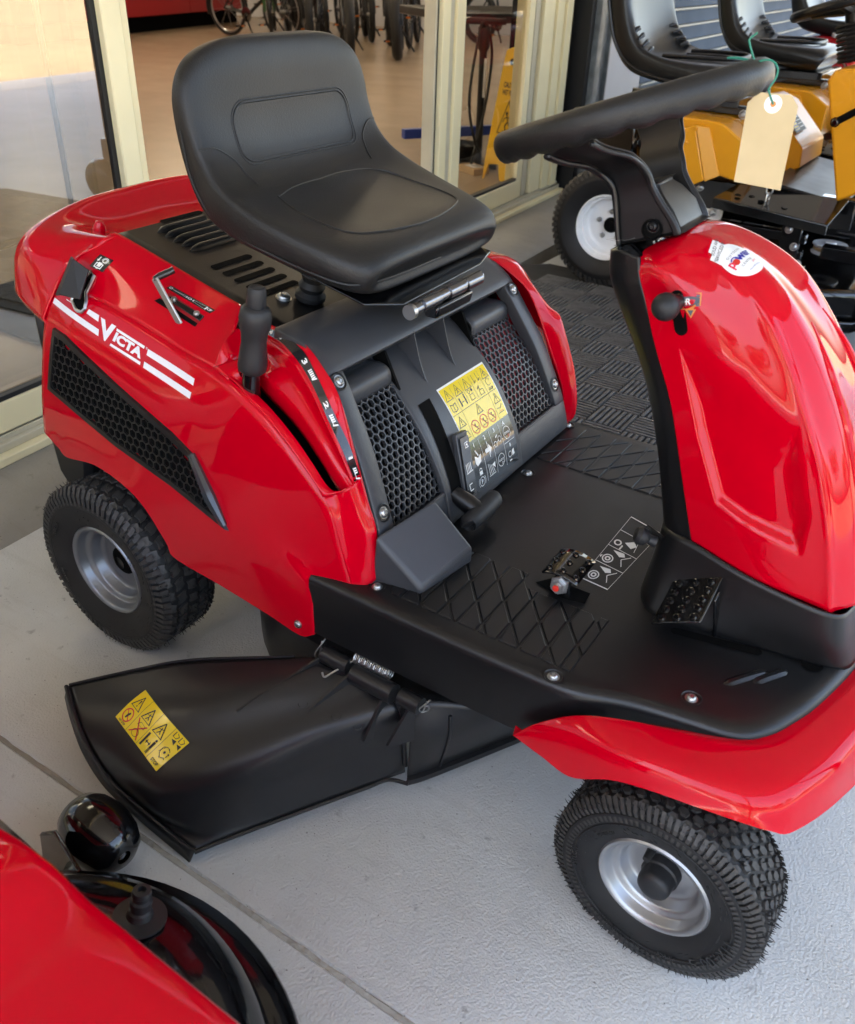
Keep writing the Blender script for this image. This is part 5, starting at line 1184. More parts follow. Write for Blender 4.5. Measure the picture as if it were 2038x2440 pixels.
# latch: grey paddle over a keyhole escutcheon
esc = [(-.0257, -.2591, .6655), (-.0168, -.2614, .661), (-.0190, -.269, .650), (-.0229, -.2766, .6375), (-.0170, -.283, .627), (-.0152, -.2896, .6171), (-.0197, -.2928, .612), (-.029, -.293, .6115), (-.0352, -.2918, .6133), (-.0504, -.2848, .622), (-.045, -.270, .642)]
ep = [Vector(p)+LEN*.0012 for p in esc]
vs_, fs_ = tubeg(ep, .0028, 8, True); lt = mk('latch_escutcheon', vs_, fs_, 'zinc', mower)
mk('keyhole', [p+LEN*.0003 for p in ep], [tuple(range(len(ep)))[::-1]], 'dark', lt, smooth=False)
tube('latch_spindle', [V(-.035, -.272, .652), V(-.035, -.272, .652)+LEN*.02], .009, 'black', lt, 12)
la = [V(-.042, -.275, .689), V(-.012, -.272, .673), V(-.008, -.300, .636), V(-.061, -.302, .631)]
lp = [p for p in la]
ml = [la[0].lerp(la[1], .35)+LEN*.008, la[3].lerp(la[2], .35)+LEN*.008]
mk('latch_paddle', [lp[0], ml[0], lp[1], lp[2], ml[1], lp[3]], [(0, 1, 4, 5), (1, 2, 3, 4)], 'rimr', mower, solid=.004, bevel=.0015, smooth=False)
bpy.data.objects['latch_paddle'].data.materials[0] = MT['grip']
# throttle: bent lever, plate and symbols; flat recess with its shade in the colour
rq = [V(.1075, -.2576, .6474), V(.1225, -.2416, .6595), V(.2006, -.2461, .641), V(.1962, -.2634, .6279)]
rn = V(.13, -.63, .76).normalized()
QD = QDecal(['ledge'], [rq[0], rq[3], rq[2], rq[1]], rn, off=.0008)
QD.rect('red_in', .02, .02, .98, .98, 8, 3); QD.layer = 1; QD.quad('dark', [(.0, .0), (.98, .02), (.97, .30), (.02, .34)], 8, 2); th_ = QD.build('throttle_recess_shade', mower)
pl = [V(.1249, -.2499, .6518), V(.1318, -.245, .6548), V(.1994, -.2475, .6402), V(.1976, -.2552, .6346)]
prism('throttle_plate', [p+rn*.001 for p in pl], rn*.003, 'gloss', mower, bevel=.001)
for p in ((.1396, -.2472, .6514), (.1864, -.2494, .6411)): bolt('screw', Vector(p)+rn*.004, rn, .0042, 'zinc', mower, .003)
bl = [V(.166, -.268, .628), V(.118, -.2625, .6835), V(.133, -.236, .6935)]
bw_ = (bl[1]-bl[0]).normalized(); sd = V(.5, -.2, .3).normalized()
prism('throttle_lever', [bl[0]-V(.005, 0, .003), bl[0]+V(.005, 0, .002), bl[1]+V(.006, 0, .003), bl[1]-V(.005, 0, .002)], V(.001, .003, .001), 'zinc', mower, bevel=.001)
tube('throttle_knob', [bl[1], bl[1].lerp(bl[2], .3), bl[2]], [.0035, .0052, .0052], 'gloss', mower, 12)
# --- stickers and lettering
def QX(surf, q, n, **k): return QDecal(surf, q, n, **k)
SN_ = V(.04, -.90, .43).normalized()
vd = QX(['side', 'ledge'], [(-.0960, -.2885, .6092), (.2258, -.317, .5444), (.2311, -.308, .5739), (-.0952, -.2839, .6167)], SN_)
vd.v = []
def bars(q, nx=10):
    b = QX(['side', 'ledge'], q, SN_); b.bar('white', nx, 2); n0 = len(vd.v); vd.v += b.v; vd.f += [tuple(n0+i for i in f) for f in b.f]; vd.m += [vd.mat('white')]*len(b.f)
bars([(-.0960, -.2885, .6092), (.0247, -.304, .5872), (.0235, -.2999, .5962), (-.0952, -.2839, .6167)], 14)
bars([(-.0099, -.2926, .6122), (.0187, -.2951, .6061), (.0172, -.2904, .6146), (-.0073, -.2887, .6185)], 4)
bars([(.1272, -.3019, .5816), (.23, -.3113, .5642), (.2311, -.308, .5739), (.1276, -.2979, .5901)], 12)
bars([(.1247, -.3095, .5638), (.2258, -.317, .5444), (.2278, -.3143, .5541), (.1253, -.3061, .5723)], 12)
bars([(.0585, -.2955, .601), (.1197, -.2989, .5885), (.1205, -.297, .5923), (.0585, -.2937, .6044)], 8)
bars([(.0507, -.3061, .5794), (.1178, -.309, .5658), (.1181, -.3072, .5702), (.0525, -.3046, .5827)], 8)
bars([(-.0913, -.2794, .6239), (-.088, -.2800, .6236), (-.0885, -.2752, .6312), (-.0921, -.2747, .6316)], 2)
bars([(-.0647, -.2852, .6200), (-.0503, -.2872, .6185), (-.0503, -.2866, .6195), (-.0647, -.2844, .6208)], 2)
def qtext(txt, q, sx=1.0):
    b = QX(['side', 'ledge'], q, SN_, step=.0); vs_, fs_, wd_ = TEXT[txt]; P_ = [(.5+x/wd_, .5+y) for x, y in vs_]
    b.tri('white', P_, fs_); n0 = len(vd.v); vd.v += b.v; vd.f += [tuple(n0+i for i in f) for f in b.f]; vd.m += [0]*len(b.f)
qtext('V', [(.0285, -.3043, .5858), (.0490, -.3056, .5811), (.0560, -.2925, .6068), (.0215, -.2912, .6128)])
qtext('ICTA', [(.0545, -.3028, .5870), (.1165, -.3061, .5738), (.1195, -.2995, .5876), (.0590, -.2960, .5998)])
qtext('®', [(.1225, -.2985, .5890), (.1265, -.2987, .5882), (.1268, -.2972, .5915), (.1228, -.2970, .5922)])
vd.build('brand_decal', mower)
ds = QX(['ledge'], [(-.0324, -.2557, .6721), (-.003, -.2561, .6682), (.0086, -.2412, .685), (-.0209, -.2416, .6892)], V(.07, -.74, .66).normalized())
ds.bar('labelk', 4, 4); ds.up()
ds.ring('labelw', (.62, .72), .13, .05, 16); ds.ring('labelw', (.62, .72), .2, .03, 16, -1.2, 3.4); ds.stroke('labelw', [(.22, .85), (.22, .62)], .07, step=9); ds.poly('labelw', [(.12, .66), (.32, .66), (.22, .52)])
ds.stroke('labelw', [(.25, .12), (.25, .42), (.7, .42), (.7, .12)], .07, True, step=9); ds.rect('labelw', .36, .2, .6, .52); ds.rect('labelw', .4, .05, .56, .12); ds.build('latch_sticker', mower)
ds = QX(['ledge'], [(.1145, -.2383, .6636), (.2029, -.2406, .6443), (.207, -.2329, .648), (.1192, -.2325, .6664)], V(.17, -.52, .83).normalized())
ds.bar('labelk', 10, 2); ds.up()
ds.stroke('labelw', [(.12, .45), (.42, .62), (.42, .38)], .03, True, step=9); ds.ring('labelw', (.49, .5), .16, .06, 16, sx=.22)
ds.stroke('labelw', [(.57, .35), (.57, .65), (.86, .80), (.86, .20)], .025, True, step=9); ds.ring('labelw', (.06, .5), .2, .08, 12, sx=.15); ds.ring('labelw', (.92, .5), .16, .07, 12, sx=.2); ds.ring('labelw', (.95, .62), .1, .06, 10, sx=.2); ds.build('throttle_sticker', mower)
# height scale strip
gi = [(0.3121, -0.2345, 0.6467), (0.3513, -0.2444, 0.6470), (0.3939, -0.2579, 0.6394), (0.4174, -0.2674, 0.6246), (0.4397, -0.2759, 0.6044), (0.4656, -0.2834, 0.5747), (0.4883, -0.2841, 0.5375), (0.5049, -0.2858, 0.5007)]
go = [(0.3076, -0.2377, 0.6373), (0.3501, -0.2535, 0.6384), (0.3820, -0.2666, 0.6315), (0.4074, -0.2754, 0.6196), (0.4320, -0.2842, 0.6002), (0.4585, -0.2924, 0.5691), (0.4826, -0.2975, 0.5379), (0.5042, -0.3007, 0.5019)]
gi2, go2 = curve([Vector(p) for p in gi], 61), curve([Vector(p) for p in go], 61)
def strip_pt(s_, t_, h_=.0012):
    x = s_*60; i = min(int(x), 59); a = gi2[i].lerp(gi2[i+1], x-i); b = go2[i].lerp(go2[i+1], x-i)
    tg = (gi2[min(i+1, 60)]-gi2[max(i-1, 0)]).normalized(); n_ = (b-a).cross(tg).normalized()
    if n_.z < 0: n_ = -n_
    return a.lerp(b, .06+.88*t_)+n_*h_
sv = [strip_pt(i/60, j/2) for i in range(61) for j in range(3)]; bs = mk('height_scale', sv, gridfaces(61, 3), 'labelk', mower, sharp=180)
sb = Bag()
Ls = 0.26
for ch, s_ in (('4', .035), ('3', .37), ('2', .62), ('1', .905)):
    vs_, fs_, wd_ = TEXT[ch]; sb.add(([strip_pt(s_-y*.062, .52+x*.62, .0017) for x, y in [(b_, a_) for a_, b_ in [(p[0], p[1]) for p in vs_]]] if False else [strip_pt(s_+x*.055, .45-y*.55, .0017) for x, y in vs_], fs_))
    c_ = s_+.075
    for k in range(5 if ch in '43' else 4 if ch == '2' else 3):
        sb.add(([strip_pt(c_-.022+k*.011, .22, .0017), strip_pt(c_-.015+k*.011, .22, .0017), strip_pt(c_-.015+k*.011, .62, .0017), strip_pt(c_-.022+k*.011, .62, .0017)], [(0, 1, 2, 3)]))
    sb.add(([strip_pt(c_-.024, .60, .0017), strip_pt(c_+.026, .60, .0017), strip_pt(c_+.026, .68, .0017), strip_pt(c_-.024, .68, .0017)], [(0, 1, 2, 3)]))
    sb.add(([strip_pt(c_+.034, .15, .0017), strip_pt(c_+.042, .15, .0017), strip_pt(c_+.034, .75, .0017), strip_pt(c_+.026, .75, .0017)], [(0, 1, 2, 3)]))
sb.build('scale_numbers', 'labelw', bs, smooth=False)
# warning label on the spine
def tri_sign(d, cx, cy, s, sy, m='ink', fig=0, w=None):
    w = w or .0016
    d.stroke(m, [(cx-s, cy-sy), (cx+s, cy-sy), (cx, cy+sy)], w, True)
    if fig == 0:
        d.poly(m, [(cx-.12*s, cy+.35*sy), (cx+.12*s, cy+.35*sy), (cx+.05*s, cy-.35*sy), (cx-.05*s, cy-.35*sy)]); d.disc(m, (cx, cy-.62*sy), .11*s, 8)
    else:
        d.disc(m, (cx+.02*s, cy+.2*sy), .10*s, 8)
        for a, b in (((0, .1), (.05, -.3)), ((.05, -.3), (-.25, -.7)), ((.05, -.3), (.3, -.65)), ((.02, 0), (-.35, -.1)), ((.02, 0), (.35, .12))): d.stroke(m, [(cx+a[0]*s, cy+a[1]*sy), (cx+b[0]*s, cy+b[1]*sy)], w)
WL = Decal(['spine'], pm(.024, vz(.452), .004), (0, 1, 0), pm(0, vz(.50))-pm(0, vz(.40)), pm(0, vz(.45), 1)-pm(0, vz(.45), 0), off=.0005, depth=.06)
WH = .087; W2 = .069
WL.rect('labelw', -W2-.001, -.004, W2+.001, WH+.003, 10, 14)
WL.rect('labelk', -W2, -WH, W2, -.004, 10, 14); WL.up()
WL.rect('labely', -W2+.001, -.004, W2-.001, WH, 10, 14); WL.up()
for x_ in (-.0414, -.0138, .0138, .0414): WL.stroke('ink', [(x_, .046 if abs(x_) < .03 else -.003), (x_, WH-.004)], .0005)
WL.stroke('ink', [(-W2+.002, .043), (W2-.002, .043)], .0007)
for x_, f_ in ((-.055, 0), (-.0276, 1), (0, 0), (.055, 1)): tri_sign(WL, x_, .075, .0095, .0085, fig=f_, w=.0009)
for x_ in (.022, .034): WL.stroke('ink', [(x_, .082), (x_, .068), (x_+.005, .072)], .001)
WL.stroke('ink', [(-.062, .049), (-.062, .060), (-.055, .058), (-.048, .060), (-.048, .049), (-.055, .047)], .001, True); WL.stroke('ink', [(-.055, .047), (-.055, .058)], .001)
WL.rect('ink', -.036, .048, -.033, .062); WL.disc('ink', (-.020, .063), .0016, 8); WL.rect('ink', -.0215, .048, -.0185, .061); WL.stroke('ink', [(-.031, .054), (-.024, .054)], .001)
WL.ring('ink', (-.004, .062), .003, .0008, 12); WL.disc('ink', (.005, .063), .0025, 10); WL.stroke('ink', [(-.006, .048), (.006, .048), (.005, .057), (-.005, .057)], .0008, True)
WL.stroke('ink', [(.020, .058), (.026, .062), (.024, .056)], .0012); WL.stroke('ink', [(.022, .047), (.034, .047), (.033, .055), (.023, .055)], .0008, True)
WL.ring('ink', (.055, .059), .006, .0008, 16, .3, 5.6); WL.text('ink', 'STOP', (.055, .0475), .0042)
tri_sign(WL, -.055, .030, .009, .008, w=.0011); tri_sign(WL, 0, .032, .0085, .0075, w=.0011); tri_sign(WL, .055, .030, .009, .008, w=.0011)
for x_ in (-.026, 0, .026):
    WL.ring('inkred', (x_, .010), .0105, .0015, 24); WL.disc('ink', (x_, .014), .0016, 8); WL.stroke('ink', [(x_, .013), (x_+.002, .008), (x_+.006, .009)], .0011); WL.stroke('ink', [(x_-.006, .004), (x_+.006, .005)], .0009); WL.stroke('inkred', [(x_-.007, .017), (x_+.007, .003)], .0014)
WL.stroke('ink', [(-.062, .003), (-.058, .014), (-.050, .012), (-.047, .004)], .0011); WL.stroke('ink', [(-.063, .002), (-.046, .002)], .0009); WL.stroke('ink', [(.047, .014), (.055, .012), (.062, .017)], .0012); WL.stroke('ink', [(.047, .005), (.063, .005)], .001); WL.stroke('inkred', [(.050, .008), (.060, .007)], .0008)
for i, (t_, x_) in enumerate((('1', -.050), ('2', -.017), ('3', .014), ('A', .046))): WL.text('labelw', t_, (x_, -.012), .0075)
for x_ in (-.034, -.001, .030): WL.stroke('labelw', [(x_, -.008), (x_, -.080)], .0007)
WL.poly('labelw', [(-.060, -.040), (-.058, -.028), (-.050, -.034), (-.040, -.030), (-.044, -.042), (-.056, -.046)]); WL.stroke('labelw', [(-.052, -.022), (-.048, -.03)], .003)
WL.ring('labelw', (-.051, -.055), .0032, .0014, 12, 0, 3.14); WL.rect('labelw', -.0555, -.0625, -.0465, -.056); WL.ring('labelw', (-.051, -.074), .0075, .0012, 20); WL.text('labelw', 'P', (-.051, -.074), .0075); WL.ring('labelw', (-.051, -.074), .0105, .001, 12, -.7, .7); WL.ring('labelw', (-.051, -.074), .0105, .001, 12, 2.4, 3.84)
WL.poly('labelw', [(-.026, -.030), (-.014, -.030), (-.014, -.024), (-.006, -.034), (-.014, -.043), (-.014, -.037), (-.026, -.037)]); WL.stroke('labelw', [(-.016, -.020), (-.016, -.046)], .0016)
for k in range(4): WL.stroke('labelw', [(-.027+.004*k, -.055-.002*k), (-.025+.005*k, -.074)], .0012)
WL.stroke('labelw', [(-.027, -.076), (-.008, -.076)], .0012); WL.poly('labelw', [(-.016, -.060), (-.006, -.058), (-.007, -.068)])
WL.ring('labelw', (.007, -.034), .0045, .001, 14); WL.ring('labelw', (.022, -.030), .0045, .001, 14); WL.stroke('labelw', [(.010, -.033), (.019, -.031)], .001); WL.stroke('labelw', [(.012, -.024), (.018, -.022)], .002)
for c_ in ((.014, -.064), (.047, -.029)):
    WL.ring('labelw', c_, .0105, .001, 22)
    for k in (-1, 0, 1): WL.ring('labelw', (c_[0]+.0055*k, c_[1]), .0017, .0009, 8)
    WL.ring('inkred' if c_[0] > .03 else 'labelw', (c_[0]+.003, c_[1]-.006), .0018, .0009, 8)
WL.text('labelw', 'B', (.048, -.051), .006); WL.ring('labelw', (.043, -.066), .005, .001, 14); WL.poly('labelw', [(.050, -.062), (.056, -.060), (.058, -.070), (.050, -.071)]); WL.stroke('labelw', [(.041, -.077), (.047, -.077)], .0025)
WL.stroke('labelw', [(.032, -.044), (.064, -.044)], .0007)
WL.build('warning_label', mower)
ls = Decal(None, pm(-.068, vz(.425), .0145), (0, 1, 0), pm(0, vz(.47))-pm(0, vz(.38)), pm(0, vz(.425), 1)-pm(0, vz(.425), 0))
ls.quad('labelk', [(-.022, -.046), (.005, -.044), (.017, .044), (-.006, .046)]); ls.up()
ls.stroke('labelw', [(.010, .036), (.002, .036), (.002, .028), (.010, .028)], .0016); ls.poly('labelw', [(.004, .032), (.009, .029), (.009, .035)])
for k in range(4): ls.stroke('labelw', [(-.008+.004*k, .004), (-.009+.004*k, -.008)], .0014)
ls.stroke('labelw', [(-.011, -.010), (.006, -.010)], .0014)
ls.stroke('labelw', [(-.004, -.028), (-.012, -.028), (-.012, -.038), (-.004, -.038)], .0014); ls.build('lever_label', mower)
# floor label
fl = QDecal(None, [(.819, -.127, .3462), (.830, .055, .3462), (.774, .073, .3462), (.776, -.123, .3462)], (0, 0, 1))
fl.stroke('labelw', [(0, 0), (1, 0), (1, 1), (0, 1)], .012, True, step=9)
for a_ in (.27, .52, .77): fl.stroke('labelw', [(a_, 0), (a_, 1)], .007, step=9)
for a_ in (.135, .395): fl.ring('labelw', (a_-.04, .72), .16, .04, 18, sx=.33); fl.ring('labelw', (a_-.04, .72), .07, .05, 12, sx=.33); fl.poly('labelw', [(a_+.04, .45), (a_+.09, .75), (a_+.11, .40), (a_+.07, .30)]); fl.stroke('labelw', [(a_-.06, .2), (a_+.02, .35), (a_+.1, .15)], .014, step=9); fl.poly('labelw', [(a_-.07, .93), (a_-.02, .93), (a_-.045, .99)])
for a_ in (.64, .88): fl.poly('labelw', [(a_-.04, .35), (a_+.0, .62), (a_+.07, .40), (a_+.02, .25)]); fl.stroke('labelw', [(a_-.06, .2), (a_+.1, .3)], .014, step=9)
fl.ring('labelw', (.60, .80), .10, .05, 14, sx=.33); fl.stroke('labelw', [(.545, .62), (.575, .62)], .05, step=9); fl.build('pedal_diagram', mower)
# R sticker and dealer sticker on the hood
BHN = V(0, -1, .05)
rs = Decal(['hood'], (.845, -.12, .762), (.97, 0, .22), (-.22, 0, .97), BHN, depth=.05)
rs.poly('orange', [(-.013, -.009), (-.013, .009), (.013, .009), (.013, -.005), (.006, -.006), (.005, -.009), (.008, -.009), (.002, -.019), (-.005, -.009)])
rs.up(); rs.poly('inkgrey', [(-.0115, -.0055), (-.0115, .0055), (.003, .0055), (.0115, .0035), (.0115, -.0025), (.003, -.0045)])
for a_, b_ in ((-.010, .0065), (-.010, -.0075), (.0095, .0055), (.0095, -.0045)): rs.rect('inkgrey', a_-.002, b_-.001, a_+.002, b_+.0012)
rs.poly('inkgrey', [(-.002, -.010), (.005, -.010), (.0018, -.017)]); rs.up(); rs.text('labelw', 'R', (-.001, .0), .0072); rs.stroke('labelw', [(-.006, 0), (-.003, 0)], .0018); rs.poly('labelw', [(-.0095, 0), (-.006, .003), (-.006, -.003)])
rs.build('reverse_sticker', mower)
ds = Decal(['hood'], (.882, -.052, .8085), (.10, .95, .12), (-.95, .12, .2), V(.28, -.26, .92), off=.0006, depth=.05)
body_ = [(.0275*math.cos(math.radians(a)), .0245*math.sin(math.radians(a))) for a in range(0, 360, 10)]
ds.disc('stickerw', (0, 0), .0265, 40, k=6)
tabp = pill((-.018, .022), (.012, .031), .011)+[]
ds.quad('stickerw', [(-.0245, .012), (.006, .024), (.004, .036), (-.0245, .026)], 6, 4); ds.quad('stickerw', [(-.016, .026), (.006, .034), (.004, .041), (-.016, .034)], 6, 3)
ds.layer = 2
ds.text('ink', 'SERVICED BY', (-.007, .0245), .0040, .32, 1.05); ds.text('ink', 'SOLD AND', (-.005, .0325), .0040, .38, 1.05)
ds.text('ink', 'O U T D O O R', (.0, .0110), .0028); ds.text('inkpink', 'p', (-.0165, .0), .0110); ds.disc('inkred', (-.0105, .0005), .0042, 14); ds.ring('inkblue', (-.0095, .0022), .0048, .0014, 14, .2, 2.6); ds.text('inkblue', 'wer', (.0075, .0015), .0078, sx=1.25)
ds.text('ink', 'C E N T R E', (-.001, -.0075), .0028); ds.text('inkpink', 'johnspt', (.010, -.0115), .0036, .12); ds.text('inkblue', 'Phone 5482 4026 Gympie', (.003, -.0178), .0022)
ds.build('dealer_sticker', mower)
# --- cutting deck and side discharge chute
CH = [P('chR0'), P('chR1'), P('chR2'), P('chR3'), P('chR4'), P('chR5')]
CH[4] = [(a+b)/2*.65+c*.35 for a, b, c in zip(CH[3], CH[5], CH[4])]
gc = loft(CH, 50, 8)
ch = gridobj('discharge_chute', gc, 'deck', mower, flip=True, solid=.004, sharp=180, geo='chute')
BC = BVHTree.FromPolygons(*GEO['chute'])
def lipc(pts, r, nm='chute_lip', par=ch): tube(nm, pts, r, 'deck', par, 8, smooth=4)
edge = [r[0] for r in gc]; lipc([edge[i]+V(-.004, -.003, 0) for i in range(0, len(edge), 3)]+[edge[-1]], .003)
lipc([p+V(0, -.002, -.002) for p in gc[-1][::5]]+[V(.640, -.352, .040)], .0032); lipc([r[-1]+V(.002, 0, 0) for r in gc[10::4]], .0035)
lipc([p+V(-.001, .001, .001) for p in gc[0][::5]], .0022)
gsk = [[p for p in gc[-1]], [V(p.x+.004, p.y-.006, .012) for p in gc[-1]]]
# outer curved skirt below the lip
gsk = [edge, [V(p.x-.006, p.y-.006, p.z-.022) for p in edge]]
gridobj('chute_skirt', gsk, 'deck', ch, solid=.003)
def chpt(x, y, h=0):
    loc, n_, i, d = BC.ray_cast(V(x, y, .6), V(0, 0, -1), 1)
    return (loc+(n_ if n_.z > 0 else -n_)*h) if loc else V(x, y, .15)
# hinge barrel, spring, pins, gussets
hz = .222
tube('hinge_barrel', [(.488, -.3535, hz), (.535, -.354, hz)], .0135, 'deck', mower, 16)
tube('hinge_barrel', [(.545, -.358, hz-.004), (.617, -.360, hz-.004)], .0150, 'deck', mower, 16)
tube('hinge_barrel', [(.628, -.359, hz-.002), (.662, -.360, hz-.002)], .0130, 'deck', mower, 16)
sp = [V(.538+.062*i/160, -.344+.0075*math.cos(i*.75), hz+.012+.0075*math.sin(i*.75)) for i in range(161)]
tube('hinge_spring', sp, .0013, 'zinc', mower, 6)
tube('spring_arm', [V(.540, -.345, hz+.01), V(.520, -.372, hz-.004), V(.513, -.385, hz-.008), V(.507, -.383, hz-.004)], .0016, 'zinc', mower, 6, smooth=4)
def rclip(c, d, nm):
    d = Vector(d).normalized(); s_ = d.orthogonal().normalized(); p = []
    for i in range(20):
        a = i/19*5.2; p.append(Vector(c)+d*(.009*math.cos(a)-.004)+s_*.007*math.sin(a))
    p += [Vector(c)+d*.016+s_*.002, Vector(c)+d*.022+s_*.004]
    tube(nm, p, .0013, 'zinc', mower, 6); tube(nm, [Vector(c)-d*.014, Vector(c)+d*.018], .0012, 'zinc', mower, 6)
rclip((.480, -.3535, hz), (0, .3, 1), 'clip_pin'); rclip((.668, -.360, hz), (.3, -.2, 1), 'clip_pin')
for x0, y0, x1, y1, w_ in ((.494, -.352, .428, -.480, .020), (.548, -.360, .515, -.430, .017), (.606, -.362, .596, -.405, .016), (.650, -.358, .628, -.392, .016)):
    a = V(x0, y0, hz+.006); N_ = 8; vsg = []
    for dx in (-.002, .002):
        for k in range(N_+1):
            t = k/N_; bx, by = x0+(x1-x0)*t, y0+(y1-y0)*t; b = chpt(bx, by); tp2 = a.z+(chpt(x1, y1).z+.0015-a.z)*t
            vsg += [V(bx+dx, by, min(b.z, tp2)-.004), V(bx+dx, by, max(tp2, b.z+.0005))]
    fsg = gridfaces(N_+1, 2)+[tuple(2*(N_+1)+i for i in f[::-1]) for f in gridfaces(N_+1, 2)]+[(2*k+1, 2*k+3, 2*(N_+1)+2*k+3, 2*(N_+1)+2*k+1) for k in range(N_)]
    mk('gusset', vsg, fsg, 'deck', ch, sharp=40)
for (x_, y_) in ((.505, -.425), (.555, -.413), (.585, -.402)): lathe('moulding_mark', [(.0062, .0004), (.0066, .0008), (.0072, .0004)], chpt(x_, y_, .0), (0, -.2, 1), 'deck', ch, 20)
# chute label
cq = [chpt(.252, -.558), chpt(.365, -.585), chpt(.388, -.540), chpt(.272, -.510)]
cl = QDecal(['chute'], [(0.2538, -0.5591, 0.1279), (0.3683, -0.5866, 0.1088), (0.3918, -0.5374, 0.1402), (0.2694, -0.5079, 0.1526)], V(-.13, -.47, .86), depth=.05)
cl.rect('ink', -.015, -.03, 1.015, 1.03, 12, 6); cl.up(); cl.rect('labely', .012, .03, .988, .97, 12, 6); cl.up()
for a_ in (.262, .506, .75): cl.stroke('ink', [(a_, .03), (a_, .97)], .005, step=.2)
def ct(cx, cy, s, fig):
    sx_ = s*cl.H/cl.W
    cl.stroke('ink', [(cx-sx_, cy-s), (cx+sx_, cy-s), (cx, cy+s)], .016, True, step=.1)
    if fig == 0: cl.poly('ink', [(cx-.012, cy+.35*s), (cx+.012, cy+.35*s), (cx+.005, cy-.35*s), (cx-.005, cy-.35*s)]); cl.disc('ink', (cx, cy-.62*s), .022, 8, sx=.45)
    else:
        for a, b in (((0, .2), (.05, -.3)), ((.05, -.3), (-.25, -.75)), ((.05, -.3), (.3, -.65)), ((.02, 0), (-.35, -.1)), ((.02, 0), (.35, .12))): cl.stroke('ink', [(cx+a[0]*sx_, cy+a[1]*s), (cx+b[0]*sx_, cy+b[1]*s)], .014, step=9)
ct(.137, .70, .17, 0); ct(.384, .70, .17, 1); ct(.628, .70, .17, 1)
cl.ring('inkred', (.137, .30), .165, .035, 26, sx=.46); cl.stroke('inkred', [(.085, .40), (.19, .20)], .018, step=9); cl.poly('ink', [(.115, .22), (.135, .20), (.165, .36), (.15, .40), (.125, .33)]); cl.text('ink', 'NO STEP', (.137, .085), .055, sx=.46)
cl.stroke('inkred', [(.30, .48), (.47, .08)], .022, step=9); cl.stroke('inkred', [(.30, .10), (.47, .46)], .022, step=9); cl.ring('ink', (.39, .18), .09, .012, 18, sx=.6); cl.stroke('ink', [(.33, .36), (.36, .45), (.45, .43), (.45, .36)], .008, True, step=9)
cl.rect('ink', .535, .10, .565, .46); cl.disc('ink', (.69, .44), .035, 12, sx=.46); cl.rect('ink', .672, .22, .708, .40); cl.rect('ink', .674, .08, .687, .23); cl.rect('ink', .693, .08, .706, .23); cl.stroke('ink', [(.585, .27), (.65, .27)], .025, step=9); cl.poly('ink', [(.58, .27), (.60, .34), (.60, .20)]); cl.poly('ink', [(.66, .27), (.64, .34), (.64, .20)])
cl.stroke('ink', [(.79, .93), (.79, .80), (.84, .80), (.86, .88), (.82, .92)], .012, step=9); cl.stroke('ink', [(.89, .93), (.89, .80), (.94, .80), (.96, .88), (.92, .92)], .012, step=9); cl.poly('ink', [(.80, .74), (.87, .78), (.88, .66)]); cl.poly('ink', [(.90, .74), (.965, .78), (.97, .66)])
cl.disc('ink', (.875, .42), .035, 12, sx=.46)
for k in range(6):
    a = k*math.pi/3; c_ = (.875+.06*math.cos(a), .42+.13*math.sin(a)); t = (-math.sin(a)*.46, math.cos(a)); cl.stroke('ink', [(c_[0]-t[0]*.05, c_[1]-t[1]*.05), (c_[0]+t[0]*.05, c_[1]+t[1]*.05)], .012, step=9)
    cl.stroke('ink', [(c_[0]+t[0]*.05-.012, c_[1]+t[1]*.05-.02), (c_[0]+t[0]*.05, c_[1]+t[1]*.05), (c_[0]+t[0]*.05+.012, c_[1]+t[1]*.05-.03)], .010, step=9)
cl.text('ink', 'STOP', (.875, .12), .085, sx=.5); cl.build('warning_label', mower)
# deck
dk = [[V(.628, -.342, .190), V(.66, -.322, .200), V(.72, -.285, .190), V(.79, -.22, .175), V(.83, -.12, .17), V(.84, 0, .17)],
      [V(.640, -.352, .140), V(.676, -.324, .140), V(.742, -.24, .135), V(.79, -.165, .13), V(.82, -.08, .13), V(.83, 0, .13)],
      [V(.634, -.346, .048), V(.655, -.316, .048), V(.718, -.20, .048), V(.738, -.16, .048), V(.77, -.08, .048), V(.78, 0, .048)],
      [V(.638, -.354, .046), V(.660, -.322, .046), V(.724, -.206, .046), V(.745, -.165, .046), V(.778, -.08, .046), V(.788, 0, .046)], [V(.638, -.354, .036), V(.660, -.322, .036), V(.724, -.206, .036), V(.745, -.165, .036), V(.778, -.08, .036), V(.788, 0, .036)]]
gd = loft(dk, 50, 5, sharp=(2, 3)); dko = gridobj('cutting_deck', gd, 'deck', mower, flip=True, sharp=50, solid=.003)
for j in (7, 30): tube('deck_rib', [r[j]+V(.0, -.001, 0) for r in gd[2:11]], .0028, 'deck', dko, 6)
lathe('deck_dome', [(0, .185), (.10, .185), (.20, .178), (.255, .155), (.27, .12), (.27, .05)], (.42, -.03, 0), (0, 0, 1), 'deck', mower, 48)
bolt('side_screw', V(.4331, -.3475, .2469), (0, -1, 0), .0055, 'zinc', mower, .003)

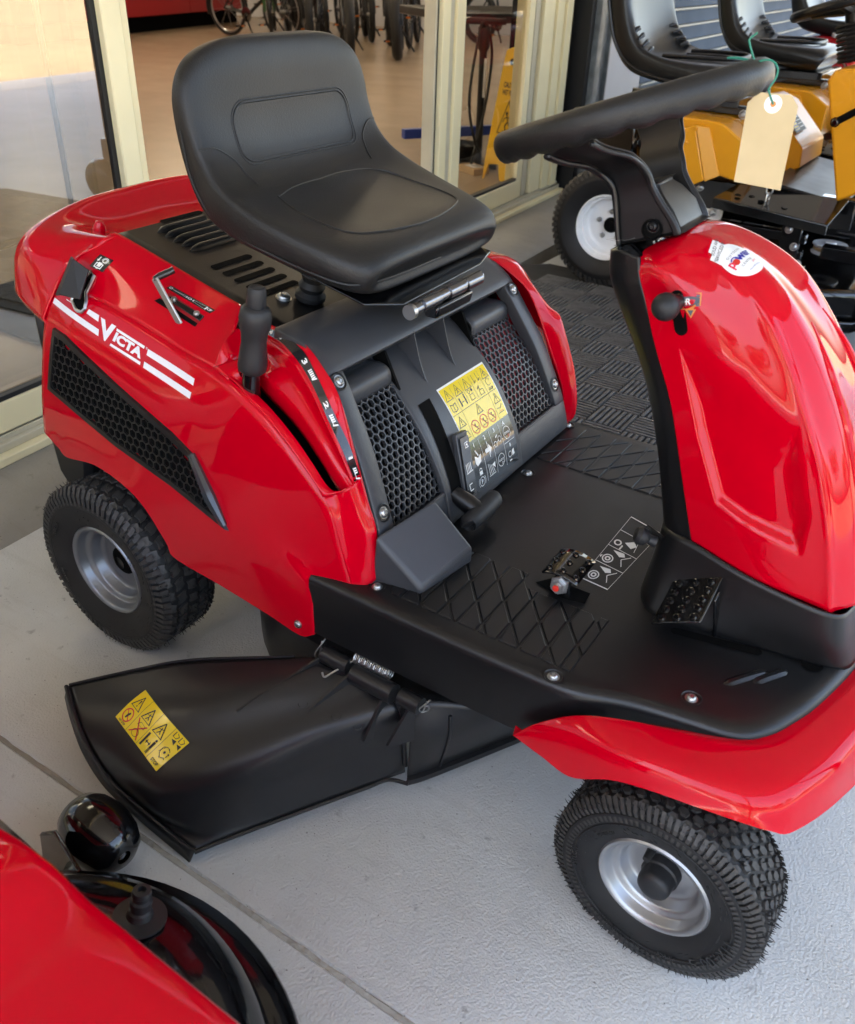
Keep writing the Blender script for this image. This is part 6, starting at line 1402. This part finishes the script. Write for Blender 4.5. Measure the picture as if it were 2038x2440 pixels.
# ---------------------------------------------------------------- price tag tied to the steering wheel
tg = thing('price_tag', 'blank manila paper tag tied with green twine to the steering wheel', 'tag', PT['tag'][4])
tp6 = P('tag'); hole = tp6[6]; tn = (tp6[2]-tp6[4]).cross(tp6[0]-tp6[4]).normalized()
if tn.y > 0: tn = -tn
prism('paper', [p for p in tp6[:6]], -tn*.0006, 'tag', tg, bevel=0)
lathe('reinforcing_ring', [(.0030, .0004), (.0092, .0004), (.0094, 0)], hole+tn*.0003, tn, 'stickerw', tg, 28)
lathe('tag_hole', [(0, .0002), (.0029, .0002)], hole+tn*.0004, tn, 'orange', tg, 16)
tw = P('twine')
tube('twine', [hole+tn*.001]+[p+tn*.006 for p in tw[1:8]], .0011, 'twine', tg, 6, smooth=6)
tube('twine', [p+tn*.006 for p in tw[7:12]], .0011, 'twine', tg, 6, smooth=6)
tube('twine', [tw[7]+tn*.006, tw[12]+tn*.006, tw[13]+tn*.006], [.0011, .0016, .0012], 'twine', tg, 6, smooth=6)
# ---------------------------------------------------------------- machine in the foreground corner
fg = thing('lawn_tractor', 'red mower hood and black mower deck at the corner, in front of the discharge chute', 'mower', (.5, -1.0, 0))
hx = [-.3, -.1, .1, .3, .45, .56, .60, .64, .675, .72, .80, .88, .96]
def hz_(x): return .470+(.010*sm((x-.585)/.02)*(1-sm((x-.655)/.02)) if True else 0)
rowsf = []
for (y_, dz) in ((-.862, -.30), (-.866, -.16), (-.872, -.055), (-.880, -.016), (-.893, -.003), (-.93, .004), (-1.02, .010), (-1.12, .012), (-1.25, .008), (-1.36, -.01), (-1.40, -.06), (-1.41, -.2)):
    rowsf.append([V(x, y_, hz_(x)+dz-.05*max(0, x-.55)*1.2) for x in hx])
gridobj('hood', loft(rowsf, 60, 3), 'red', fg, sharp=60, flip=True)
box('hood_flank', (.15, -.870, .33), (.86, .012, .10), 'gloss', fg, bevel=.004)
prism('hood_flank', [(.20, -.835, .385), (.63, -.856, .378), (.655, -.874, .42), (.20, -.872, .435)], (0, 0, -.10), 'gloss', fg, bevel=.003)
dc = V(.565, -.990, 0)
dkf = lathe('deck_shell', [(0, .172), (.16, .172), (.215, .166), (.255, .150), (.278, .125), (.288, .09), (.290, .07), (.318, .066), (.322, .058), (.322, .03)], dc, (0, 0, 1), 'gloss', fg, 72, sharp=60)
pc = V(.554, -.769, .166)
lathe('wash_port', [(.030, .0), (.030, .003), (.022, .004), (.015, .005), (.013, .012), (.0105, .014), (.0105, .020), (.0125, .022), (.0125, .027), (.0095, .029), (.0095, .034), (.0110, .036), (.0100, .041), (.005, .042), (.004, .036), (0, .036)], pc, (.02, .25, 1), 'grip', fg, 28)
rcn = V(.340, -.674, .052)
lathe('anti_scalp_roller', [(.010, .058), (.022, .056), (.034, .047), (.042, .030), (.0455, .010), (.0455, -.010), (.042, -.030), (.034, -.047), (.022, -.056), (.010, -.058)], rcn, (1, -.10, -.05), 'gloss', fg, 40)
prism('roller_bracket', [(.300, -.735, .03), (.300, -.728, .085), (.330, -.722, .105), (.410, -.745, .110), (.420, -.750, .08), (.400, -.752, .03)], (.002, -.006, 0), 'gloss', fg, bevel=.004)
# ---------------------------------------------------------------- yellow mowers
def seatmesh(name, SEC_, yc, mat_, parent, M=28):
    SC_ = [catmull([V(a, b, 0) for a, b, *_ in SEC_], 4), catmull([V(c, d, 0) for _, _, c, d, *_ in SEC_], 4), catmull([V(h, b, 0) for *_, h, b in SEC_], 4)]; vs = []
    for T_, B_, H_ in zip(*SC_):
        mid = (T_+B_)/2; hf = (T_-B_)/2; hd = hf.normalized()
        for j in range(M):
            a = 2*math.pi*j/M; c_, s_ = math.cos(a), math.sin(a); yy = H_.x*math.copysign(abs(c_)**.5, c_); q = math.copysign(abs(s_)**.62, s_)
            p = mid+hf*q; bo = H_.y*(abs(yy)/max(H_.x, .01))**2.5 if s_ > 0 else 0
            vs.append(V(p.x+hd.x*bo, yc+yy, p.y+hd.y*bo))
    n = len(SC_[0]); fs = gridfaces(n, M, closed_c=True)+[tuple(range(M))[::-1], tuple(range((n-1)*M, n*M))]
    return mk(name, vs, [f[::-1] for f in fs], mat_, parent, sharp=180)
SEC2 = [(.20, .752, .19, .735, .20, 0), (.222, .775, .185, .712, .232, 0), (.19, .802, .16, .700, .245, .004), (.10, .806, .10, .705, .25, .014), (0, .800, 0, .715, .25, .026), (-.09, .798, -.10, .73, .25, .038), (-.155, .815, -.20, .755, .25, .045), (-.200, .865, -.265, .82, .248, .04), (-.232, .95, -.30, .93, .244, .03), (-.255, 1.05, -.33, 1.05, .236, .03), (-.28, 1.2, -.35, 1.2, .2, .01), (-.29, 1.26, -.34, 1.26, .1, 0)]
def yellow_mower(label):
    t = thing('yellow_mower', label, 'mower', (.2, 2.6, 0), 'yellow ride-on mowers parked by the wall')
    for yc_, ax_ in ((2.24, -1), (2.96, 1)):
        ty_, rm_ = wheel(t, V(-.155, yc_, .228), V(0, ax_, 0), .228, .18, .122, 'zed', 'rimwhite', 0, None, nt=30, detail=(ax_ < 0), tyre_mat='rubber', rows=5)
        c_ = V(-.155, yc_+ax_*.012, .228)
        lathe('hub', [(0, .02), (.022, .02), (.026, .012), (.030, 0)], c_, (0, ax_, 0), 'dark', rm_, 20)
        for k in range(5):
            a = math.radians(20+72*k); lathe('lug_nut', [(0, .014), (.006, .013), (.0105, .008), (.0105, 0), (.014, -.001)], c_+V(.052*math.cos(a), 0, .052*math.sin(a)), (0, ax_, 0), 'zinc', rm_, 6)
    box('frame', (.25, 2.6, .36), (.95, .56, .12), 'gloss', t, bevel=.006)
    box('frame_rail', (.30, 2.235, .40), (.80, .05, .10), 'gloss', t, bevel=.004)
    box('engine_deck', (-.36, 2.72, .48), (.30, .40, .22), 'gloss', t, bevel=.02)
    pp = P('y_pod'); A = [V(p.x, 2.15, p.z) for p in pp]
    prism('side_pod', [V(.02, 2.16, .65), A[1], A[2], A[3], A[4], A[5], V(.10, 2.16, .50), V(.02, 2.16, .52)], (0, .34, 0), 'yellow', t, bevel=.006)
    prism('pod_flap', [V(.085, 2.128, .615), V(.135, 2.128, .632), V(.20, 2.128, .46), V(.165, 2.128, .438), V(.12, 2.128, .470)], (0, .018, 0), 'yellow', t, bevel=.004)
    prism('pod_flap', [V(.137, 2.130, .632), V(.180, 2.146, .628), V(.246, 2.146, .478), V(.203, 2.130, .455)], (0, .012, 0), 'yellow', t, bevel=.002)
    for x_, z_ in ((.105, .607), (.115, .575), (.140, .622)): bolt('rivet', (x_, 2.127, z_), (0, -1, 0), .006, 'yellow', t, .004)
    q2 = P('y_pod2'); prism('centre_cover', [V(.12, 2.50, .66), V(.24, 2.50, .69), V(.30, 2.50, .668), V(.43, 2.50, .545), V(.437, 2.50, .478), V(.36, 2.50, .44), V(.12, 2.50, .44)], (0, .36, 0), 'yellow', t, bevel=.006)
    sn = V(.69, 0, .73); lbl = Decal(None, V(.355, 2.60, .622)+sn*.002, (0, 1, 0), (-.73, 0, .69), sn)
    lbl.rect('ink', -.075, -.05, .075, .05); lbl.up(); lbl.rect('labely', -.068, -.040, .0, .024); lbl.text('labely', 'DANGER', (.0, .037), .014); lbl.up()
    for k in range(5): lbl.stroke('ink', [(-.066, -.034+.012*k), (-.004, -.034+.012*k)], .004)
    for k in range(4): lbl.stroke('labelw', [(.01, -.034+.014*k), (.066, -.034+.014*k)], .003)
    lbl.build('danger_label', t)
    box('seat_base', (.02, 2.52, .69), (.40, .42, .035), 'gloss', t, bevel=.004)
    box('seat_rail', (.03, 2.36, .665), (.42, .03, .03), 'gloss', t, bevel=.003); box('seat_rail', (.03, 2.68, .665), (.42, .03, .03), 'gloss', t, bevel=.003)
    bolt('rail_bolt', (.235, 2.335, .655), (0, -1, 0), .012, 'zinc', t, .01)
    st_ = seatmesh('seat', SEC2, 2.52, 'seatfar', t)
    bk_ = [( -.185, .86), (-.215, .94), (-.235, 1.04)]
    for k in range(4):
        for s_ in (-1, 1): tube('bellows_fold', [(-.135-.02*k, 2.52+s_*.235, .825+.02*k), (-.135-.02*k, 2.52+s_*.19, .838+.02*k), (-.15-.018*k, 2.52+s_*.155, .832+.02*k)], [.004, .009, .004], 'seatfar', st_, 8, smooth=3)
    bb = Bag(); bb.tube([V(-.10, 2.36, .815), V(.02, 2.36, .818), V(.13, 2.40, .818), V(.15, 2.52, .815), (.13, 2.64, .818), (.02, 2.68, .818), (-.10, 2.68, .815)], .008, 8, smooth=5); bb.tube([V(-.09, 2.44, .808), V(.06, 2.46, .812), V(.10, 2.52, .812), V(.06, 2.58, .812), V(-.09, 2.60, .808)], .006, 8, smooth=5); bb.build('cushion_welt', 'seatfar', st_)
    tube('edge_welt', [V(.195, 2.29, .735), V(.05, 2.272, .735), V(-.10, 2.272, .755), V(-.20, 2.275, .79), V(-.262, 2.28, .86), V(-.298, 2.285, .96), V(-.33, 2.29, 1.08)], .007, 'seatfar', st_, 8, smooth=5)
    prism('step_plate', [(.272, 2.03, .430), (.30, 2.20, .452), (.675, 2.20, .452), (.655, 2.03, .400)], (0, 0, -.006), 'gloss', t, bevel=.003)
    prism('step_plate', [(.272, 2.03, .428), (.655, 2.03, .398), (.655, 2.03, .365), (.272, 2.03, .395)], (0, .006, 0), 'gloss', t, bevel=.003)
    for k in range(8): lathe('grip_hole', [(0, .0008), (.007, .0008), (.009, .0028), (.011, .001)], (.34+.04*k, 2.08+.03*(k % 2), .438-.0045*k), (.1, -.1, 1), 'dark', t, 12)
    prism('foot_plate', [(.40, 2.20, .475), (.66, 2.20, .44), (.66, 2.85, .44), (.40, 2.85, .475)], (0, 0, -.012), 'blackrough', t, bevel=.003)
    cs = P('y_cons'); prism('console', [V(.522, 2.15, .80), V(.535, 2.15, .832), V(.62, 2.15, .846), V(.80, 2.15, .84), V(.82, 2.15, .52), V(.694, 2.15, .48), V(.642, 2.15, .449)], (0, .62, 0), 'yellow', t, bevel=.008)
    tube('lever_slot', [V(.575, 2.147, .685), V(.66, 2.147, .745)], .011, 'dark', t, 10); bolt('lever_pin', (.577, 2.142, .687), (0, -1, 0), .012, 'gloss', t, .01)
    for k in range(9): lathe('column_boot', [(.046, 0), (.052, .006), (.046, .012)], (.53-.004*k, 2.46, .84+.0125*k), (-.3, 0, .95), 'rubber', t, 20)
    tube('steering_column', [V(.54, 2.46, .84), V(.495, 2.46, .985)], .03, 'black', t, 12)
    sc_ = V(.485, 2.46, .990); sa_ = V(.95, 0, .31); sn_ = V(-.31, 0, .95)
    sww = tube('steering_wheel', [sc_+sa_*.175*math.cos(a)+V(0, .175*math.sin(a), 0)+sn_*.02 for a in [2*math.pi*i/40 for i in range(40)]], .016, 'seatfar', t, 10, closed=True)
    for a in (.5, 2.6, 4.7): tube('spoke', [sc_, sc_+sa_*.17*math.cos(a)+V(0, .17*math.sin(a), 0)+sn_*.018], [.02, .012], 'black', sww, 8)
    prism('deck', [V(.20, 1.98, .10), V(.55, 1.92, .10), V(.80, 2.06, .10), V(.86, 2.20, .10), V(.86, 3.0, .10), V(.20, 3.0, .10)], (0, 0, .10), 'gloss', t, bevel=.02, seg=4)
    prism('deck_lip', [V(.20, 1.965, .06), V(.55, 1.905, .06), V(.81, 2.05, .06), V(.88, 2.20, .06), V(.88, 3.0, .06), V(.20, 3.0, .06)], (0, 0, .04), 'gloss', t, bevel=.006)
    lathe('pulley', [(.0, .022), (.02, .022), (.022, .012), (.045, .014), (.058, .016), (.060, .012), (.050, .004), (.050, -.006), (.060, -.014), (.058, -.018), (.02, -.018)], (.64, 2.30, .265), (0, 0, 1), 'rimwhite', t, 28)
    lathe('belt', [(.0515, .004), (.0535, .004), (.0535, -.006), (.0515, -.006)], (.64, 2.30, .265), (0, 0, 1), 'cardboard', t, 28)
    lathe('idler_pulley', [(0, .010), (.05, .012), (.062, .016), (.064, .006), (.055, 0), (.064, -.006), (.06, -.014)], (.20, 2.22, .335), (0, -1, .15), 'rimwhite', t, 28); bolt('idler_bolt', (.235, 2.195, .345), (0, -1, .15), .013, 'zinc', t, .01)
    box('hanger_plate', (.52, 2.20, .30), (.07, .012, .20), 'gloss', t, bevel=.003); box('hanger_plate', (.545, 2.17, .215), (.10, .05, .012), 'gloss', t, bevel=.003)
    box('cross_bar', (.36, 2.22, .30), (.42, .03, .035), 'gloss', t, bevel=.003); box('cross_bar', (.36, 2.215, .245), (.42, .03, .03), 'gloss', t, bevel=.003)
    for p in ((.51, 2.19, .33), (.54, 2.19, .275), (.57, 2.16, .228), (.50, 2.16, .228), (.17, 2.21, .42), (.48, 2.205, .415)): bolt('bolt', p, (0, -1, .1), .011, 'zinc', t, .009)
    for k in range(3):
        c_ = V(.435, 2.10, .495-.028*k); a_ = V(0, 0, 1); b_ = V(1, 0, 0) if k % 2 else V(.3, .95, 0)
        tube('chain_link', [c_+a_*.018*math.cos(x)+b_*.010*math.sin(x) for x in [2*math.pi*i/16 for i in range(16)]], .003, 'zinc', t, 6, closed=True)
    lathe('caster_wheel', [(.02, .04), (.06, .042), (.085, .036), (.097, .02), (.10, 0), (.097, -.02), (.085, -.036), (.06, -.042), (.02, -.04)], (.93, 2.12, .10), (.1, -1, 0), 'gloss', t, 32)
    box('caster_arm', (.90, 2.16, .24), (.05, .05, .10), 'gloss', t, bevel=.006); box('caster_arm', (.78, 2.22, .27), (.30, .05, .05), 'gloss', t, bevel=.006)
    return t
def copy_tree(o, parent=None):
    c = o.copy(); COL.objects.link(c)
    if parent: c.parent = parent; c.matrix_parent_inverse = o.matrix_parent_inverse.copy()
    for ch_ in list(o.children): copy_tree(ch_, c)
    return c
y1 = yellow_mower('yellow mower with black seat and white-rimmed wheel standing on the rubber mat')
y2 = copy_tree(y1); y2.location = Vector(y1.location)+V(.02, 1.22, .0)
y2['label'] = 'yellow mower with black seat between the other yellow mower and the blue wall'
# red machine beyond the yellow ones
r3_ = thing('red_mower', 'red ride-on mower with black seat standing beyond the two yellow mowers', 'mower', (.2, 4.95, 0))
gq = [[V(-.25, 4.6, .45), V(-.22, 4.6, .66), V(-.05, 4.62, .74), V(.10, 4.62, .70), V(.20, 4.62, .58), V(.30, 4.6, .40)], [V(-.25, 4.75, .47), V(-.22, 4.75, .70), V(-.05, 4.75, .78), V(.10, 4.75, .745), V(.20, 4.75, .62), V(.30, 4.75, .40)], [V(-.25, 5.3, .47), V(-.22, 5.3, .70), V(-.05, 5.3, .78), V(.10, 5.3, .745), V(.20, 5.3, .62), V(.30, 5.3, .40)]]
gridobj('rear_body', loft(gq, 30, 4), 'red_far', r3_, flip=True, solid=.01)
prism('side_body', [V(-.25, 4.62, .40), V(-.22, 4.62, .655), V(-.05, 4.63, .735), V(.10, 4.63, .695), V(.20, 4.63, .575), V(.30, 4.62, .38)], (0, .6, 0), 'red_far', r3_, bevel=.01)
lathe('fuel_cap', [(0, .04), (.03, .04), (.034, .03), (.034, .006), (.024, .004), (.024, -.03)], (.16, 4.66, .69), (0, 0, 1), 'inkred', r3_, 20)
box('document_bag', (.10, 4.72, .80), (.16, .12, .02), 'stickerw', r3_, rot=rotz(.3), bevel=.003)
tube('control_lever', [(.05, 4.62, .66), (.13, 4.6, .80)], .008, 'steel', r3_); seatmesh('seat', [(a+.02, b+.06, c+.02, d+.06, h, bo) for a, b, c, d, h, bo in SEC2], 5.0, 'seatfar', r3_)
for yc_ in (4.62, 5.38):
    wheel(r3_, V(-.15, yc_, .2), V(0, -1 if yc_ < 5 else 1, 0), .2, .16, .10, 'zed', 'rimwhite', 0, None, detail=False)
    wheel(r3_, V(.95, yc_, .15), V(0, -1 if yc_ < 5 else 1, 0), .15, .12, .08, 'zed', 'rimwhite', 0, None, detail=False)
box('chassis', (.40, 5.0, .32), (1.2, .5, .14), 'gloss', r3_, bevel=.02)
# ---------------------------------------------------------------- inside the shop
ct_ = thing('counter', 'long red shop counter on a black plinth at the back', 'counter', (-11.3, 10.5, 0))
cdir = V(-1.0, 3.3, 0).normalized(); cper = V(3.3, 1.0, 0).normalized(); crot = Matrix((cper, cdir, V(0, 0, 1))).transposed()
for k in range(3): box('front_panel', V(-10.9, 10.1, 0)+cdir*(2.0*(k-1.6))+V(0, 0, .68), (.7, 1.99, .86), 'redwall', ct_, rot=crot, bevel=.004)
box('plinth', V(-11.0, 10.1, 0)+cdir*(-1.2)+V(0, 0, .14), (.5, 5.8, .22), 'dark', ct_, rot=crot, bevel=.004); box('worktop', V(-10.9, 10.1, 0)+cdir*(-1.2)+V(0, 0, 1.13), (.8, 6.0, .04), 'gloss', ct_, rot=crot, bevel=.004)
tube('cable', [V(-10.55, 8.3, .05), V(-10.6, 8.6, .12), V(-10.65, 9.0, .06), V(-10.7, 9.5, .10), V(-10.8, 10.0, .2)], .012, 'alu', ct_, 6, smooth=4)
def bike(label, loc, yaw, R, tw_, fmat, fender=False, kick=True, lean=.06):
    t = thing('bicycle', label, 'bicycle', loc, 'bicycles parked inside the shop')
    L = 1.06; fw_ = V(L, 0, R); rw_ = V(0, 0, R); objs = []
    def rot(p):
        p = Vector(p); p = rotx(lean) @ p; return rotz(yaw) @ p+Vector(loc)
    def rv(p): return rotz(yaw) @ (rotx(lean) @ Vector(p))
    for c in (rw_, fw_):
        ty_ = tube('tyre', [rot(c+V((R-tw_/2)*math.cos(a), 0, (R-tw_/2)*math.sin(a))) for a in [2*math.pi*i/44 for i in range(44)]], tw_/2, 'tyrefar', t, 10, closed=True)
        rim_ = tube('rim', [rot(c+V((R-tw_-.008)*math.cos(a), 0, (R-tw_-.008)*math.sin(a))) for a in [2*math.pi*i/36 for i in range(36)]], .011, 'alu' if fender else 'black', t, 6, closed=True)
        bg_ = Bag()
        for k in range(16):
            a = 2*math.pi*k/16; bg_.tube([rot(c+V(.02*math.cos(a), .025*(-1)**k, .02*math.sin(a))), rot(c+V((R-tw_-.01)*math.cos(a+.12*(-1)**k), 0, (R-tw_-.01)*math.sin(a+.12*(-1)**k)))], .0016, 4)
        bg_.tube([rot(c+V(0, -.05, 0)), rot(c+V(0, .05, 0))], .022, 8); stuff(bg_.build('spokes', 'spoke', rim_))
        bg_ = Bag(); bg_.lathe([(.05, .002), (.085, .002), (.085, -.002), (.05, -.002)], rot(c+V(0, .045, 0)), rv((0, 1, 0)), 20); bg_.build('brake_disc', 'steel', t)
        if fender: tube('mudguard', [rot(c+V((R+.025)*math.cos(a), 0, (R+.025)*math.sin(a))) for a in [(-.15 if c is fw_ else .9)+1.9*i/16+(0 if c is fw_ else .6) for i in range(17)]], .028, 'black', t, 8)
    bb_, hd_b, hd_t, st_t = V(.42, 0, .30), V(.92, 0, .62), V(.88, 0, .76), V(.30, 0, .80)
    fr_ = Bag()
    for a, b, r in ((bb_, hd_b, .026), (hd_t, st_t-V(0, 0, .08), .02), (bb_, st_t, .018), (hd_b, hd_t, .024)): fr_.tube([rot(a), rot(b)], r, 8)
    for s_ in (-1, 1): fr_.tube([rot(bb_+V(0, s_*.03, 0)), rot(rw_+V(0, s_*.06, 0))], .012, 6); fr_.tube([rot(st_t+V(0, s_*.02, -.08)), rot(rw_+V(0, s_*.06, 0))], .010, 6)
    fr_.build('frame', fmat, t)
    fk = Bag()
    for s_ in (-1, 1): fk.tube([rot(hd_b+V(0, s_*.06, .02)), rot(hd_b.lerp(fw_, .5)+V(.01, s_*.065, 0)), rot(fw_+V(0, s_*.065, 0))], [.021, .021, .016], 8)
    fk.tube([rot(hd_b+V(0, -.07, .03)), rot(hd_b+V(0, .07, .03))], .02, 8); fk.build('fork', 'black' if fmat != 'frameg' else fmat, t)
    tube('handlebar', [rot(V(.80, -.34, 1.0)), rot(V(.86, -.10, 1.0)), rot(V(.86, .10, 1.0)), rot(V(.80, .34, 1.0))], .014, 'black', t, 8, smooth=3); tube('stem', [rot(hd_t), rot(V(.86, 0, 1.0))], .016, 'black', t, 8)
    vs_, fs_ = boxg(V(.22, 0, .92), (.26, .15, .05)); mk('saddle', [rot(v) for v in vs_], fs_, 'black', t, bevel=.02, seg=3)
    tube('seat_post', [rot(st_t), rot(V(.24, 0, .9))], .014, 'alu', t, 8)
    for s_, z_, x_ in ((-1, .16, .36), (1, .42, .50)):
        cr2 = tube('crank', [rot(bb_+V(0, s_*.06, 0)), rot(V(x_, s_*.08, z_))], .012, 'black', t, 8)
        pb = Bag()
        for dx, dy, sx_, sy_ in ((-.045, 0, .012, .10), (.045, 0, .012, .10), (0, .045, .09, .012), (0, -.045, .09, .012), (0, 0, .012, .09)):
            v_, f_ = boxg(V(x_+dx, s_*.135+dy, z_), (sx_, sy_, .018)); pb.add(([rot(q_) for q_ in v_], f_))
        pb.build('pedal', 'black', cr2, smooth=False)
        vs_, fs_ = boxg(V(x_+.053, s_*.135, z_), (.004, .05, .014)); mk('reflector', [rot(v) for v in vs_], fs_, 'amber', cr2, smooth=False)
    bg_ = Bag(); bg_.lathe([(.02, .003), (.095, .003), (.10, 0), (.095, -.003), (.02, -.003)], rot(bb_+V(0, -.05, 0)), rv((0, 1, 0)), 24); bg_.build('chainring', 'steel', t)
    if kick: tube('kickstand', [rot(V(.30, .05, .27)), rot(V(.26, .20, .02))], [.014, .012], 'black', t, 8)
    return t
FZ = .03
cv = math.atan2(-9.7, 6.7)
bike('black fat-tyred bicycle standing beside the door stile', (-6.20, 9.52, FZ), cv-.02, .36, .125, 'black')
bike('black mountain bicycle with knobbly tyres between the fat-tyred bicycle and the green one', (-6.75, 9.10, FZ), cv+.10, .35, .10, 'black')
bike('dark bicycle with amber pedal reflectors parked behind the seat back', (-7.55, 9.65, FZ), cv-.05, .35, .10, 'black')
bike('slim black bicycle tucked between two others', (-8.25, 10.1, FZ), cv+.3, .35, .060, 'black')
bike('bicycle with green frame and mudguards nearest the red counter', (-9.0, 10.2, FZ), cv+.12, .36, .055, 'frameg', fender=True)
bike('bicycle with black mudguard and silver rims standing side-on by the counter', (-9.25, 9.55, FZ), cv+.95, .36, .045, 'black', fender=True)
bike('far dark bicycle half hidden behind the door stile', (-8.15, 13.6, FZ), cv+.25, .36, .10, 'black')
for k in range(7): bike(('black', 'black', 'black', 'black', 'green')[k % 5]+' bicycle with '+('thin', 'fat', 'medium')[k % 3]+' tyres in the back row', (-6.9-.55*k, 11.0+.10*k, FZ), cv+.12*((k*5) % 4-1), .36, (.06, .10, .08)[k % 3], ('black', 'black', 'black', 'black', 'frameg')[k % 5], kick=(k % 2 == 0))
bike('dark bicycle seen through the right glass pane', (-6.2, 11.6, FZ), cv+.7, .35, .08, 'black')
# wet floor sign leaning against the glass
wf = thing('wet_floor_sign', 'yellow folding wet floor sign leaning behind the glass pane', 'sign', (-1.25, 3.35, .03))
wo = V(-1.30, 3.42, .030); wu = V(.90, -.34, 0).normalized(); wv = V(-.01, .10, .99).normalized(); wn = wu.cross(wv).normalized()
if wn.dot(V(1, -1, 0)) < 0: wn = -wn
def wp(a, b, h=0): return wo+wu*a+wv*b+wn*h
outl = [(-.145, 0), (-.13, .02), (-.10, .09), (-.02, .10), (.0, .02), (.10, 0), (.12, .02), (.115, .10), (.075, .50), (.062, .62), (.045, .665), (0, .68), (-.045, .665), (-.06, .62), (-.08, .50), (-.14, .10)]
prism('front_board', [wp(a, b) for a, b in outl], wn*.012, 'signy', wf, bevel=.005)
prism('back_board', [wp(a, b, -.05-.12*(1-b/.68)) for a, b in outl], wn*.010, 'signy', wf, bevel=.004)
sg2 = Decal(None, wp(0, 0, .0125), wu, wv, wn, off=.0006)
q = pill((-.022, .61), (.022, .61), .032); sg2.tri('dark', q, [tuple(range(len(q)))])
sg2.text('ink', 'CAUTION', (-.003, .50), .028, sx=.72); sg2.text('ink', 'WET FLOOR', (-.003, .463), .026, sx=.66)
sg2.stroke('ink', [(-.068, .26), (.064, .26), (0, .425)], .006, True); sg2.disc('ink', (-.006, .362), .010, 12); sg2.stroke('ink', [(-.004, .352), (.008, .322), (-.012, .30), (-.004, .276)], .009); sg2.stroke('ink', [(.008, .322), (.026, .300), (.034, .312)], .008); sg2.stroke('ink', [(0, .345), (-.022, .335), (-.03, .318)], .006); sg2.stroke('ink', [(.002, .342), (.022, .344)], .006); sg2.stroke('ink', [(-.03, .275), (-.018, .268)], .004)
sg2.text('ink', 'CLEANING IN', (-.004, .225), .024, sx=.66); sg2.text('ink', 'PROGRESS', (-.004, .192), .024, sx=.66)
sg2.build('sign_print', wf)
# floor pumps, blue shelf rail, display legs, carton
ds_ = thing('display_stand', 'black display stand with a blue rail behind the glass', 'stand', (-2.3, 4.6, .03))
box('rail', (-1.90, 4.10, .165), (.05, .95, .055), 'bluebar', ds_, rot=rotz(-.55), bevel=.004)
for p in ((-2.12, 4.05, .5), (-1.65, 4.45, .5), (-1.55, 3.95, .5)): box('leg', p, (.05, .05, .95), 'gloss', ds_, bevel=.004)
box('shelf', (-1.95, 4.55, .80), (.9, 1.1, .05), 'black', ds_, rot=rotz(-.55), bevel=.006); box('shelf', (-2.2, 4.9, 1.0), (.9, 1.1, .03), 'alu', ds_, rot=rotz(-.55), bevel=.006)
pmp = thing('floor_pump', 'black bicycle floor pump with a looped hose beside the wet floor sign', 'pump', (-1.6, 3.75, .03))
lathe('barrel', [(.022, 0), (.022, .62), (.034, .64), (.036, .74), (.02, .76), (0, .76)], (-1.62, 3.72, .03), (-.04, .05, 1), 'black', pmp, 20)
box('foot', (-1.62, 3.72, .045), (.22, .07, .025), 'black', pmp, rot=rotz(.5), bevel=.006); tube('handle', [(-1.75, 3.68, .80), (-1.56, 3.84, .80)], .018, 'grip', pmp, 10)
box('gauge_label', (-1.600, 3.703, .52), (.004, .012, .20), 'stickerw', pmp, rot=rotz(-.9), bevel=.001)
tube('hose', [(-1.60, 3.71, .12), (-1.58, 3.60, .20), (-1.62, 3.58, .40), (-1.64, 3.66, .66), (-1.64, 3.73, .80), (-1.60, 3.77, .66), (-1.60, 3.74, .40), (-1.58, 3.60, .15), (-1.58, 3.57, .08)], .008, 'rubber', pmp, 8, smooth=6)
cb = thing('carton', 'small flat brown carton with white label on the shop floor', 'carton', (-1.62, 3.62, .03))
box('box_body', (-1.58, 3.60, .048), (.17, .11, .035), 'cardboard', cb, rot=rotz(-.45), bevel=.002); box('address_label', (-1.575, 3.597, .0665), (.10, .07, .001), 'stickerw', cb, rot=rotz(-.45), bevel=0)
for k in range(4): box('print_line', (-1.565+.012*k*.43, 3.585+.012*k, .0674), (.07, .004, .0006), 'ink', cb, rot=rotz(-.45), bevel=0)
tub = thing('bucket', 'black plastic tub standing behind the carton', 'tub', (-1.85, 3.9, .03))
lathe('tub_body', [(.09, 0), (.11, .10), (.118, .105), (.112, .10), (.085, .01), (0, .008)], (-1.80, 3.83, .031), (0, 0, 1), 'black', tub, 28)
